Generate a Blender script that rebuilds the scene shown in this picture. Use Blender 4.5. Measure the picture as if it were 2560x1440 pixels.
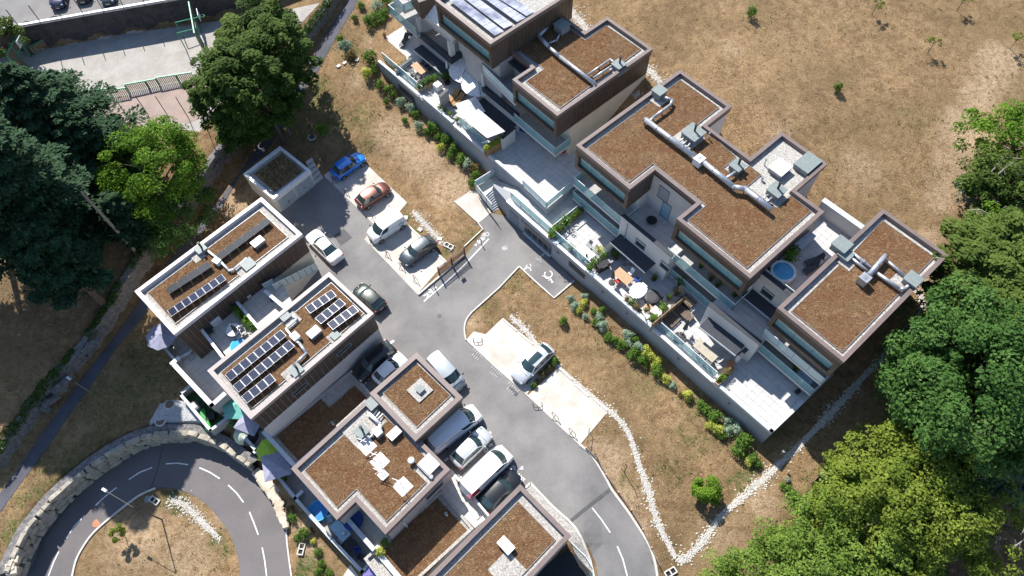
import bpy, bmesh, math, random
import numpy as np
from mathutils import Vector, Matrix
from mathutils.geometry import tessellate_polygon
random.seed(7); RNG = np.random.default_rng(11)
for o in list(bpy.data.objects): bpy.data.objects.remove(o)
scene = bpy.context.scene
COL = scene.collection
R_ = math.radians
# ---------------------------------------------------------------- camera
CAM_H = 63.0; FPX = 1750.0; NX, NY = 1325.0, 1690.0
_d = np.array([NX-1280, NY-720, FPX], float); _d /= np.linalg.norm(_d)
_x = np.array([1., 0, 0]) - _d*_d[0]; _x /= np.linalg.norm(_x)
_y = np.cross(_d, _x)
if _y[1] > 0: _y = -_y
CR = np.array([_x, _y, -_d])                       # world = CR @ cam (x right, y down, z forward)
def ray(px, py): return CR @ np.array([px-1280., py-720., FPX])
def W(px, py, z=0.0):
    r = ray(px, py); t = (z-CAM_H)/r[2]
    return Vector((r[0]*t, r[1]*t, z))
cam = bpy.data.cameras.new('camera'); camo = bpy.data.objects.new('camera', cam); COL.objects.link(camo)
cam.sensor_width = 36; cam.lens = 36*FPX/2560; cam.clip_start = .5; cam.clip_end = 3000
cx, cy, cz = CR[:, 0], -CR[:, 1], -CR[:, 2]        # blender camera axes
camo.matrix_world = Matrix(((cx[0], cy[0], cz[0], 0), (cx[1], cy[1], cz[1], 0), (cx[2], cy[2], cz[2], CAM_H), (0, 0, 0, 1)))
scene.camera = camo
# ---------------------------------------------------------------- light
SUN_EL = 46.5; SX, SY = -.456, .890                # horizontal direction towards the sun
w = bpy.data.worlds.new('World'); scene.world = w; w.use_nodes = True
nt = w.node_tree; bg = nt.nodes['Background']
sky = nt.nodes.new('ShaderNodeTexSky'); sky.sky_type = 'NISHITA'; sky.sun_disc = False
sky.sun_elevation = R_(SUN_EL); sky.sun_rotation = math.atan2(SX, SY); sky.altitude = 400; sky.air_density = 1.0; sky.dust_density = .5; sky.ozone_density = 1.4
nt.links.new(sky.outputs[0], bg.inputs[0]); bg.inputs[1].default_value = .095
sl = bpy.data.lights.new('sun', 'SUN'); sl.energy = 4.4; sl.angle = R_(.55); sl.color = (1, .955, .89)
so = bpy.data.objects.new('sun', sl); COL.objects.link(so)
so.rotation_euler = Vector((SX*math.cos(R_(SUN_EL)), SY*math.cos(R_(SUN_EL)), math.sin(R_(SUN_EL)))).to_track_quat('Z', 'Y').to_euler()
so.location = (-30, 60, 60)
vs = scene.view_settings; vs.view_transform = 'Standard'; vs.look = 'None'; vs.exposure = 1.0; vs.gamma = 1; vs.use_curve_mapping = False
# ---------------------------------------------------------------- materials
MATS = {}
def mat(name, col, rough=.75, metal=0, col2=None, nscale=3, namt=.5, bump=0, bscale=40, spec=.3, coat=0, attr=None, fine=0, fscale=60, alpha=1):
    if name in MATS: return MATS[name]
    m = bpy.data.materials.new(name); m.use_nodes = True; n = m.node_tree; b = n.nodes['Principled BSDF']; MATS[name] = m
    b.inputs['Roughness'].default_value = rough; b.inputs['Metallic'].default_value = metal
    b.inputs['Specular IOR Level'].default_value = spec
    if coat: b.inputs['Coat Weight'].default_value = coat; b.inputs['Coat Roughness'].default_value = .06
    if alpha < 1: b.inputs['Alpha'].default_value = alpha
    g = n.nodes.new('ShaderNodeNewGeometry')
    c = col + (1,)
    if col2 is None: col2 = tuple(min(1, x*.8) for x in col); namt = min(namt, .5)
    t = n.nodes.new('ShaderNodeTexNoise'); t.inputs['Scale'].default_value = nscale; t.inputs['Detail'].default_value = 5; t.inputs['Roughness'].default_value = .6
    n.links.new(g.outputs['Position'], t.inputs['Vector'])
    r = n.nodes.new('ShaderNodeMapRange'); r.inputs[1].default_value = .5-namt*.5+.0; r.inputs[2].default_value = .5+max(.02, (1-namt))*.5*.6+.02
    if namt >= 1: r.inputs[1].default_value = .47; r.inputs[2].default_value = .53
    else: r.inputs[1].default_value = .38; r.inputs[2].default_value = .66
    n.links.new(t.outputs[0], r.inputs[0])
    mx = n.nodes.new('ShaderNodeMix'); mx.data_type = 'RGBA'; mx.inputs[6].default_value = c; mx.inputs[7].default_value = col2 + (1,)
    n.links.new(r.outputs[0], mx.inputs[0]); out = mx.outputs[2]
    if fine:
        t2 = n.nodes.new('ShaderNodeTexNoise'); t2.inputs['Scale'].default_value = fscale; t2.inputs['Detail'].default_value = 3
        n.links.new(g.outputs['Position'], t2.inputs['Vector'])
        r2 = n.nodes.new('ShaderNodeMapRange'); r2.inputs[1].default_value = .3; r2.inputs[2].default_value = .7; r2.inputs[3].default_value = 1-fine; r2.inputs[4].default_value = 1+fine
        n.links.new(t2.outputs[0], r2.inputs[0])
        m2 = n.nodes.new('ShaderNodeMix'); m2.data_type = 'RGBA'; m2.blend_type = 'MULTIPLY'; m2.inputs[0].default_value = 1
        n.links.new(out, m2.inputs[6]); n.links.new(r2.outputs[0], m2.inputs[7]); out = m2.outputs[2]
    n.links.new(out, b.inputs['Base Color'])
    if bump:
        t3 = n.nodes.new('ShaderNodeTexNoise'); t3.inputs['Scale'].default_value = bscale; t3.inputs['Detail'].default_value = 4
        n.links.new(g.outputs['Position'], t3.inputs['Vector'])
        bp = n.nodes.new('ShaderNodeBump'); bp.inputs['Strength'].default_value = bump; bp.inputs['Distance'].default_value = .05
        n.links.new(t3.outputs[0], bp.inputs['Height']); n.links.new(bp.outputs[0], b.inputs['Normal'])
    return m
def leafmat(name, col, col2, trans=.35, yel=None):
    if name in MATS: return MATS[name]
    m = bpy.data.materials.new(name); m.use_nodes = True; n = m.node_tree; b = n.nodes['Principled BSDF']; MATS[name] = m
    a = n.nodes.new('ShaderNodeAttribute'); a.attribute_name = 'tint'
    ob = n.nodes.new('ShaderNodeObjectInfo')
    ad = n.nodes.new('ShaderNodeMath'); ad.operation = 'MULTIPLY_ADD'; ad.inputs[1].default_value = .25; n.links.new(ob.outputs['Random'], ad.inputs[0]); n.links.new(a.outputs['Fac'], ad.inputs[2])
    mx = n.nodes.new('ShaderNodeMix'); mx.data_type = 'RGBA'; mx.inputs[6].default_value = col+(1,); mx.inputs[7].default_value = col2+(1,)
    n.links.new(ad.outputs[0], mx.inputs[0]); n.links.new(mx.outputs[2], b.inputs['Base Color'])
    b.inputs['Roughness'].default_value = .7; b.inputs['Specular IOR Level'].default_value = .08
    tr = n.nodes.new('ShaderNodeBsdfTranslucent'); ms = n.nodes.new('ShaderNodeMixShader'); ms.inputs[0].default_value = trans
    n.links.new(mx.outputs[2], tr.inputs[0]); n.links.new(b.outputs[0], ms.inputs[1]); n.links.new(tr.outputs[0], ms.inputs[2])
    n.links.new(ms.outputs[0], n.nodes['Material Output'].inputs[0]); return m
def glassmat(name, col, a=.5, rough=.15, spec=.5):
    if name in MATS: return MATS[name]
    m = bpy.data.materials.new(name); m.use_nodes = True; n = m.node_tree; b = n.nodes['Principled BSDF']; MATS[name] = m
    b.inputs['Base Color'].default_value = col+(1,); b.inputs['Roughness'].default_value = rough; b.inputs['Specular IOR Level'].default_value = spec
    t = n.nodes.new('ShaderNodeBsdfTransparent'); t.inputs[0].default_value = (.78, .92, .92, 1)
    ms = n.nodes.new('ShaderNodeMixShader'); ms.inputs[0].default_value = a
    n.links.new(t.outputs[0], ms.inputs[1]); n.links.new(b.outputs[0], ms.inputs[2]); n.links.new(ms.outputs[0], n.nodes['Material Output'].inputs[0]); return m
M = dict(
 asphalt=mat('asphalt', (.225, .215, .208), .9, col2=(.150, .145, .145), nscale=.22, fine=.10, fscale=14, bump=.3, bscale=60),
 asphalt2=mat('road_asphalt', (.150, .138, .138), .9, col2=(.125, .116, .118), nscale=.3, fine=.10, fscale=14, bump=.3, bscale=60),
 pathm=mat('path_asphalt', (.10, .10, .12), .9, col2=(.075, .075, .09), nscale=.6, fine=.12, fscale=12),
 patch=mat('asphalt_patch', (.105, .103, .105), .9, fine=.15, fscale=20),
 concrete=mat('parking_concrete', (.56, .515, .465), .85, col2=(.42, .37, .32), nscale=.5, fine=.08, fscale=9),
 kerb=mat('kerb_concrete', (.58, .55, .50), .8, fine=.1, fscale=12),
 paint=mat('road_paint', (.78, .78, .78), .6, col2=(.5, .5, .5), nscale=6),
 paintw=mat('worn_road_paint', (.42, .42, .42), .7, col2=(.2, .2, .2), nscale=9),
 tile=mat('pale_paving', (.52, .51, .50), .8, col2=(.44, .43, .42), nscale=1.2, fine=.05, fscale=10),
 tileb=mat('beige_paving', (.62, .59, .53), .8, col2=(.54, .51, .46), nscale=1.2, fine=.05, fscale=10),
 tileg=mat('grey_tile_joint', (.40, .39, .38), .9),
 render_w=mat('pale_render', (.60, .58, .57), .85, col2=(.55, .53, .52), nscale=.8),
 render_g=mat('grey_render', (.40, .385, .385), .85, col2=(.35, .34, .34), nscale=.7),
 render_d=mat('dark_grey_render', (.33, .34, .365), .85, col2=(.28, .29, .315), nscale=.5),
 cream=mat('cream_render', (.66, .60, .48), .85, col2=(.60, .54, .43), nscale=.7),
 coping=mat('pale_blue_grey_coping', (.52, .56, .58), .5, spec=.5),
 copw=mat('white_coping', (.74, .73, .76), .5, spec=.5),
 brown=mat('dark_brown_cladding', (.085, .058, .042), .5, col2=(.06, .042, .032), nscale=1.5, spec=.4),
 brown2=mat('brown_frame_panel', (.10, .075, .058), .5, col2=(.08, .06, .045), nscale=1.5, spec=.4),
 unit=mat('unit_grey', (.27, .28, .285), .6, spec=.3),
 cap=mat('taupe_metal_cap', (.175, .132, .122), .5, col2=(.145, .11, .10), nscale=1, spec=.5),
 capm=mat('pinkish_metal_cap', (.33, .285, .27), .5, col2=(.27, .235, .22), nscale=.7, spec=.5),
 capl=mat('pale_metal_cap', (.60, .56, .56), .5, col2=(.50, .45, .45), nscale=.7, spec=.5),
 gravelr=mat('roof_gravel', (.44, .42, .39), .95, col2=(.29, .275, .255), nscale=9, fine=.3, fscale=7, bump=.9, bscale=14),
 gravelg=mat('grey_gravel', (.46, .46, .47), .95, col2=(.3, .3, .31), nscale=10, fine=.3, fscale=8, bump=.9, bscale=12),
 dark=mat('dark_canopy_roof', (.045, .05, .062), .55, col2=(.035, .04, .05), nscale=2),
 zinc=mat('galvanised_duct', (.46, .48, .52), .38, metal=.5, spec=.6),
 zincf=mat('grey_unit_casing', (.20, .235, .23), .55, spec=.5),
 white=mat('white_paint', (.80, .80, .80), .5, spec=.5),
 whitem=mat('white_fabric', (.80, .79, .78), .9),
 black=mat('black_plastic', (.02, .02, .022), .5),
 dgrey=mat('dark_grey_metal', (.06, .06, .065), .5),
 mgrey=mat('mid_grey_metal', (.3, .31, .32), .45, metal=.4),
 wood=mat('pale_timber', (.50, .33, .20), .7, col2=(.42, .27, .16), nscale=5),
 woodd=mat('weathered_timber', (.20, .15, .11), .8, col2=(.14, .10, .08), nscale=5),
 woodo=mat('oiled_timber', (.38, .22, .09), .7, col2=(.30, .17, .07), nscale=5),
 soil=mat('potting_soil', (.05, .035, .025), .95),
 terra=mat('terracotta', (.45, .2, .11), .8),
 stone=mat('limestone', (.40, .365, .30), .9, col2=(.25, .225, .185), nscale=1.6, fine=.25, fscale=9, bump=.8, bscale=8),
 stones=mat('sunlit_limestone', (.60, .52, .42), .9, col2=(.42, .35, .27), nscale=1.2, fine=.15, fscale=9, bump=.8, bscale=8),  # paler copy of the limestone, sunlight put into its colour
 pebble=mat('white_pebbles', (.56, .53, .47), .9, col2=(.40, .37, .33), nscale=4),
 bark=mat('bark', (.12, .09, .07), .95, col2=(.08, .06, .05), nscale=6, bump=.8, bscale=12),
 deadw=mat('dead_wood', (.36, .31, .27), .9),
 trunkg=mat('grey_timber_pole', (.26, .23, .22), .9, col2=(.18, .16, .15), nscale=3),
 mortar=mat('old_stone_wall', (.20, .19, .19), .95, col2=(.11, .105, .10), nscale=2.5, fine=.35, fscale=7, bump=1, bscale=7),
 darkwall=mat('stained_concrete_wall', (.085, .08, .082), .95, col2=(.05, .048, .05), nscale=1.2, fine=.2, fscale=5, bump=.6, bscale=6),
 courtm=mat('court_gravel', (.37, .352, .325), .95, col2=(.30, .28, .255), nscale=.6, fine=.12, fscale=9, bump=.4, bscale=30),
 green=mat('green_enamel', (.03, .30, .17), .45, spec=.5),
 teal=mat('teal_fabric', (.16, .45, .38), .9), lilac=mat('lilac_grey_fabric', (.30, .30, .40), .9), lime=mat('lime_fabric', (.36, .55, .06), .9),
 blue=mat('blue_vinyl', (.03, .22, .55), .5), sky=mat('sky_blue_vinyl', (.06, .42, .70), .5), lblue=mat('pale_blue_panel', (.30, .47, .58), .5), navy=mat('navy_cover', (.02, .06, .26), .6),
 water=mat('pool_water', (.05, .36, .62), .12, spec=.6),
 red=mat('red_plastic', (.55, .04, .03), .5), pink=mat('pink_fabric', (.42, .12, .22), .8), orange=mat('orange_plastic', (.55, .16, .04), .6),
 turf=mat('artificial_turf', (.03, .09, .03), .95), gturf=mat('bright_green_slide', (.04, .32, .07), .5),
 grille=mat('metal_grating', (.10, .11, .14), .6), gatem=mat('rust_brown_gate', (.13, .06, .05), .5),
 cell=mat('photovoltaic_cell', (.022, .028, .055), .18, spec=.7), cellw=mat('aluminium_frame', (.62, .63, .66), .35, metal=.5),
 cells=mat('black_photovoltaic', (.025, .027, .033), .3, spec=.5), cellb=mat('sky_glint_photovoltaic', (.10, .12, .20), .5, spec=.35, col2=(.58, .60, .68), nscale=.33),  # solar roof panels: pale patches put sky reflections into the cell colour
 glassp=glassmat('balustrade_glass', (.34, .56, .58), .52), glassw=glassmat('milky_glass', (.62, .74, .75), .74, .3),
 window=mat('dark_window', (.03, .045, .05), .1, spec=.9), shutter=mat('grey_shutter', (.38, .39, .42), .6), gdoor=mat('garage_door_paint', (.40, .47, .50), .5), clay=mat('reddish_clay_gravel', (.33, .255, .22), .95, col2=(.27, .215, .19), nscale=.8, fine=.12, fscale=9),
 door=mat('blue_grey_door', (.21, .25, .30), .6), rubber=mat('tyre_rubber', (.025, .025, .025), .85),
)
# ---------------------------------------------------------------- object helpers
def tag(o, label=None, cat=None, group=None, kind=None):
    if label: o['label'] = label
    if cat: o['category'] = cat
    if group: o['group'] = group
    if kind: o['kind'] = kind
    return o
def setpar(o, p):
    if p is not None:
        o.parent = p
        if not p.get('_local'): o.matrix_parent_inverse = Matrix.Translation(-Vector(p.get('_loc', (0, 0, 0))))
def link(name, me, parent=None):
    o = bpy.data.objects.new(name, me); COL.objects.link(o); setpar(o, parent); return o
def thing(name, loc, label, cat, group=None, local=False):
    o = bpy.data.objects.new(name, None); COL.objects.link(o); o.empty_display_size = .3
    o.location = loc; o['_loc'] = tuple(loc)
    if local: o['_local'] = 1
    return tag(o, label, cat, group)
def clean_tags():
    for o in bpy.data.objects:
        for k in ('_loc', '_local'):
            if k in o: del o[k]
class MB:
    def __init__(s): s.v = []; s.f = []; s.m = []; s.mats = []
    def mi(s, m):
        if m not in s.mats: s.mats.append(m)
        return s.mats.index(m)
    def add(s, vs, fs, m):
        b = len(s.v); s.v += [tuple(x) for x in vs]; k = s.mi(m)
        for f in fs: s.f.append([b+i for i in f]); s.m.append(k)
        return s
    def box(s, c, d, m, rz=0, top=1.0):
        hx, hy, hz = d[0]/2, d[1]/2, d[2]/2; ca, sa = math.cos(rz), math.sin(rz); vs = []
        for z, k in ((-hz, 1), (hz, top)):
            for x, y in ((-hx, -hy), (hx, -hy), (hx, hy), (-hx, hy)):
                x, y = x*k, y*k; vs.append((c[0]+x*ca-y*sa, c[1]+x*sa+y*ca, c[2]+z))
        return s.add(vs, [(0, 3, 2, 1), (4, 5, 6, 7), (0, 1, 5, 4), (1, 2, 6, 5), (2, 3, 7, 6), (3, 0, 4, 7)], m)
    def prism(s, poly, z0, z1, m, bottom=True):
        p = ccw([Vector((q[0], q[1], 0)) for q in poly]); n = len(p)
        vs = [(q.x, q.y, z0) for q in p]+[(q.x, q.y, z1) for q in p]
        tri = [ (a, b, c) if ((p[b]-p[a]).cross(p[c]-p[a])).z > 0 else (a, c, b) for a, b, c in tessellate_polygon([p])]
        fs = [tuple(i+n for i in t) for t in tri]
        if bottom: fs += [tuple(reversed(t)) for t in tri]
        fs += [(i, (i+1) % n, (i+1) % n+n, i+n) for i in range(n)]
        return s.add(vs, fs, m)
    def ring(s, outer, inner, z0, z1, m):
        n = len(outer); vs = [(q[0], q[1], z) for z in (z0, z1) for P in (outer, inner) for q in P]
        fs = []
        for i in range(n):
            j = (i+1) % n
            fs += [(i, j, 2*n+j, 2*n+i), (n+j, n+i, 3*n+i, 3*n+j), (2*n+i, 2*n+j, 3*n+j, 3*n+i), (j, i, n+i, n+j)]
        return s.add(vs, fs, m)
    def cyl(s, a, b, r, m, n=8, r2=None, caps=True):
        a = Vector(a); b = Vector(b); d = (b-a).normalized(); u = d.orthogonal().normalized(); w_ = d.cross(u); r2 = r if r2 is None else r2
        vs = [tuple(q+(u*math.cos(t)+w_*math.sin(t))*rr) for q, rr in ((a, r), (b, r2)) for t in [2*math.pi*i/n for i in range(n)]]
        fs = [(i, (i+1) % n, n+(i+1) % n, n+i) for i in range(n)]
        if caps: fs += [tuple(range(n-1, -1, -1)), tuple(range(n, 2*n))]
        return s.add(vs, fs, m)
    def tube(s, pts, r, m, n=8):
        for i in range(len(pts)-1): s.cyl(pts[i], pts[i+1], r, m, n)
        for p in pts[1:-1]: s.ball(p, (r*1.08,)*3, m, n, 4)
        return s
    def ball(s, c, rad, m, n=8, k=6, z0=-1):
        vs = []; fs = []
        for j in range(k+1):
            t = -math.pi/2+math.pi*j/k if z0 < 0 else math.pi/2*j/k
            for i in range(n):
                a = 2*math.pi*i/n; vs.append((c[0]+rad[0]*math.cos(t)*math.cos(a), c[1]+rad[1]*math.cos(t)*math.sin(a), c[2]+rad[2]*math.sin(t)))
        for j in range(k):
            for i in range(n): fs.append((j*n+i, j*n+(i+1) % n, (j+1)*n+(i+1) % n, (j+1)*n+i))
        return s.add(vs, fs, m)
    def build(s, name, parent=None, smooth=False, bevel=0):
        me = bpy.data.meshes.new(name); me.from_pydata(s.v, [], s.f)
        for m in s.mats: me.materials.append(m)
        me.polygons.foreach_set('material_index', s.m)
        if smooth: me.polygons.foreach_set('use_smooth', [True]*len(s.f))
        me.update(); o = link(name, me, parent)
        if bevel:
            b = o.modifiers.new('bevel', 'BEVEL'); b.width = bevel; b.segments = 2; b.limit_method = 'ANGLE'
        return o
def ccw(p):
    a = sum(p[i].x*p[(i+1) % len(p)].y-p[(i+1) % len(p)].x*p[i].y for i in range(len(p)))
    return list(p) if a > 0 else list(reversed(p))
def snap(px, z, ang=None):
    """pixel outline at height z -> right-angled world outline (same order)"""
    p = [W(a, b, z) for a, b in px]; n = len(p)
    if ang is None:
        sx = sy = 0
        for i in range(n):
            d = p[(i+1) % n]-p[i]; a = math.atan2(d.y, d.x)*4; l = d.length; sx += math.cos(a)*l; sy += math.sin(a)*l
        ang = math.atan2(sy, sx)/4
    c, s_ = math.cos(-ang), math.sin(-ang); q = [[v.x*c-v.y*s_, v.x*s_+v.y*c] for v in p]
    e = [abs(q[(i+1) % n][0]-q[i][0]) > abs(q[(i+1) % n][1]-q[i][1]) for i in range(n)]
    for ax in (1, 0):
        i = 0
        for i in range(n):
            if e[i] == (ax == 1):
                j = (i+1) % n; m_ = (q[i][ax]+q[j][ax])/2; q[i][ax] = q[j][ax] = m_
    c, s_ = math.cos(ang), math.sin(ang)
    return [Vector((a*c-b*s_, a*s_+b*c, z)) for a, b in q], ang
def offset(poly, d):
    """inward offset (CCW polygon); d number or list per edge"""
    n = len(poly); d = [d]*n if not isinstance(d, (list, tuple)) else d; out = []
    for i in range(n):
        a, b, c = poly[i-1], poly[i], poly[(i+1) % n]
        e1 = (b-a).to_2d().normalized(); e2 = (c-b).to_2d().normalized(); n1 = Vector((-e1.y, e1.x)); n2 = Vector((-e2.y, e2.x)); d1, d2 = d[i-1], d[i]
        det = n1.x*n2.y-n1.y*n2.x
        if abs(det) < 1e-4: o = n1*d1
        else: o = Vector(((d1*n2.y-d2*n1.y)/det, (n1.x*d2-n2.x*d1)/det))
        out.append(Vector((b.x+o.x, b.y+o.y, b.z)))
    return out
def inpoly(x, y, poly):
    x = np.asarray(x, float); y = np.asarray(y, float); r = np.zeros(np.broadcast(x, y).shape, bool); n = len(poly)
    for i in range(n):
        x1, y1 = poly[i][0], poly[i][1]; x2, y2 = poly[(i+1) % n][0], poly[(i+1) % n][1]
        if y1 == y2: continue
        c = ((y1 > y) != (y2 > y)) & (x < (x2-x1)*(y-y1)/(y2-y1)+x1); r ^= c
    return r
def distpoly(x, y, poly, closed=True):
    d = np.full(np.broadcast(x, y).shape, 1e9); n = len(poly)
    for i in range(n if closed else n-1):
        ax, ay = poly[i][0], poly[i][1]; bx, by = poly[(i+1) % n][0], poly[(i+1) % n][1]; l = (bx-ax)**2+(by-ay)**2
        t = np.clip(((x-ax)*(bx-ax)+(y-ay)*(by-ay))/max(l, 1e-9), 0, 1); d = np.minimum(d, np.hypot(x-ax-t*(bx-ax), y-ay-t*(by-ay)))
    return d
def npmesh(name, V, F, mats, midx=None, attr=None, parent=None, smooth=False):
    """V (n,3), F (m,k) arrays"""
    V = np.ascontiguousarray(V, np.float32); F = np.ascontiguousarray(F, np.int32); k = F.shape[1]
    me = bpy.data.meshes.new(name); me.vertices.add(len(V)); me.vertices.foreach_set('co', V.ravel())
    me.loops.add(F.size); me.loops.foreach_set('vertex_index', F.ravel())
    me.polygons.add(len(F)); me.polygons.foreach_set('loop_start', np.arange(0, F.size, k, dtype=np.int32))
    if midx is not None: me.polygons.foreach_set('material_index', np.ascontiguousarray(midx, np.int32))
    if smooth: me.polygons.foreach_set('use_smooth', np.ones(len(F), bool))
    for m in mats: me.materials.append(m)
    me.update(calc_edges=True)
    if attr is not None:
        for an, av in attr.items():
            a = me.attributes.new(an, 'FLOAT', 'POINT'); a.data.foreach_set('value', np.ascontiguousarray(av, np.float32))
    return link(name, me, parent) if name else me
# ================================================================ TERRAIN
def tps(ctrl):
    P = np.array([[*W(a, b, z)[:2], z] for a, b, z in ctrl]); n = len(P)
    def U(r2): return np.where(r2 > 1e-9, r2*np.log(np.maximum(r2, 1e-9)), 0)
    K = U((P[:, None, 0]-P[None, :, 0])**2+(P[:, None, 1]-P[None, :, 1])**2)+np.eye(n)*60
    Q = np.c_[np.ones(n), P[:, :2]]; A = np.block([[K, Q], [Q.T, np.zeros((3, 3))]]); c = np.linalg.solve(A, np.r_[P[:, 2], 0, 0, 0])
    def f(x, y):
        x = np.asarray(x, float); y = np.asarray(y, float); o = c[n]+c[n+1]*x+c[n+2]*y
        for i in range(n): o = o+c[i]*U((x-P[i, 0])**2+(y-P[i, 1])**2)
        return o
    return f
H_MAIN = tps([(900,520,0),(1000,800,0),(1150,1000,0),(1300,1100,0),(1420,1250,-.2),(1500,1350,-.6),(1570,1440,-1),(1230,560,0),(1400,730,0),(1040,640,0),(850,440,0),(960,470,.3),
 (1000,450,.5),(900,300,1.2),(850,200,2),(870,100,3),(900,30,3.8),(1000,330,1.1),(1100,380,.9),(1219,433,.8),(1068,300,1.1),(1011,236,1.5),(950,170,3.0),(960,100,3.6),(1150,500,.3),(1050,20,3.8),(1000,100,3.8),
 (1300,780,.05),(1500,1000,0),(1700,1000,0),(1901,1112,0),(1750,1250,-.5),(1700,1400,-1),(1900,1300,-.3),(2000,1120,.8),(2150,1000,2.5),(2280,820,4.5),(2350,720,5.6),(2200,1200,1),(2400,1100,2.5),(2500,900,5),(2200,1400,-.5),(2550,1300,2),
 (1470,0,8.8),(1700,150,8.7),(1808,325,8.5),(2023,487,7),(2200,500,6.8),(2430,560,6.4),(2300,200,9),(2550,100,10),(2000,50,9.6),(1620,200,8.2),(1400,500,1),(1700,800,1),(1460,330,3.5),(1700,500,4),(1900,650,4),(2000,850,2),(1250,100,4),(1350,250,4),
 (650,480,-.2),(600,450,-.5),(720,270,1.2),(760,200,1.8),(830,77,3),(880,0,3.8),(560,500,-.8),(470,600,-1.2),(330,790,-2),(230,950,-2.5),(130,1080,-3),(20,1240,-3.6),(400,900,-2.2),(300,1000,-2.6),(450,1020,-2.9),(200,1150,-3.2),(100,1300,-3.6),
 (480,1040,-2.95),(600,1110,-2.95),(720,1240,-3.3),(760,1300,-3.6),(830,1380,-3.8),(800,1440,-4),(900,1440,-3.6),(550,700,-1),(700,950,-2.5),(900,1250,-3),(1050,1370,-3),(1000,1440,-3.4),(790,720,0),(900,950,0),(1170,1150,0),(1250,1200,0),(1340,1300,-.1)])
H_WEST = tps([(0,1050,-1.3),(83,950,-.9),(200,800,-.3),(330,620,.5),(480,420,1.4),(560,300,2.2),(700,100,3.7),(800,0,4.8),(300,300,1.9),(100,400,1.2),(0,600,.2),(0,200,1.9),(300,100,2.4),(550,60,2.9),(120,110,2.2)])
H_LOW = tps([(95,1440,-6),(140,1320,-5.7),(300,1160,-5.2),(450,1120,-5.1),(600,1180,-5),(680,1300,-4.8),(700,1440,-4.6),(400,1300,-5.2),(400,1440,-5.4),(200,1300,-5.5)])
CREST = [(-60,1190,-2),(0,1125,-1.7),(83,1000,-1.1),(167,903,-.6),(239,817,-.3),(347,640,.5),(430,540,1),(507,430,1.5),(560,353,1.9),(640,270,2.5),(733,117,3.7),(813,17,4.7),(860,-60,5.4)]
zW = [W(*p) for p in CREST]+[Vector((40, 160, 0)), Vector((-200, 160, 0)), Vector((-200, 0, 0))]
UPW = [(-120,110,5.3),(0,76,5.3),(100,58,5.3),(433,0,5.8),(640,-40,6.2),(830,-75,6.5)]
zU = [W(*p) for p in UPW]+[Vector((20, 200, 0)), Vector((-250, 200, 0))]
WALLB = [(40,1470),(61,1437),(97,1355),(135,1295),(190,1240),(270,1175),(327,1137),(412,1105),(494,1105),(544,1117),(594,1142),(639,1172),(654,1208),(672,1230),(689,1258),(703,1297),(717,1321),(729,1440)]
_c = W(400, 1340, -5.2); zL = []
for a, b in WALLB:
    v = W(a, b, -5.2); u = (v-_c).normalized(); zL.append(v+u*1.0)
zL = zL+[Vector((-18, -4, 0)), Vector((-16, -28, 0)), Vector((-60, -30, 0)), Vector((-90, -10, 0))]
FLAT = [[W(*p, 0) for p in q] for q in ([(690,520),(785,461),(842,412),(907,400),(1020,507),(1010,550),(1120,650),(1208,572),(1195,556),(1268,546),(1437,702),(1385,748),(1298,668),(1166,820),(1257,795),(1520,1029),(1440,1120),(1440,1330),(1225,1290),(1040,1110),(860,935),(950,830),(940,790),(820,680),(760,600)],)]
def h_raw(x, y):
    h = H_MAIN(x, y)
    for f in FLAT:
        d = distpoly(x, y, f); ins = inpoly(x, y, f); k = np.where(ins, 0, np.clip(d/2.5, 0, 1)); k = k*k*(3-2*k); h = h*k
    hw = H_WEST(x, y)
    def blend(h, hz, z, wd):
        d = distpoly(x, y, z); d = np.where(inpoly(x, y, z), d, -d); k = np.clip(d/wd+.5, 0, 1); return h*(1-k)+hz*k
    h = blend(h, hw, zW, .5); h = blend(h, 5.3+0*x+.006*(x+60), zU, .5)
    return blend(h, H_LOW(x, y), zL, .5)
GS = .8; GX0, GY0, GNX, GNY = -112.0, -30.0, 285, 205
_gx = GX0+GS*np.arange(GNX+1); _gy = GY0+GS*np.arange(GNY+1)
HG = h_raw(*np.meshgrid(_gx, _gy))           # [j,i]
def hg(x, y):
    u = min(max((x-GX0)/GS, 0), GNX-1e-6); v = min(max((y-GY0)/GS, 0), GNY-1e-6); i, j = int(u), int(v); fu, fv = u-i, v-j
    a, b, c, d = HG[j, i], HG[j, i+1], HG[j+1, i+1], HG[j+1, i]
    return float(a+(b-a)*fu+(c-b)*fv) if fu >= fv else float(a+(c-d)*fu+(d-a)*fv)
def G(px, py, lift=0.0):
    """pixel -> point on the terrain"""
    r = ray(px, py); zt = 14.0
    while zt > -8:
        t = (zt-CAM_H)/r[2]; x, y = r[0]*t, r[1]*t
        if hg(x, y) >= zt: break
        zt -= .25
    lo, hi = zt, zt+.25
    for _ in range(12):
        m = (lo+hi)/2; t = (m-CAM_H)/r[2]; x, y = r[0]*t, r[1]*t
        if hg(x, y) >= m: lo = m
        else: hi = m
    return Vector((x, y, hg(x, y)+lift))
def blobs(x, y, L):
    o = np.zeros(x.shape)
    for px, py, rp, k in L:
        c = G(px, py); r = (G(px+rp, py)-c).length; o = np.maximum(o, k*np.clip(1.25-np.hypot(x-c.x, y-c.y)/r, 0, 1))
    return o
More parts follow.
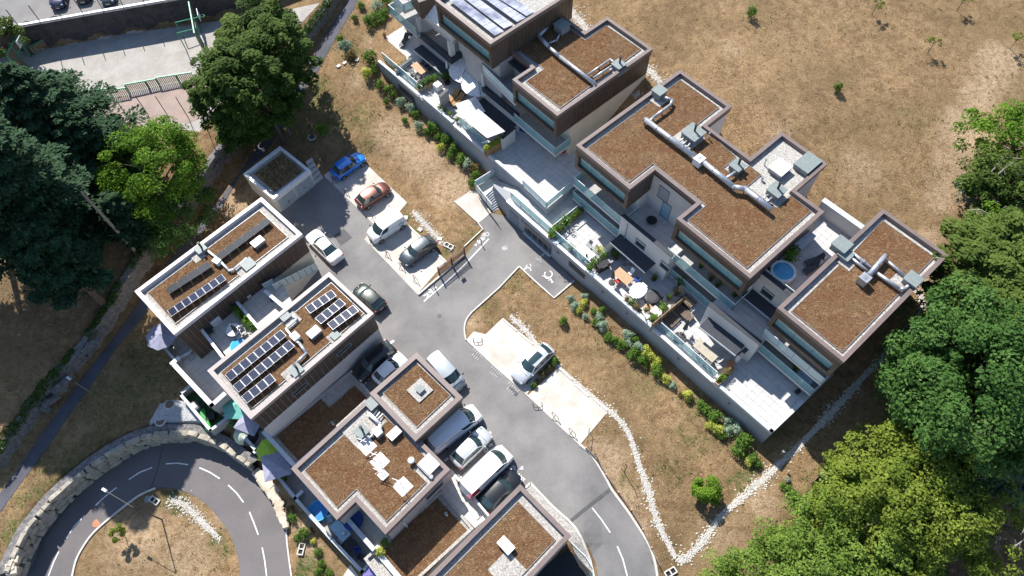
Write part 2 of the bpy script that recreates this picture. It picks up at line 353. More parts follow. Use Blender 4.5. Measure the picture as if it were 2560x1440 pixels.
LUSH = [(800,215,28,1),(830,300,60,.6),(900,290,50,.6),(960,60,50,.7),(880,130,40,.6),(800,260,60,.55),(760,330,50,.5),(920,360,40,.5),(1015,545,18,1.2),(1040,580,20,1.2),(1070,610,20,1.2),(1100,640,22,.8),(1140,630,30,.5),(1180,590,40,.5),(1270,700,60,.35),(1220,770,50,.3),
 (1560,1200,30,.6),(1590,1120,25,.6),(1680,1180,60,.35),(1720,1100,60,.4),(1850,1210,35,1),(1880,1180,25,.8),(1620,960,60,.4),(1500,850,50,.35),(1740,1000,50,.5),(1800,1080,50,.5),(1950,1380,80,.8),(2050,1200,60,.5),(2250,830,40,.5),
 (770,1405,22,1.6),(760,1425,22,1.6),(745,1300,16,1),(760,1345,22,.5),(420,1245,30,1),(450,1265,25,1.1),(480,1290,25,.5),(540,1350,22,1),(570,1370,20,1),(260,1320,12,.7),(230,1360,12,.7),(350,1400,60,.15),(440,1430,60,.3),
 (150,1170,80,.5),(80,1250,70,.6),(30,1330,60,.7),(250,1080,80,.35),(300,1000,120,.45),(400,930,80,.5),(330,900,60,.5),(2110,70,30,.3),(2300,300,60,.3),(1600,250,15,.4),(1900,60,50,.2),(2060,560,20,.3)]
BARE = [(2405,300,50,1.1),(2445,240,50,1.1),(2495,150,60,1.1),(2375,400,45,1),(2350,500,45,.9),(2330,600,40,.9),(1830,120,40,.4),(1950,330,40,.5),(2150,420,60,.5),(1060,400,60,.9),(1130,470,60,1),(980,330,60,.7),(1010,370,50,.7),(900,200,35,.6),(970,110,60,1.1),(1010,80,40,1.1),(1520,1150,55,1),(1560,1250,40,1),(1600,1320,35,1),(1490,1120,30,1),(1900,1250,60,.6),(1800,1350,80,.5),(2420,350,90,.8),(2480,200,80,.6),(2380,450,70,.7),(2330,700,50,1),
 (1200,700,60,.3),(590,510,40,1),(640,470,30,.8),(560,1290,25,.8),(500,1250,20,.6),(350,1350,100,.5),(460,1400,90,.5),(760,1320,30,.8),(780,1380,25,.8),(1180,810,30,.6)]
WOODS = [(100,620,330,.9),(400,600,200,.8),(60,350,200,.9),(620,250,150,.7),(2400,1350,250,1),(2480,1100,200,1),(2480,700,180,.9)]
def ground_material():
    m = bpy.data.materials.new('dry_grass_ground'); m.use_nodes = True; n = m.node_tree; b = n.nodes['Principled BSDF']; b.inputs['Roughness'].default_value = .95; b.inputs['Specular IOR Level'].default_value = .1
    g = n.nodes.new('ShaderNodeNewGeometry'); L = n.links.new
    def noise(sc, det=6, ro=.65, dist=0):
        t = n.nodes.new('ShaderNodeTexNoise'); t.inputs['Scale'].default_value = sc; t.inputs['Detail'].default_value = det; t.inputs['Roughness'].default_value = ro; t.inputs['Distortion'].default_value = dist; L(g.outputs['Position'], t.inputs['Vector']); return t.outputs[0]
    def mr(a, lo, hi, o0=0, o1=1):
        r = n.nodes.new('ShaderNodeMapRange'); r.inputs[1].default_value = lo; r.inputs[2].default_value = hi; r.inputs[3].default_value = o0; r.inputs[4].default_value = o1; L(a, r.inputs[0]); return r.outputs[0]
    def mix(f, a, b_, bt='MIX'):
        x = n.nodes.new('ShaderNodeMix'); x.data_type = 'RGBA'; x.blend_type = bt
        for k, v in ((0, f), (6, a), (7, b_)):
            if isinstance(v, (tuple, float, int)): x.inputs[k].default_value = v if k == 0 else v+(1,)
            else: L(v, x.inputs[k])
        return x.outputs[2]
    def math_(op, a, b_):
        x = n.nodes.new('ShaderNodeMath'); x.operation = op
        for k, v in ((0, a), (1, b_)):
            if isinstance(v, (int, float)): x.inputs[k].default_value = v
            else: L(v, x.inputs[k])
        return x.outputs[0]
    def attr(s):
        a = n.nodes.new('ShaderNodeAttribute'); a.attribute_name = s; return a.outputs['Fac']
    c = mix(mr(noise(1.1, 8, .7, .6), .40, .62), (.20, .122, .062), (.37, .245, .13))
    c = mix(mr(noise(4.5, 6, .7, 1.6), .50, .70), c, (.47, .35, .205))
    c = mix(mr(noise(.16, 5, .6), .42, .66, 0, .5), c, (.235, .165, .085))
    # green growth
    gm = math_('MULTIPLY', mr(noise(1.6, 7, .75, .8), .40, .60), math_('ADD', attr('lush'), mr(noise(.22, 4), .5, .75, 0, .2)))
    c = mix(mr(gm, .08, .6), c, mix(mr(noise(6, 4), .35, .65), (.075, .105, .028), (.15, .185, .055)))
    bm = math_('MULTIPLY', attr('bare'), mr(noise(2.2, 7, .75), .36, .56)); c = mix(mr(bm, .03, .5), c, mix(mr(noise(3, 6), .4, .62), (.52, .38, .245), (.40, .28, .175)))
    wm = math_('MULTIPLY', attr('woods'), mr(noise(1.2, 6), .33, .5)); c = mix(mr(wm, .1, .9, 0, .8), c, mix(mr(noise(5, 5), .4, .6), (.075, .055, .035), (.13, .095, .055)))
    c = mix(1.0, c, mr(noise(13, 4, .7), .28, .72, .68, 1.28), 'MULTIPLY'); c = mix(1.0, c, mr(noise(.09, 3, .5, 1.5), .35, .65, .82, 1.15), 'MULTIPLY')
    L(c, b.inputs['Base Color'])
    bp = n.nodes.new('ShaderNodeBump'); bp.inputs['Strength'].default_value = 1; bp.inputs['Distance'].default_value = .22; L(noise(7, 6, .75, 1.0), bp.inputs['Height']); L(bp.outputs[0], b.inputs['Normal'])
    return m
GM = ground_material()
def build_terrain():
    X, Y = np.meshgrid(_gx, _gy); V = np.c_[X.ravel(), Y.ravel(), HG.ravel()]; k = GNX+1
    i, j = np.meshgrid(np.arange(GNX), np.arange(GNY)); a = (j*k+i).ravel(); F = np.r_[np.c_[a, a+1, a+k+1], np.c_[a, a+k+1, a+k]]
    xs, ys = V[:, 0], V[:, 1]
    # coarse far land around, out to 600 m
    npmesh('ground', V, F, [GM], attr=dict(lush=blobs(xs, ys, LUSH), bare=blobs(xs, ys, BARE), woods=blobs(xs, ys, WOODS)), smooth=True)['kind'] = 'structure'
    fx = np.r_[np.arange(-600, -112, 24), _gx[0], np.linspace(-100, 100, 11), _gx[-1], np.arange(128, 601, 24)]; fy = np.r_[np.arange(-600, -30, 24), _gy[0], np.linspace(-10, 120, 8), _gy[-1], np.arange(150, 601, 24)]
    V2 = []; F2 = []; n = len(fx)
    for y in fy:
        for x in fx: V2.append((x, y, hg(x, y)-.05))
    for jj in range(len(fy)-1):
        for ii in range(n-1):
            if fx[ii] >= _gx[0]-.1 and fx[ii+1] <= _gx[-1]+.1 and fy[jj] >= _gy[0]-.1 and fy[jj+1] <= _gy[-1]+.1: continue
            F2.append((jj*n+ii, jj*n+ii+1, (jj+1)*n+ii+1, (jj+1)*n+ii))
    npmesh('far_ground', np.array(V2), np.array(F2), [GM])['kind'] = 'structure'
build_terrain()
def clip(poly, a, b):
    o = []; ex, ey = b[0]-a[0], b[1]-a[1]
    def s(p): return ex*(p[1]-a[1])-ey*(p[0]-a[0])
    for i in range(len(poly)):
        p, q = poly[i-1], poly[i]; sp, sq = s(p), s(q)
        if (sp >= 0) != (sq >= 0): t = sp/(sp-sq); o.append((p[0]+(q[0]-p[0])*t, p[1]+(q[1]-p[1])*t))
        if sq >= 0: o.append(q)
    return o
def dens(px, step=4):
    """smooth a pixel polyline/polygon by Catmull-Rom"""
    return px
def drape(name, poly, m, lift, parent=None, kind='structure', world=False):
    P = [(v.x, v.y) for v in ([G(*p) for p in poly] if not world else poly)]
    xs = [p[0] for p in P]; ys = [p[1] for p in P]
    i0, i1 = max(0, int((min(xs)-GX0)/GS)), min(GNX-1, int((max(xs)-GX0)/GS)); j0, j1 = max(0, int((min(ys)-GY0)/GS)), min(GNY-1, int((max(ys)-GY0)/GS))
    I, J = np.meshgrid(np.arange(i0, i1+1), np.arange(j0, j1+1)); cxs = GX0+GS*(I+.5); cys = GY0+GS*(J+.5)
    ins = inpoly(cxs, cys, P); d = distpoly(cxs, cys, P); V = []; F = []
    def addtri(tr, pts):
        b = len(V); (x0, y0, z0), (x1, y1, z1), (x2, y2, z2) = tr; det = (x1-x0)*(y2-y0)-(x2-x0)*(y1-y0)
        for x, y in pts:
            u = ((x-x0)*(y2-y0)-(x2-x0)*(y-y0))/det; v = ((x1-x0)*(y-y0)-(x-x0)*(y1-y0))/det
            V.append((x, y, z0+u*(z1-z0)+v*(z2-z0)+lift))
        F.append(tuple(range(b, b+len(pts))))
    for jj in range(I.shape[0]):
        for ii in range(I.shape[1]):
            i, j = I[jj, ii], J[jj, ii]
            if d[jj, ii] > GS*.72 and not ins[jj, ii]: continue
            x0, y0 = GX0+GS*i, GY0+GS*j; A, B, C, D = [(x0+a*GS, y0+b*GS, HG[j+b, i+a]) for a, b in ((0, 0), (1, 0), (1, 1), (0, 1))]
            for tr in ((A, B, C), (A, C, D)):
                if d[jj, ii] > GS*.72: addtri(tr, [t[:2] for t in tr]); continue
                q = P
                for k in range(3):
                    q = clip(q, tr[k], tr[(k+1) % 3])
                    if len(q) < 3: break
                if len(q) >= 3:
                    q2 = [q[k] for k in range(len(q)) if abs(q[k][0]-q[k-1][0])+abs(q[k][1]-q[k-1][1]) > 1e-5]
                    if len(q2) >= 3: addtri(tr, q2)
    me = bpy.data.meshes.new(name); me.from_pydata(V, [], F); me.materials.append(m); me.update()
    o = link(name, me, parent)
    if kind: o['kind'] = kind
    return o
def resample(pts, step):
    out = [pts[0]]; acc = 0
    for a, b in zip(pts, pts[1:]):
        l = (b-a).length; n = max(1, int(round(l/step)))
        for k in range(1, n+1): out.append(a.lerp(b, k/n))
    return out
def smooth_line(px, n=6):
    o = []; p = [px[0]]+list(px)+[px[-1]]
    for i in range(1, len(p)-2):
        for k in range(n):
            t = k/n; a, b, c, d = p[i-1:i+3]
            o.append(tuple(.5*((2*b[q])+(-a[q]+c[q])*t+(2*a[q]-5*b[q]+4*c[q]-d[q])*t*t+(-a[q]+3*b[q]-3*c[q]+d[q])*t**3) for q in (0, 1)))
    o.append(tuple(px[-1])); return o
def strip(name, pts, w_, h_, m, base=.0, parent=None, kind='structure', ground=True, z=None):
    """raised strip (kerb, painted line) of width w_ following world points"""
    P = resample([Vector((p.x, p.y, 0)) for p in pts], .7); V = []; F = []; n = len(P)
    for i, p in enumerate(P):
        t = (P[min(i+1, n-1)]-P[max(i-1, 0)]).normalized(); s_ = Vector((-t.y, t.x, 0))*w_/2
        for q, k in ((p-s_, 0), (p-s_, 1), (p+s_, 1), (p+s_, 0)):
            zz = (hg(q.x, q.y) if ground else z)+base; V.append((q.x, q.y, zz+(h_ if k else min(-.05, h_-.1))))
    for i in range(n-1):
        a = i*4; b = a+4
        for k in range(3): F.append((a+k, b+k, b+k+1, a+k+1))
    F += [(0, 1, 2, 3), (4*n-1, 4*n-2, 4*n-3, 4*n-4)]
    me = bpy.data.meshes.new(name); me.from_pydata(V, [], F); me.materials.append(m); me.update(); o = link(name, me, parent)
    if kind: o['kind'] = kind
    return o
GP = lambda px: [G(*p) for p in px]
# ---------------------------------------------------------------- surfaces
drape('parking_asphalt', [(688,515),(785,461),(812,440),(935,560),(910,597),(1044,736),(1160,645),(1212,577),(1194,558),(1228,534),(1268,541),(1330,600),(1437,702),(1385,746),(1298,667),(1248,720),(1180,781),(1162,820),(1165,851),(1449,1112),(1478,1137),(1515,1197),(1567,1276),(1600,1326),(1625,1368),(1639,1415),(1650,1480),(1675,1650),(1680,1950),(1545,1950),(1535,1650),(1499,1460),(1489,1407),(1472,1368),(1450,1340),(1425,1304),(1382,1267),(1326,1208),(1300,1240),(1225,1290),(1190,1290),(1040,1150),(900,1000),(860,935),(880,900),(950,830),(840,700),(730,800),(680,760),(780,650),(680,540)], M['asphalt'], .03)
drape('hairpin_road', smooth_line([(40,1600),(64,1435),(97,1355),(135,1295),(190,1240),(270,1175),(327,1137),(412,1108),(494,1108),(544,1120),(594,1145),(635,1176),(654,1210),(672,1232),(689,1260),(703,1297),(717,1321),(722,1380),(729,1440),(738,1560),(742,1900)], 4)+smooth_line([(605,1900),(603,1560),(600,1440),(592,1382),(577,1340),(550,1300),(520,1265),(487,1240),(450,1225),(415,1219),(390,1221),(337,1247),(282,1290),(235,1332),(207,1370),(190,1405),(180,1440),(172,1500),(160,1800),(20,1800)], 4), M['asphalt2'], .03)
drape('footpath', [(-20,1260),(25,1200),(92,1103),(150,1022),(200,955),(269,864),(317,800),(395,690),(470,590),(545,505),(620,400),(690,300),(735,225),(760,185),(820,77),(858,20),(880,-20),(905,-20),(880,30),(850,77),(790,187),(755,230),(722,300),(660,385),(600,440),(560,510),(500,592),(430,690),(353,800),(294,867),(230,961),(167,1047),(117,1122),(58,1200),(-20,1310)], M['pathm'], .03)
drape('parking_pavement', [(810,440),(842,413),(907,403),(1018,507),(997,532),(1008,550),(1117,653),(1043,736),(912,597),(934,560)], M['concrete'], .045)
drape('parking_pavement', [(1165,851),(1184,829),(1214,836),(1257,795),(1340,864),(1388,905),(1318,984)], M['concrete'], .045)
drape('parking_pavement', [(1321,988),(1391,922),(1520,1029),(1451,1111)], M['concrete'], .045)
drape('entrance_pavement', [(1136,504),(1175,478),(1190,478),(1228,532),(1196,558)], M['concrete'], .045)
drape('asphalt_patch', [(835,590),(860,572),(880,594),(852,615)], M['patch'], .05)
drape('asphalt_patch', [(1271,971),(1279,966),(1297,984),(1290,992)], M['patch'], .05)
drape('court_surface', [(-30,95),(20,108),(110,122),(320,78),(520,56),(687,32),(800,8),(770,40),(700,120),(560,250),(500,330),(420,320),(330,318),(290,325),(240,300),(150,240),(95,230),(60,250),(-30,260)], M['courtm'], .03)
drape('upper_car_park', [(-80,-80),(900,-80),(640,-43),(433,-3),(100,55),(-80,95)], M['asphalt'], .04)
drape('gravel_bed', [(400,1010),(440,1000),(470,1005),(560,1100),(640,1170),(700,1225),(690,1235),(640,1180),(600,1130),(540,1100),(500,1082),(460,1080),(411,1082),(375,1085)], M['gravelg'], .03)
drape('gravel_bed', [(1310,1228),(1330,1210),(1382,1269),(1438,1324),(1470,1390),(1480,1423),(1490,1460),(1460,1460),(1430,1360),(1400,1330)], M['gravelr'], .06)
drape('gravel_bed', [(1040,1375),(1060,1360),(905,1440),(860,1480),(700,1500)], M['gravelg'], .03) if 0 else None
drape('concrete_slab', [(856,1445),(876,1412),(896,1440),(905,1452)], M['tileb'], .05)
# painted marks
drape('court_surface', [(232,252),(330,240),(490,205),(520,285),(470,310),(420,300),(330,322),(290,330),(262,290)], M['clay'], .045)
def line(px, wd=.13, m=None, name='road_marking'): return strip(name, [G(*p) for p in px], wd, .006, m or M['paint'], base=.05)
for q in ([(122,1440),(135,1405),(148,1379)],[(166,1346),(187,1315),(212,1289)],[(239,1264),(265,1240),(292,1219)],[(323,1199),(350,1181),(381,1169)],[(415,1160),(443,1158),(471,1162)],[(499,1169.5),(525,1181),(550,1197)],[(571,1213),(592,1233),(609,1256)],[(624,1280),(635,1307),(646,1337)],[(656,1369),(662,1400),(667,1440)],
          [(1480.5,1270),(1504,1300),(1525.5,1332)],[(1543,1366),(1557,1398),(1568,1440)]): line(q, .115)
line([(1060,754),(1100,720),(1160,664),(1222,598)], .14)
line([(1365,660),(1359,640)], .1) if 0 else None
line([(1353.5,640.5),(1361,634)], .12); line([(1307,677),(1318,669)], .12)
line([(905,967),(960,916),(998,884)], .10); line([(991,876),(1007,889)], .12)
line([(1112,1153),(1150,1118)], .1); line([(1227,1110),(1241,1122)], .12); line([(1145,1200),(1190,1160),(1236,1118)], .1) ; line([(1283,1164),(1289,1169)], .1)
strip('road_joint', GP([(1425,1304),(1475,1262),(1527,1222)]), .28, .004, M['patch'], base=.05)
strip('road_joint', GP([(378,1221),(395,1170),(408,1112)]), .10, .004, M['patch'], base=.05)
strip('road_joint', GP([(944,797),(1010,858),(1060,905)]), .08, .004, M['patch'], base=.05) if 0 else None
# kerbs
def kerb(px, w_=.16, h_=.13, m=None): return strip('kerb', [G(*p) for p in px], w_, h_, m or M['kerb'], base=.0)
kerb(smooth_line([(180,1450),(190,1405),(207,1370),(235,1332),(282,1290),(337,1247),(365,1231),(390,1221)], 4), .18)
kerb([(1298,667),(1248,720),(1180,781)]+smooth_line([(1180,781),(1166,800),(1161,824),(1165,851)], 3), .14)
kerb([(1298,667),(1340,706),(1385,746),(1435,703)], .14)
kerb(smooth_line([(1449,1112),(1478,1137),(1515,1197),(1530,1226),(1567,1276),(1600,1326),(1625,1368),(1639,1415),(1645,1460)], 3), .2)
kerb(smooth_line([(1326,1208),(1382,1267),(1439,1321),(1471,1389),(1480,1423),(1490,1460)], 3), .2)
kerb([(1326,1208),(1314,1220)], .2)
kerb([(1161,617),(1207,574),(1194,556),(1136,504)], .12); kerb([(1136,504),(1178,478)], .1, .06)
kerb(smooth_line([(717,1321),(718,1357),(729,1440),(735,1470)], 3), .14, .1)
kerb([(1165,851),(1318,987),(1449,1111)], .12, .03); kerb([(812,440),(934,560)], .12, .02); kerb([(910,597),(1043,734)], .12, .02)
kerb([(590,452),(555,510),(470,620)], .12, .08) if 0 else None
for a, b in (((1257,798),(1292,828)),((1300,836),(1333,862)),((1398,920),(1430,950)),((1438,962),(1472,992)),((1482,996),(1518,1027)),((1024,568),(1056,598)),((1090,632),(1117,657))): kerb([a, b], .18, .12)
# ================================================================ BUILDINGS
UNIT = {}
def unitbox(name, dims, m):
    k = (name, tuple(round(d, 3) for d in dims), m.name)
    if k not in UNIT:
        b = MB(); b.box((0, 0, 0), dims, m); o = b.build(name); me = o.data; bpy.data.objects.remove(o); UNIT[k] = me
    return UNIT[k]
def place(name, me, parent, loc, rz=0, rx=0, ry=0, label=None):
    o = bpy.data.objects.new(name, me); COL.objects.link(o); setpar(o, parent); o.location = loc; o.rotation_euler = (rx, ry, rz)
    if label: o['label'] = label
    return o
def edge(A, B):
    A = Vector((A[0], A[1], 0)); B = Vector((B[0], B[1], 0)); d = (B-A); L = d.length; d.normalize(); n = Vector((d.y, -d.x, 0)); return A, d, n, L, math.atan2(d.y, d.x)
def boards(parent, A, B, z0, z1, m, bw=.5, t=.045, off=.0, name='cladding_panel'):
    A, d, n, L, a = edge(A, B); k = max(1, int(round(L/bw))); w_ = L/k; me = unitbox(name, (w_-.035, t, z1-z0), m)
    for i in range(k):
        c = A+d*(w_*(i+.5))+n*(off+t/2); place(name, me, parent, (c.x, c.y, (z0+z1)/2), a)
def beam(parent, name, A, B, z0, z1, th, m, inset=0, ext=0, bevel=0):
    """box whose outer face lies on AB (outward = right of A->B)"""
    A, d, n, L, a = edge(A, B); c = A+d*(L/2)-n*(th/2+inset); b = MB(); b.box((c.x, c.y, (z0+z1)/2), (L+2*ext, th, z1-z0), m, a); return b.build(name, parent, bevel=bevel)
def rail(parent, pts, z, h=1.05, pw=1.35, m=None, inset=.06, posts=True, name='glass_panel', hand=True):
    m = m or M['glassp']; hr = MB(); pp = MB()
    for P, Q in zip(pts, pts[1:]):
        A, d, n, L, a = edge(P, Q)
        if L < .3: continue
        k = max(1, int(round(L/pw))); w_ = L/k; me = unitbox(name, (w_-.05, .025, h-.08), m)
        for i in range(k):
            c = A+d*(w_*(i+.5))-n*inset; place(name, me, parent, (c.x, c.y, z+h/2), a)
        c = A+d*L/2-n*inset; hr.box((c.x, c.y, z+h), (L, .055, .05), M['copw'], a)
        for i in range(k+1):
            c = A+d*(w_*i)-n*(inset+.03); pp.box((c.x, c.y, z+h/2), (.04, .04, h), M['mgrey'], a)
    if hand: hr.build('handrail', parent)
    if posts: pp.build('rail_post', parent)['kind'] = 'stuff'
def window(parent, A, B, s, z, w_, h_, m=None, name='window', shutter=0, proud=.03):
    A, d, n, L, a = edge(A, B); c = A+d*s; b = MB()
    for dz, ww, hh in ((h_/2, w_+.12, .08), (-h_/2, w_+.12, .08)): q = c+n*proud; b.box((q.x, q.y, z+dz), (ww, .07, hh), M['mgrey'], a)
    for k in (-1, 1): q = c+d*k*w_/2+n*proud; b.box((q.x, q.y, z), (.07, .065, h_), M['mgrey'], a)
    f = b.build(name, parent); q = c+n*(proud-.015); g = MB(); g.box((q.x, q.y, z-shutter*h_/2), (w_-.04, .02, h_*(1-shutter)-.04), m or M['window'], a); g.build('pane', f)
    if shutter: g = MB(); g.box((q.x+n.x*.015, q.y+n.y*.015, z+h_/2*(1-shutter)), (w_-.04, .03, h_*shutter), M['shutter'], a); g.build('roller_shutter', f)
    return f
def awning_roof(parent, A, B, z, depth, name='canopy'):
    """flat dark canopy projecting outward from the wall AB"""
    A, d, n, L, a = edge(A, B); c = A+d*L/2+n*depth/2; b = MB(); b.box((c.x, c.y, z), (L, depth, .16), M['dark'], a); o = b.build(name, parent)
    b = MB(); q = A+d*L/2+n*(depth+.02); b.box((q.x, q.y, z), (L+.04, .05, .2), M['coping'], a); b.build('canopy_edge', o); return o
def roofs(t, P, zr, sed, cap, capw=.33, drop=.42, fascia=None, tz=.0):
    inn = offset(P, capw); out = offset(P, -.03); zd = zr-drop
    b = MB(); b.prism(P, zd-.33, zd-.02, fascia or M['brown']); slab = b.build('roof_slab', t)
    b = MB(); b.ring(out, inn, zd-.02, zr, cap); b.build('parapet_cap', t)
    b = MB(); b.prism(inn, zd-.02, zd, M['gravelr']); b.build('roof_gravel', t)
    for s in sed:
        Q, _ = snap(s, zd+.08) if len(s) > 3 else ([W(*p, zd) for p in s], 0); Q = ccw(Q)
        e = MB(); e.ring(offset(Q, -.04), Q, zd-.01, zd+.11, M['mgrey']); e.build('edge_strip', t)
        sedum(t, Q, zd+.08)
def sedum_material():
    m = bpy.data.materials.new('dry_sedum'); m.use_nodes = True; n = m.node_tree; b = n.nodes['Principled BSDF']; b.inputs['Roughness'].default_value = .95; b.inputs['Specular IOR Level'].default_value = .1
    g = n.nodes.new('ShaderNodeNewGeometry'); L = n.links.new
    def ns(sc, lo, hi, det=6, dist=0):
        t = n.nodes.new('ShaderNodeTexNoise'); t.inputs['Scale'].default_value = sc; t.inputs['Detail'].default_value = det; t.inputs['Roughness'].default_value = .7; t.inputs['Distortion'].default_value = dist; L(g.outputs['Position'], t.inputs['Vector'])
        r = n.nodes.new('ShaderNodeMapRange'); r.inputs[1].default_value = lo; r.inputs[2].default_value = hi; L(t.outputs[0], r.inputs[0]); return r.outputs[0], t.outputs[0]
    def mix(f, a, c):
        x = n.nodes.new('ShaderNodeMix'); x.data_type = 'RGBA'; L(f, x.inputs[0])
        for k, v in ((6, a), (7, c)):
            if isinstance(v, tuple): x.inputs[k].default_value = v+(1,)
            else: L(v, x.inputs[k])
        return x.outputs[2]
    a, _ = ns(.35, .40, .62, 4); c = mix(a, (.165, .078, .037), (.185, .118, .064))
    a, _ = ns(2.2, .5, .72, 6, 1.2); c = mix(a, c, (.38, .255, .135))
    a, h = ns(11, .40, .66, 4); c = mix(a, c, (.085, .048, .03))
    a, _ = ns(24, .66, .74, 2); c = mix(a, c, (.42, .30, .18))
    L(c, b.inputs['Base Color']); bp = n.nodes.new('ShaderNodeBump'); bp.inputs['Strength'].default_value = .9; bp.inputs['Distance'].default_value = .1; L(h, bp.inputs['Height']); L(bp.outputs[0], b.inputs['Normal']); return m
M['sedum'] = sedum_material()
def sedum(t, Q, z):
    b = MB(); b.prism(Q, z-.09, z, M['sedum']); o = b.build('sedum_mat', t)
    # dry stalks and cushions standing on the mat
    xs = [q.x for q in Q]; ys = [q.y for q in Q]; A = (max(xs)-min(xs))*(max(ys)-min(ys)); k = int(A*16)
    x = RNG.uniform(min(xs), max(xs), k); y = RNG.uniform(min(ys), max(ys), k); ok = inpoly(x, y, Q); x, y = x[ok], y[ok]; n = len(x)
    if n: tufts('dry_stalks', x, y, np.full(n, z-.01), .10, .12, parent=t, m=LM['stalk'])
LM = dict(stalk=leafmat('dry_stalk_leaf', (.17, .075, .035), (.42, .29, .15), .2), straw=leafmat('straw_leaf', (.20, .14, .07), (.46, .36, .22), .2), weed=leafmat('weed_leaf', (.035, .075, .015), (.12, .18, .04), .35))
def tufts(name, x, y, z, wd, ht, parent=None, m=None, per=3, kind='stuff'):
    n = len(x); V = []; F = []
    X = np.repeat(x, per); Y = np.repeat(y, per); Z = np.repeat(z, per); N = n*per; a = RNG.uniform(0, 6.283, N); lean = RNG.uniform(.2, 1.3, N); s = RNG.uniform(.5, 1.4, N)
    X = X+RNG.normal(0, wd*.6, N); Y = Y+RNG.normal(0, wd*.6, N)
    ca, sa = np.cos(a), np.sin(a); hw = wd*s*.22
    P0 = np.c_[X-sa*hw, Y+ca*hw, Z]; P1 = np.c_[X+sa*hw, Y-ca*hw, Z]; P2 = np.c_[X+ca*ht*lean*s*1.2, Y+sa*ht*lean*s*1.2, Z+ht*s]
    V = np.stack([P0, P1, P2], 1).reshape(-1, 3); F = np.arange(3*N).reshape(-1, 3); t = np.repeat(np.repeat(RNG.uniform(0, 1, n), per), 3)
    o = npmesh(name, V, F, [m], attr=dict(tint=t), parent=parent)
    if kind: o['kind'] = kind
    return o
def loggia(t, A, B, z0, zr, depth=2.2, d2=.5):
    A_, d, n, L, a = edge(A, B)
    beam(t, 'fascia', A, B, zr-1.15, zr-.45, .25, M['brown2'], inset=.03); boards(t, A, B, zr-1.13, zr-.46, M['brown'], .85, .04, off=-.03)
    beam(t, 'sill_beam', A, B, z0, z0+.5, .25, M['brown2'], inset=.03); boards(t, A, B, z0+.02, z0+.5, M['brown2'], .85, .04, off=-.03)
    for s in (.2, L-.2):
        b = MB(); c = A_+d*s-n*depth/2; b.box((c.x, c.y, (z0+zr-.77)/2), (.36, depth, zr-.77-z0), M['brown2'], a); b.build('side_fin', t)
    b = MB(); c = A_+d*L/2-n*(depth/2+.02); b.box((c.x, c.y, z0+.13), (L-.5, depth-.06, .24), M['tile'], a); b.build('balcony_floor', t)
    p, q = A_+d*.42-n*.3, B_ if False else A_+d*(L-.42)-n*.3; rail(t, [p, q], z0+.35, 1.05, 1.6)
    for s in np.arange(1.6, L-1.2, 2.6): window(t, A_-n*depth, A_+d*L-n*depth, s, z0+1.35, 1.9, 2.1, name='sliding_window')
def balcony(t, A, B, z, depth=2.2, ext=0, m=None, wrap=0, glass=None, inset=0):
    A_, d, n, L, a = edge(A, B); A_ = A_-n*inset; depth -= inset; c = A_+d*L/2-n*depth/2; b = MB(); b.box((c.x, c.y, z-.14), (L+.02, depth, .28), m or M['render_w'], a); b.build('balcony_slab', t)
    b = MB(); b.box((c.x, c.y, z+.012), (L-.1, depth-.06, .024), M['tileg'] if not m else M['tile'], a); b.build('balcony_floor', t)
    p0, p1 = A_, A_+d*L; pts = [p0, p1]
    if wrap & 1: pts = [p0-n*depth]+pts
    if wrap & 2: pts = pts+[p1-n*depth]
    rail(t, pts, z-.12, 1.15, 1.5, glass or M['glassp'])
def tiles(name, poly, z, s, ang, m, base, parent=None, maxn=290, label=None):
    """terrace floor: a base sheet (structure) with paving tiles as pieces"""
    P = ccw(poly); b = MB(); b.prism(P, z-.25, z, base); o = b.build(name, parent)
    if parent is None: o['kind'] = 'structure'
    c, s_ = math.cos(ang), math.sin(ang); q = [(p.x*c+p.y*s_, -p.x*s_+p.y*c) for p in P]
    xs = [v[0] for v in q]; ys = [v[1] for v in q]; X, Y = np.meshgrid(np.arange(min(xs)+s/2, max(xs), s), np.arange(min(ys)+s/2, max(ys), s)); X = X.ravel(); Y = Y.ravel()
    ok = inpoly(X, Y, q); d = distpoly(X, Y, q); full = ok & (d > s*.5)
    me = unitbox('paving_tile', (s-.02, s-.02, .03), m); lst = sorted([(x*c-y*s_, x*s_+y*c) for x, y in zip(X[full], Y[full])], key=lambda p: p[1])
    for x, y in lst[:maxn]: place('paving_tile', me, o, (x, y, z+.013+random.uniform(-.0015, .0015)), ang)
    b = MB()
    for x, y in lst[maxn:]: b.box((x, y, z+.013), (s-.02, s-.02, .03), m, ang)
    # cut border pieces
    for x, y in zip(X[~full], Y[~full]):
        cell = [(x-s/2+.01, y-s/2+.01), (x+s/2-.01, y-s/2+.01), (x+s/2-.01, y+s/2-.01), (x-s/2+.01, y+s/2-.01)]
        r = q
        for k in range(4):
            r = clip(r, cell[k], cell[(k+1) % 4])
            if len(r) < 3: break
        if len(r) >= 3:
            r = [r[k] for k in range(len(r)) if abs(r[k][0]-r[k-1][0])+abs(r[k][1]-r[k-1][1]) > 1e-3]
            if len(r) >= 3:
                vs = [(u*c-v*s_, u*s_+v*c, z+.026) for u, v in r]; b.add(vs, [tuple(range(len(vs)))], m)
    if b.v: b.build('cut_tiles', o)['kind'] = 'stuff'
    return o
# ---------------------------------------------------------------- right building
ANGR = snap([(2207,523),(1946,768),(2109,908),(2370,636)], 11.8)[1]
TC = Vector((30, 35, 0))
def bthing(name, px, z, label, cat='apartment block', group=None):
    c = W(*px, z); return thing(name, (c.x, c.y, 0), label, cat, group)
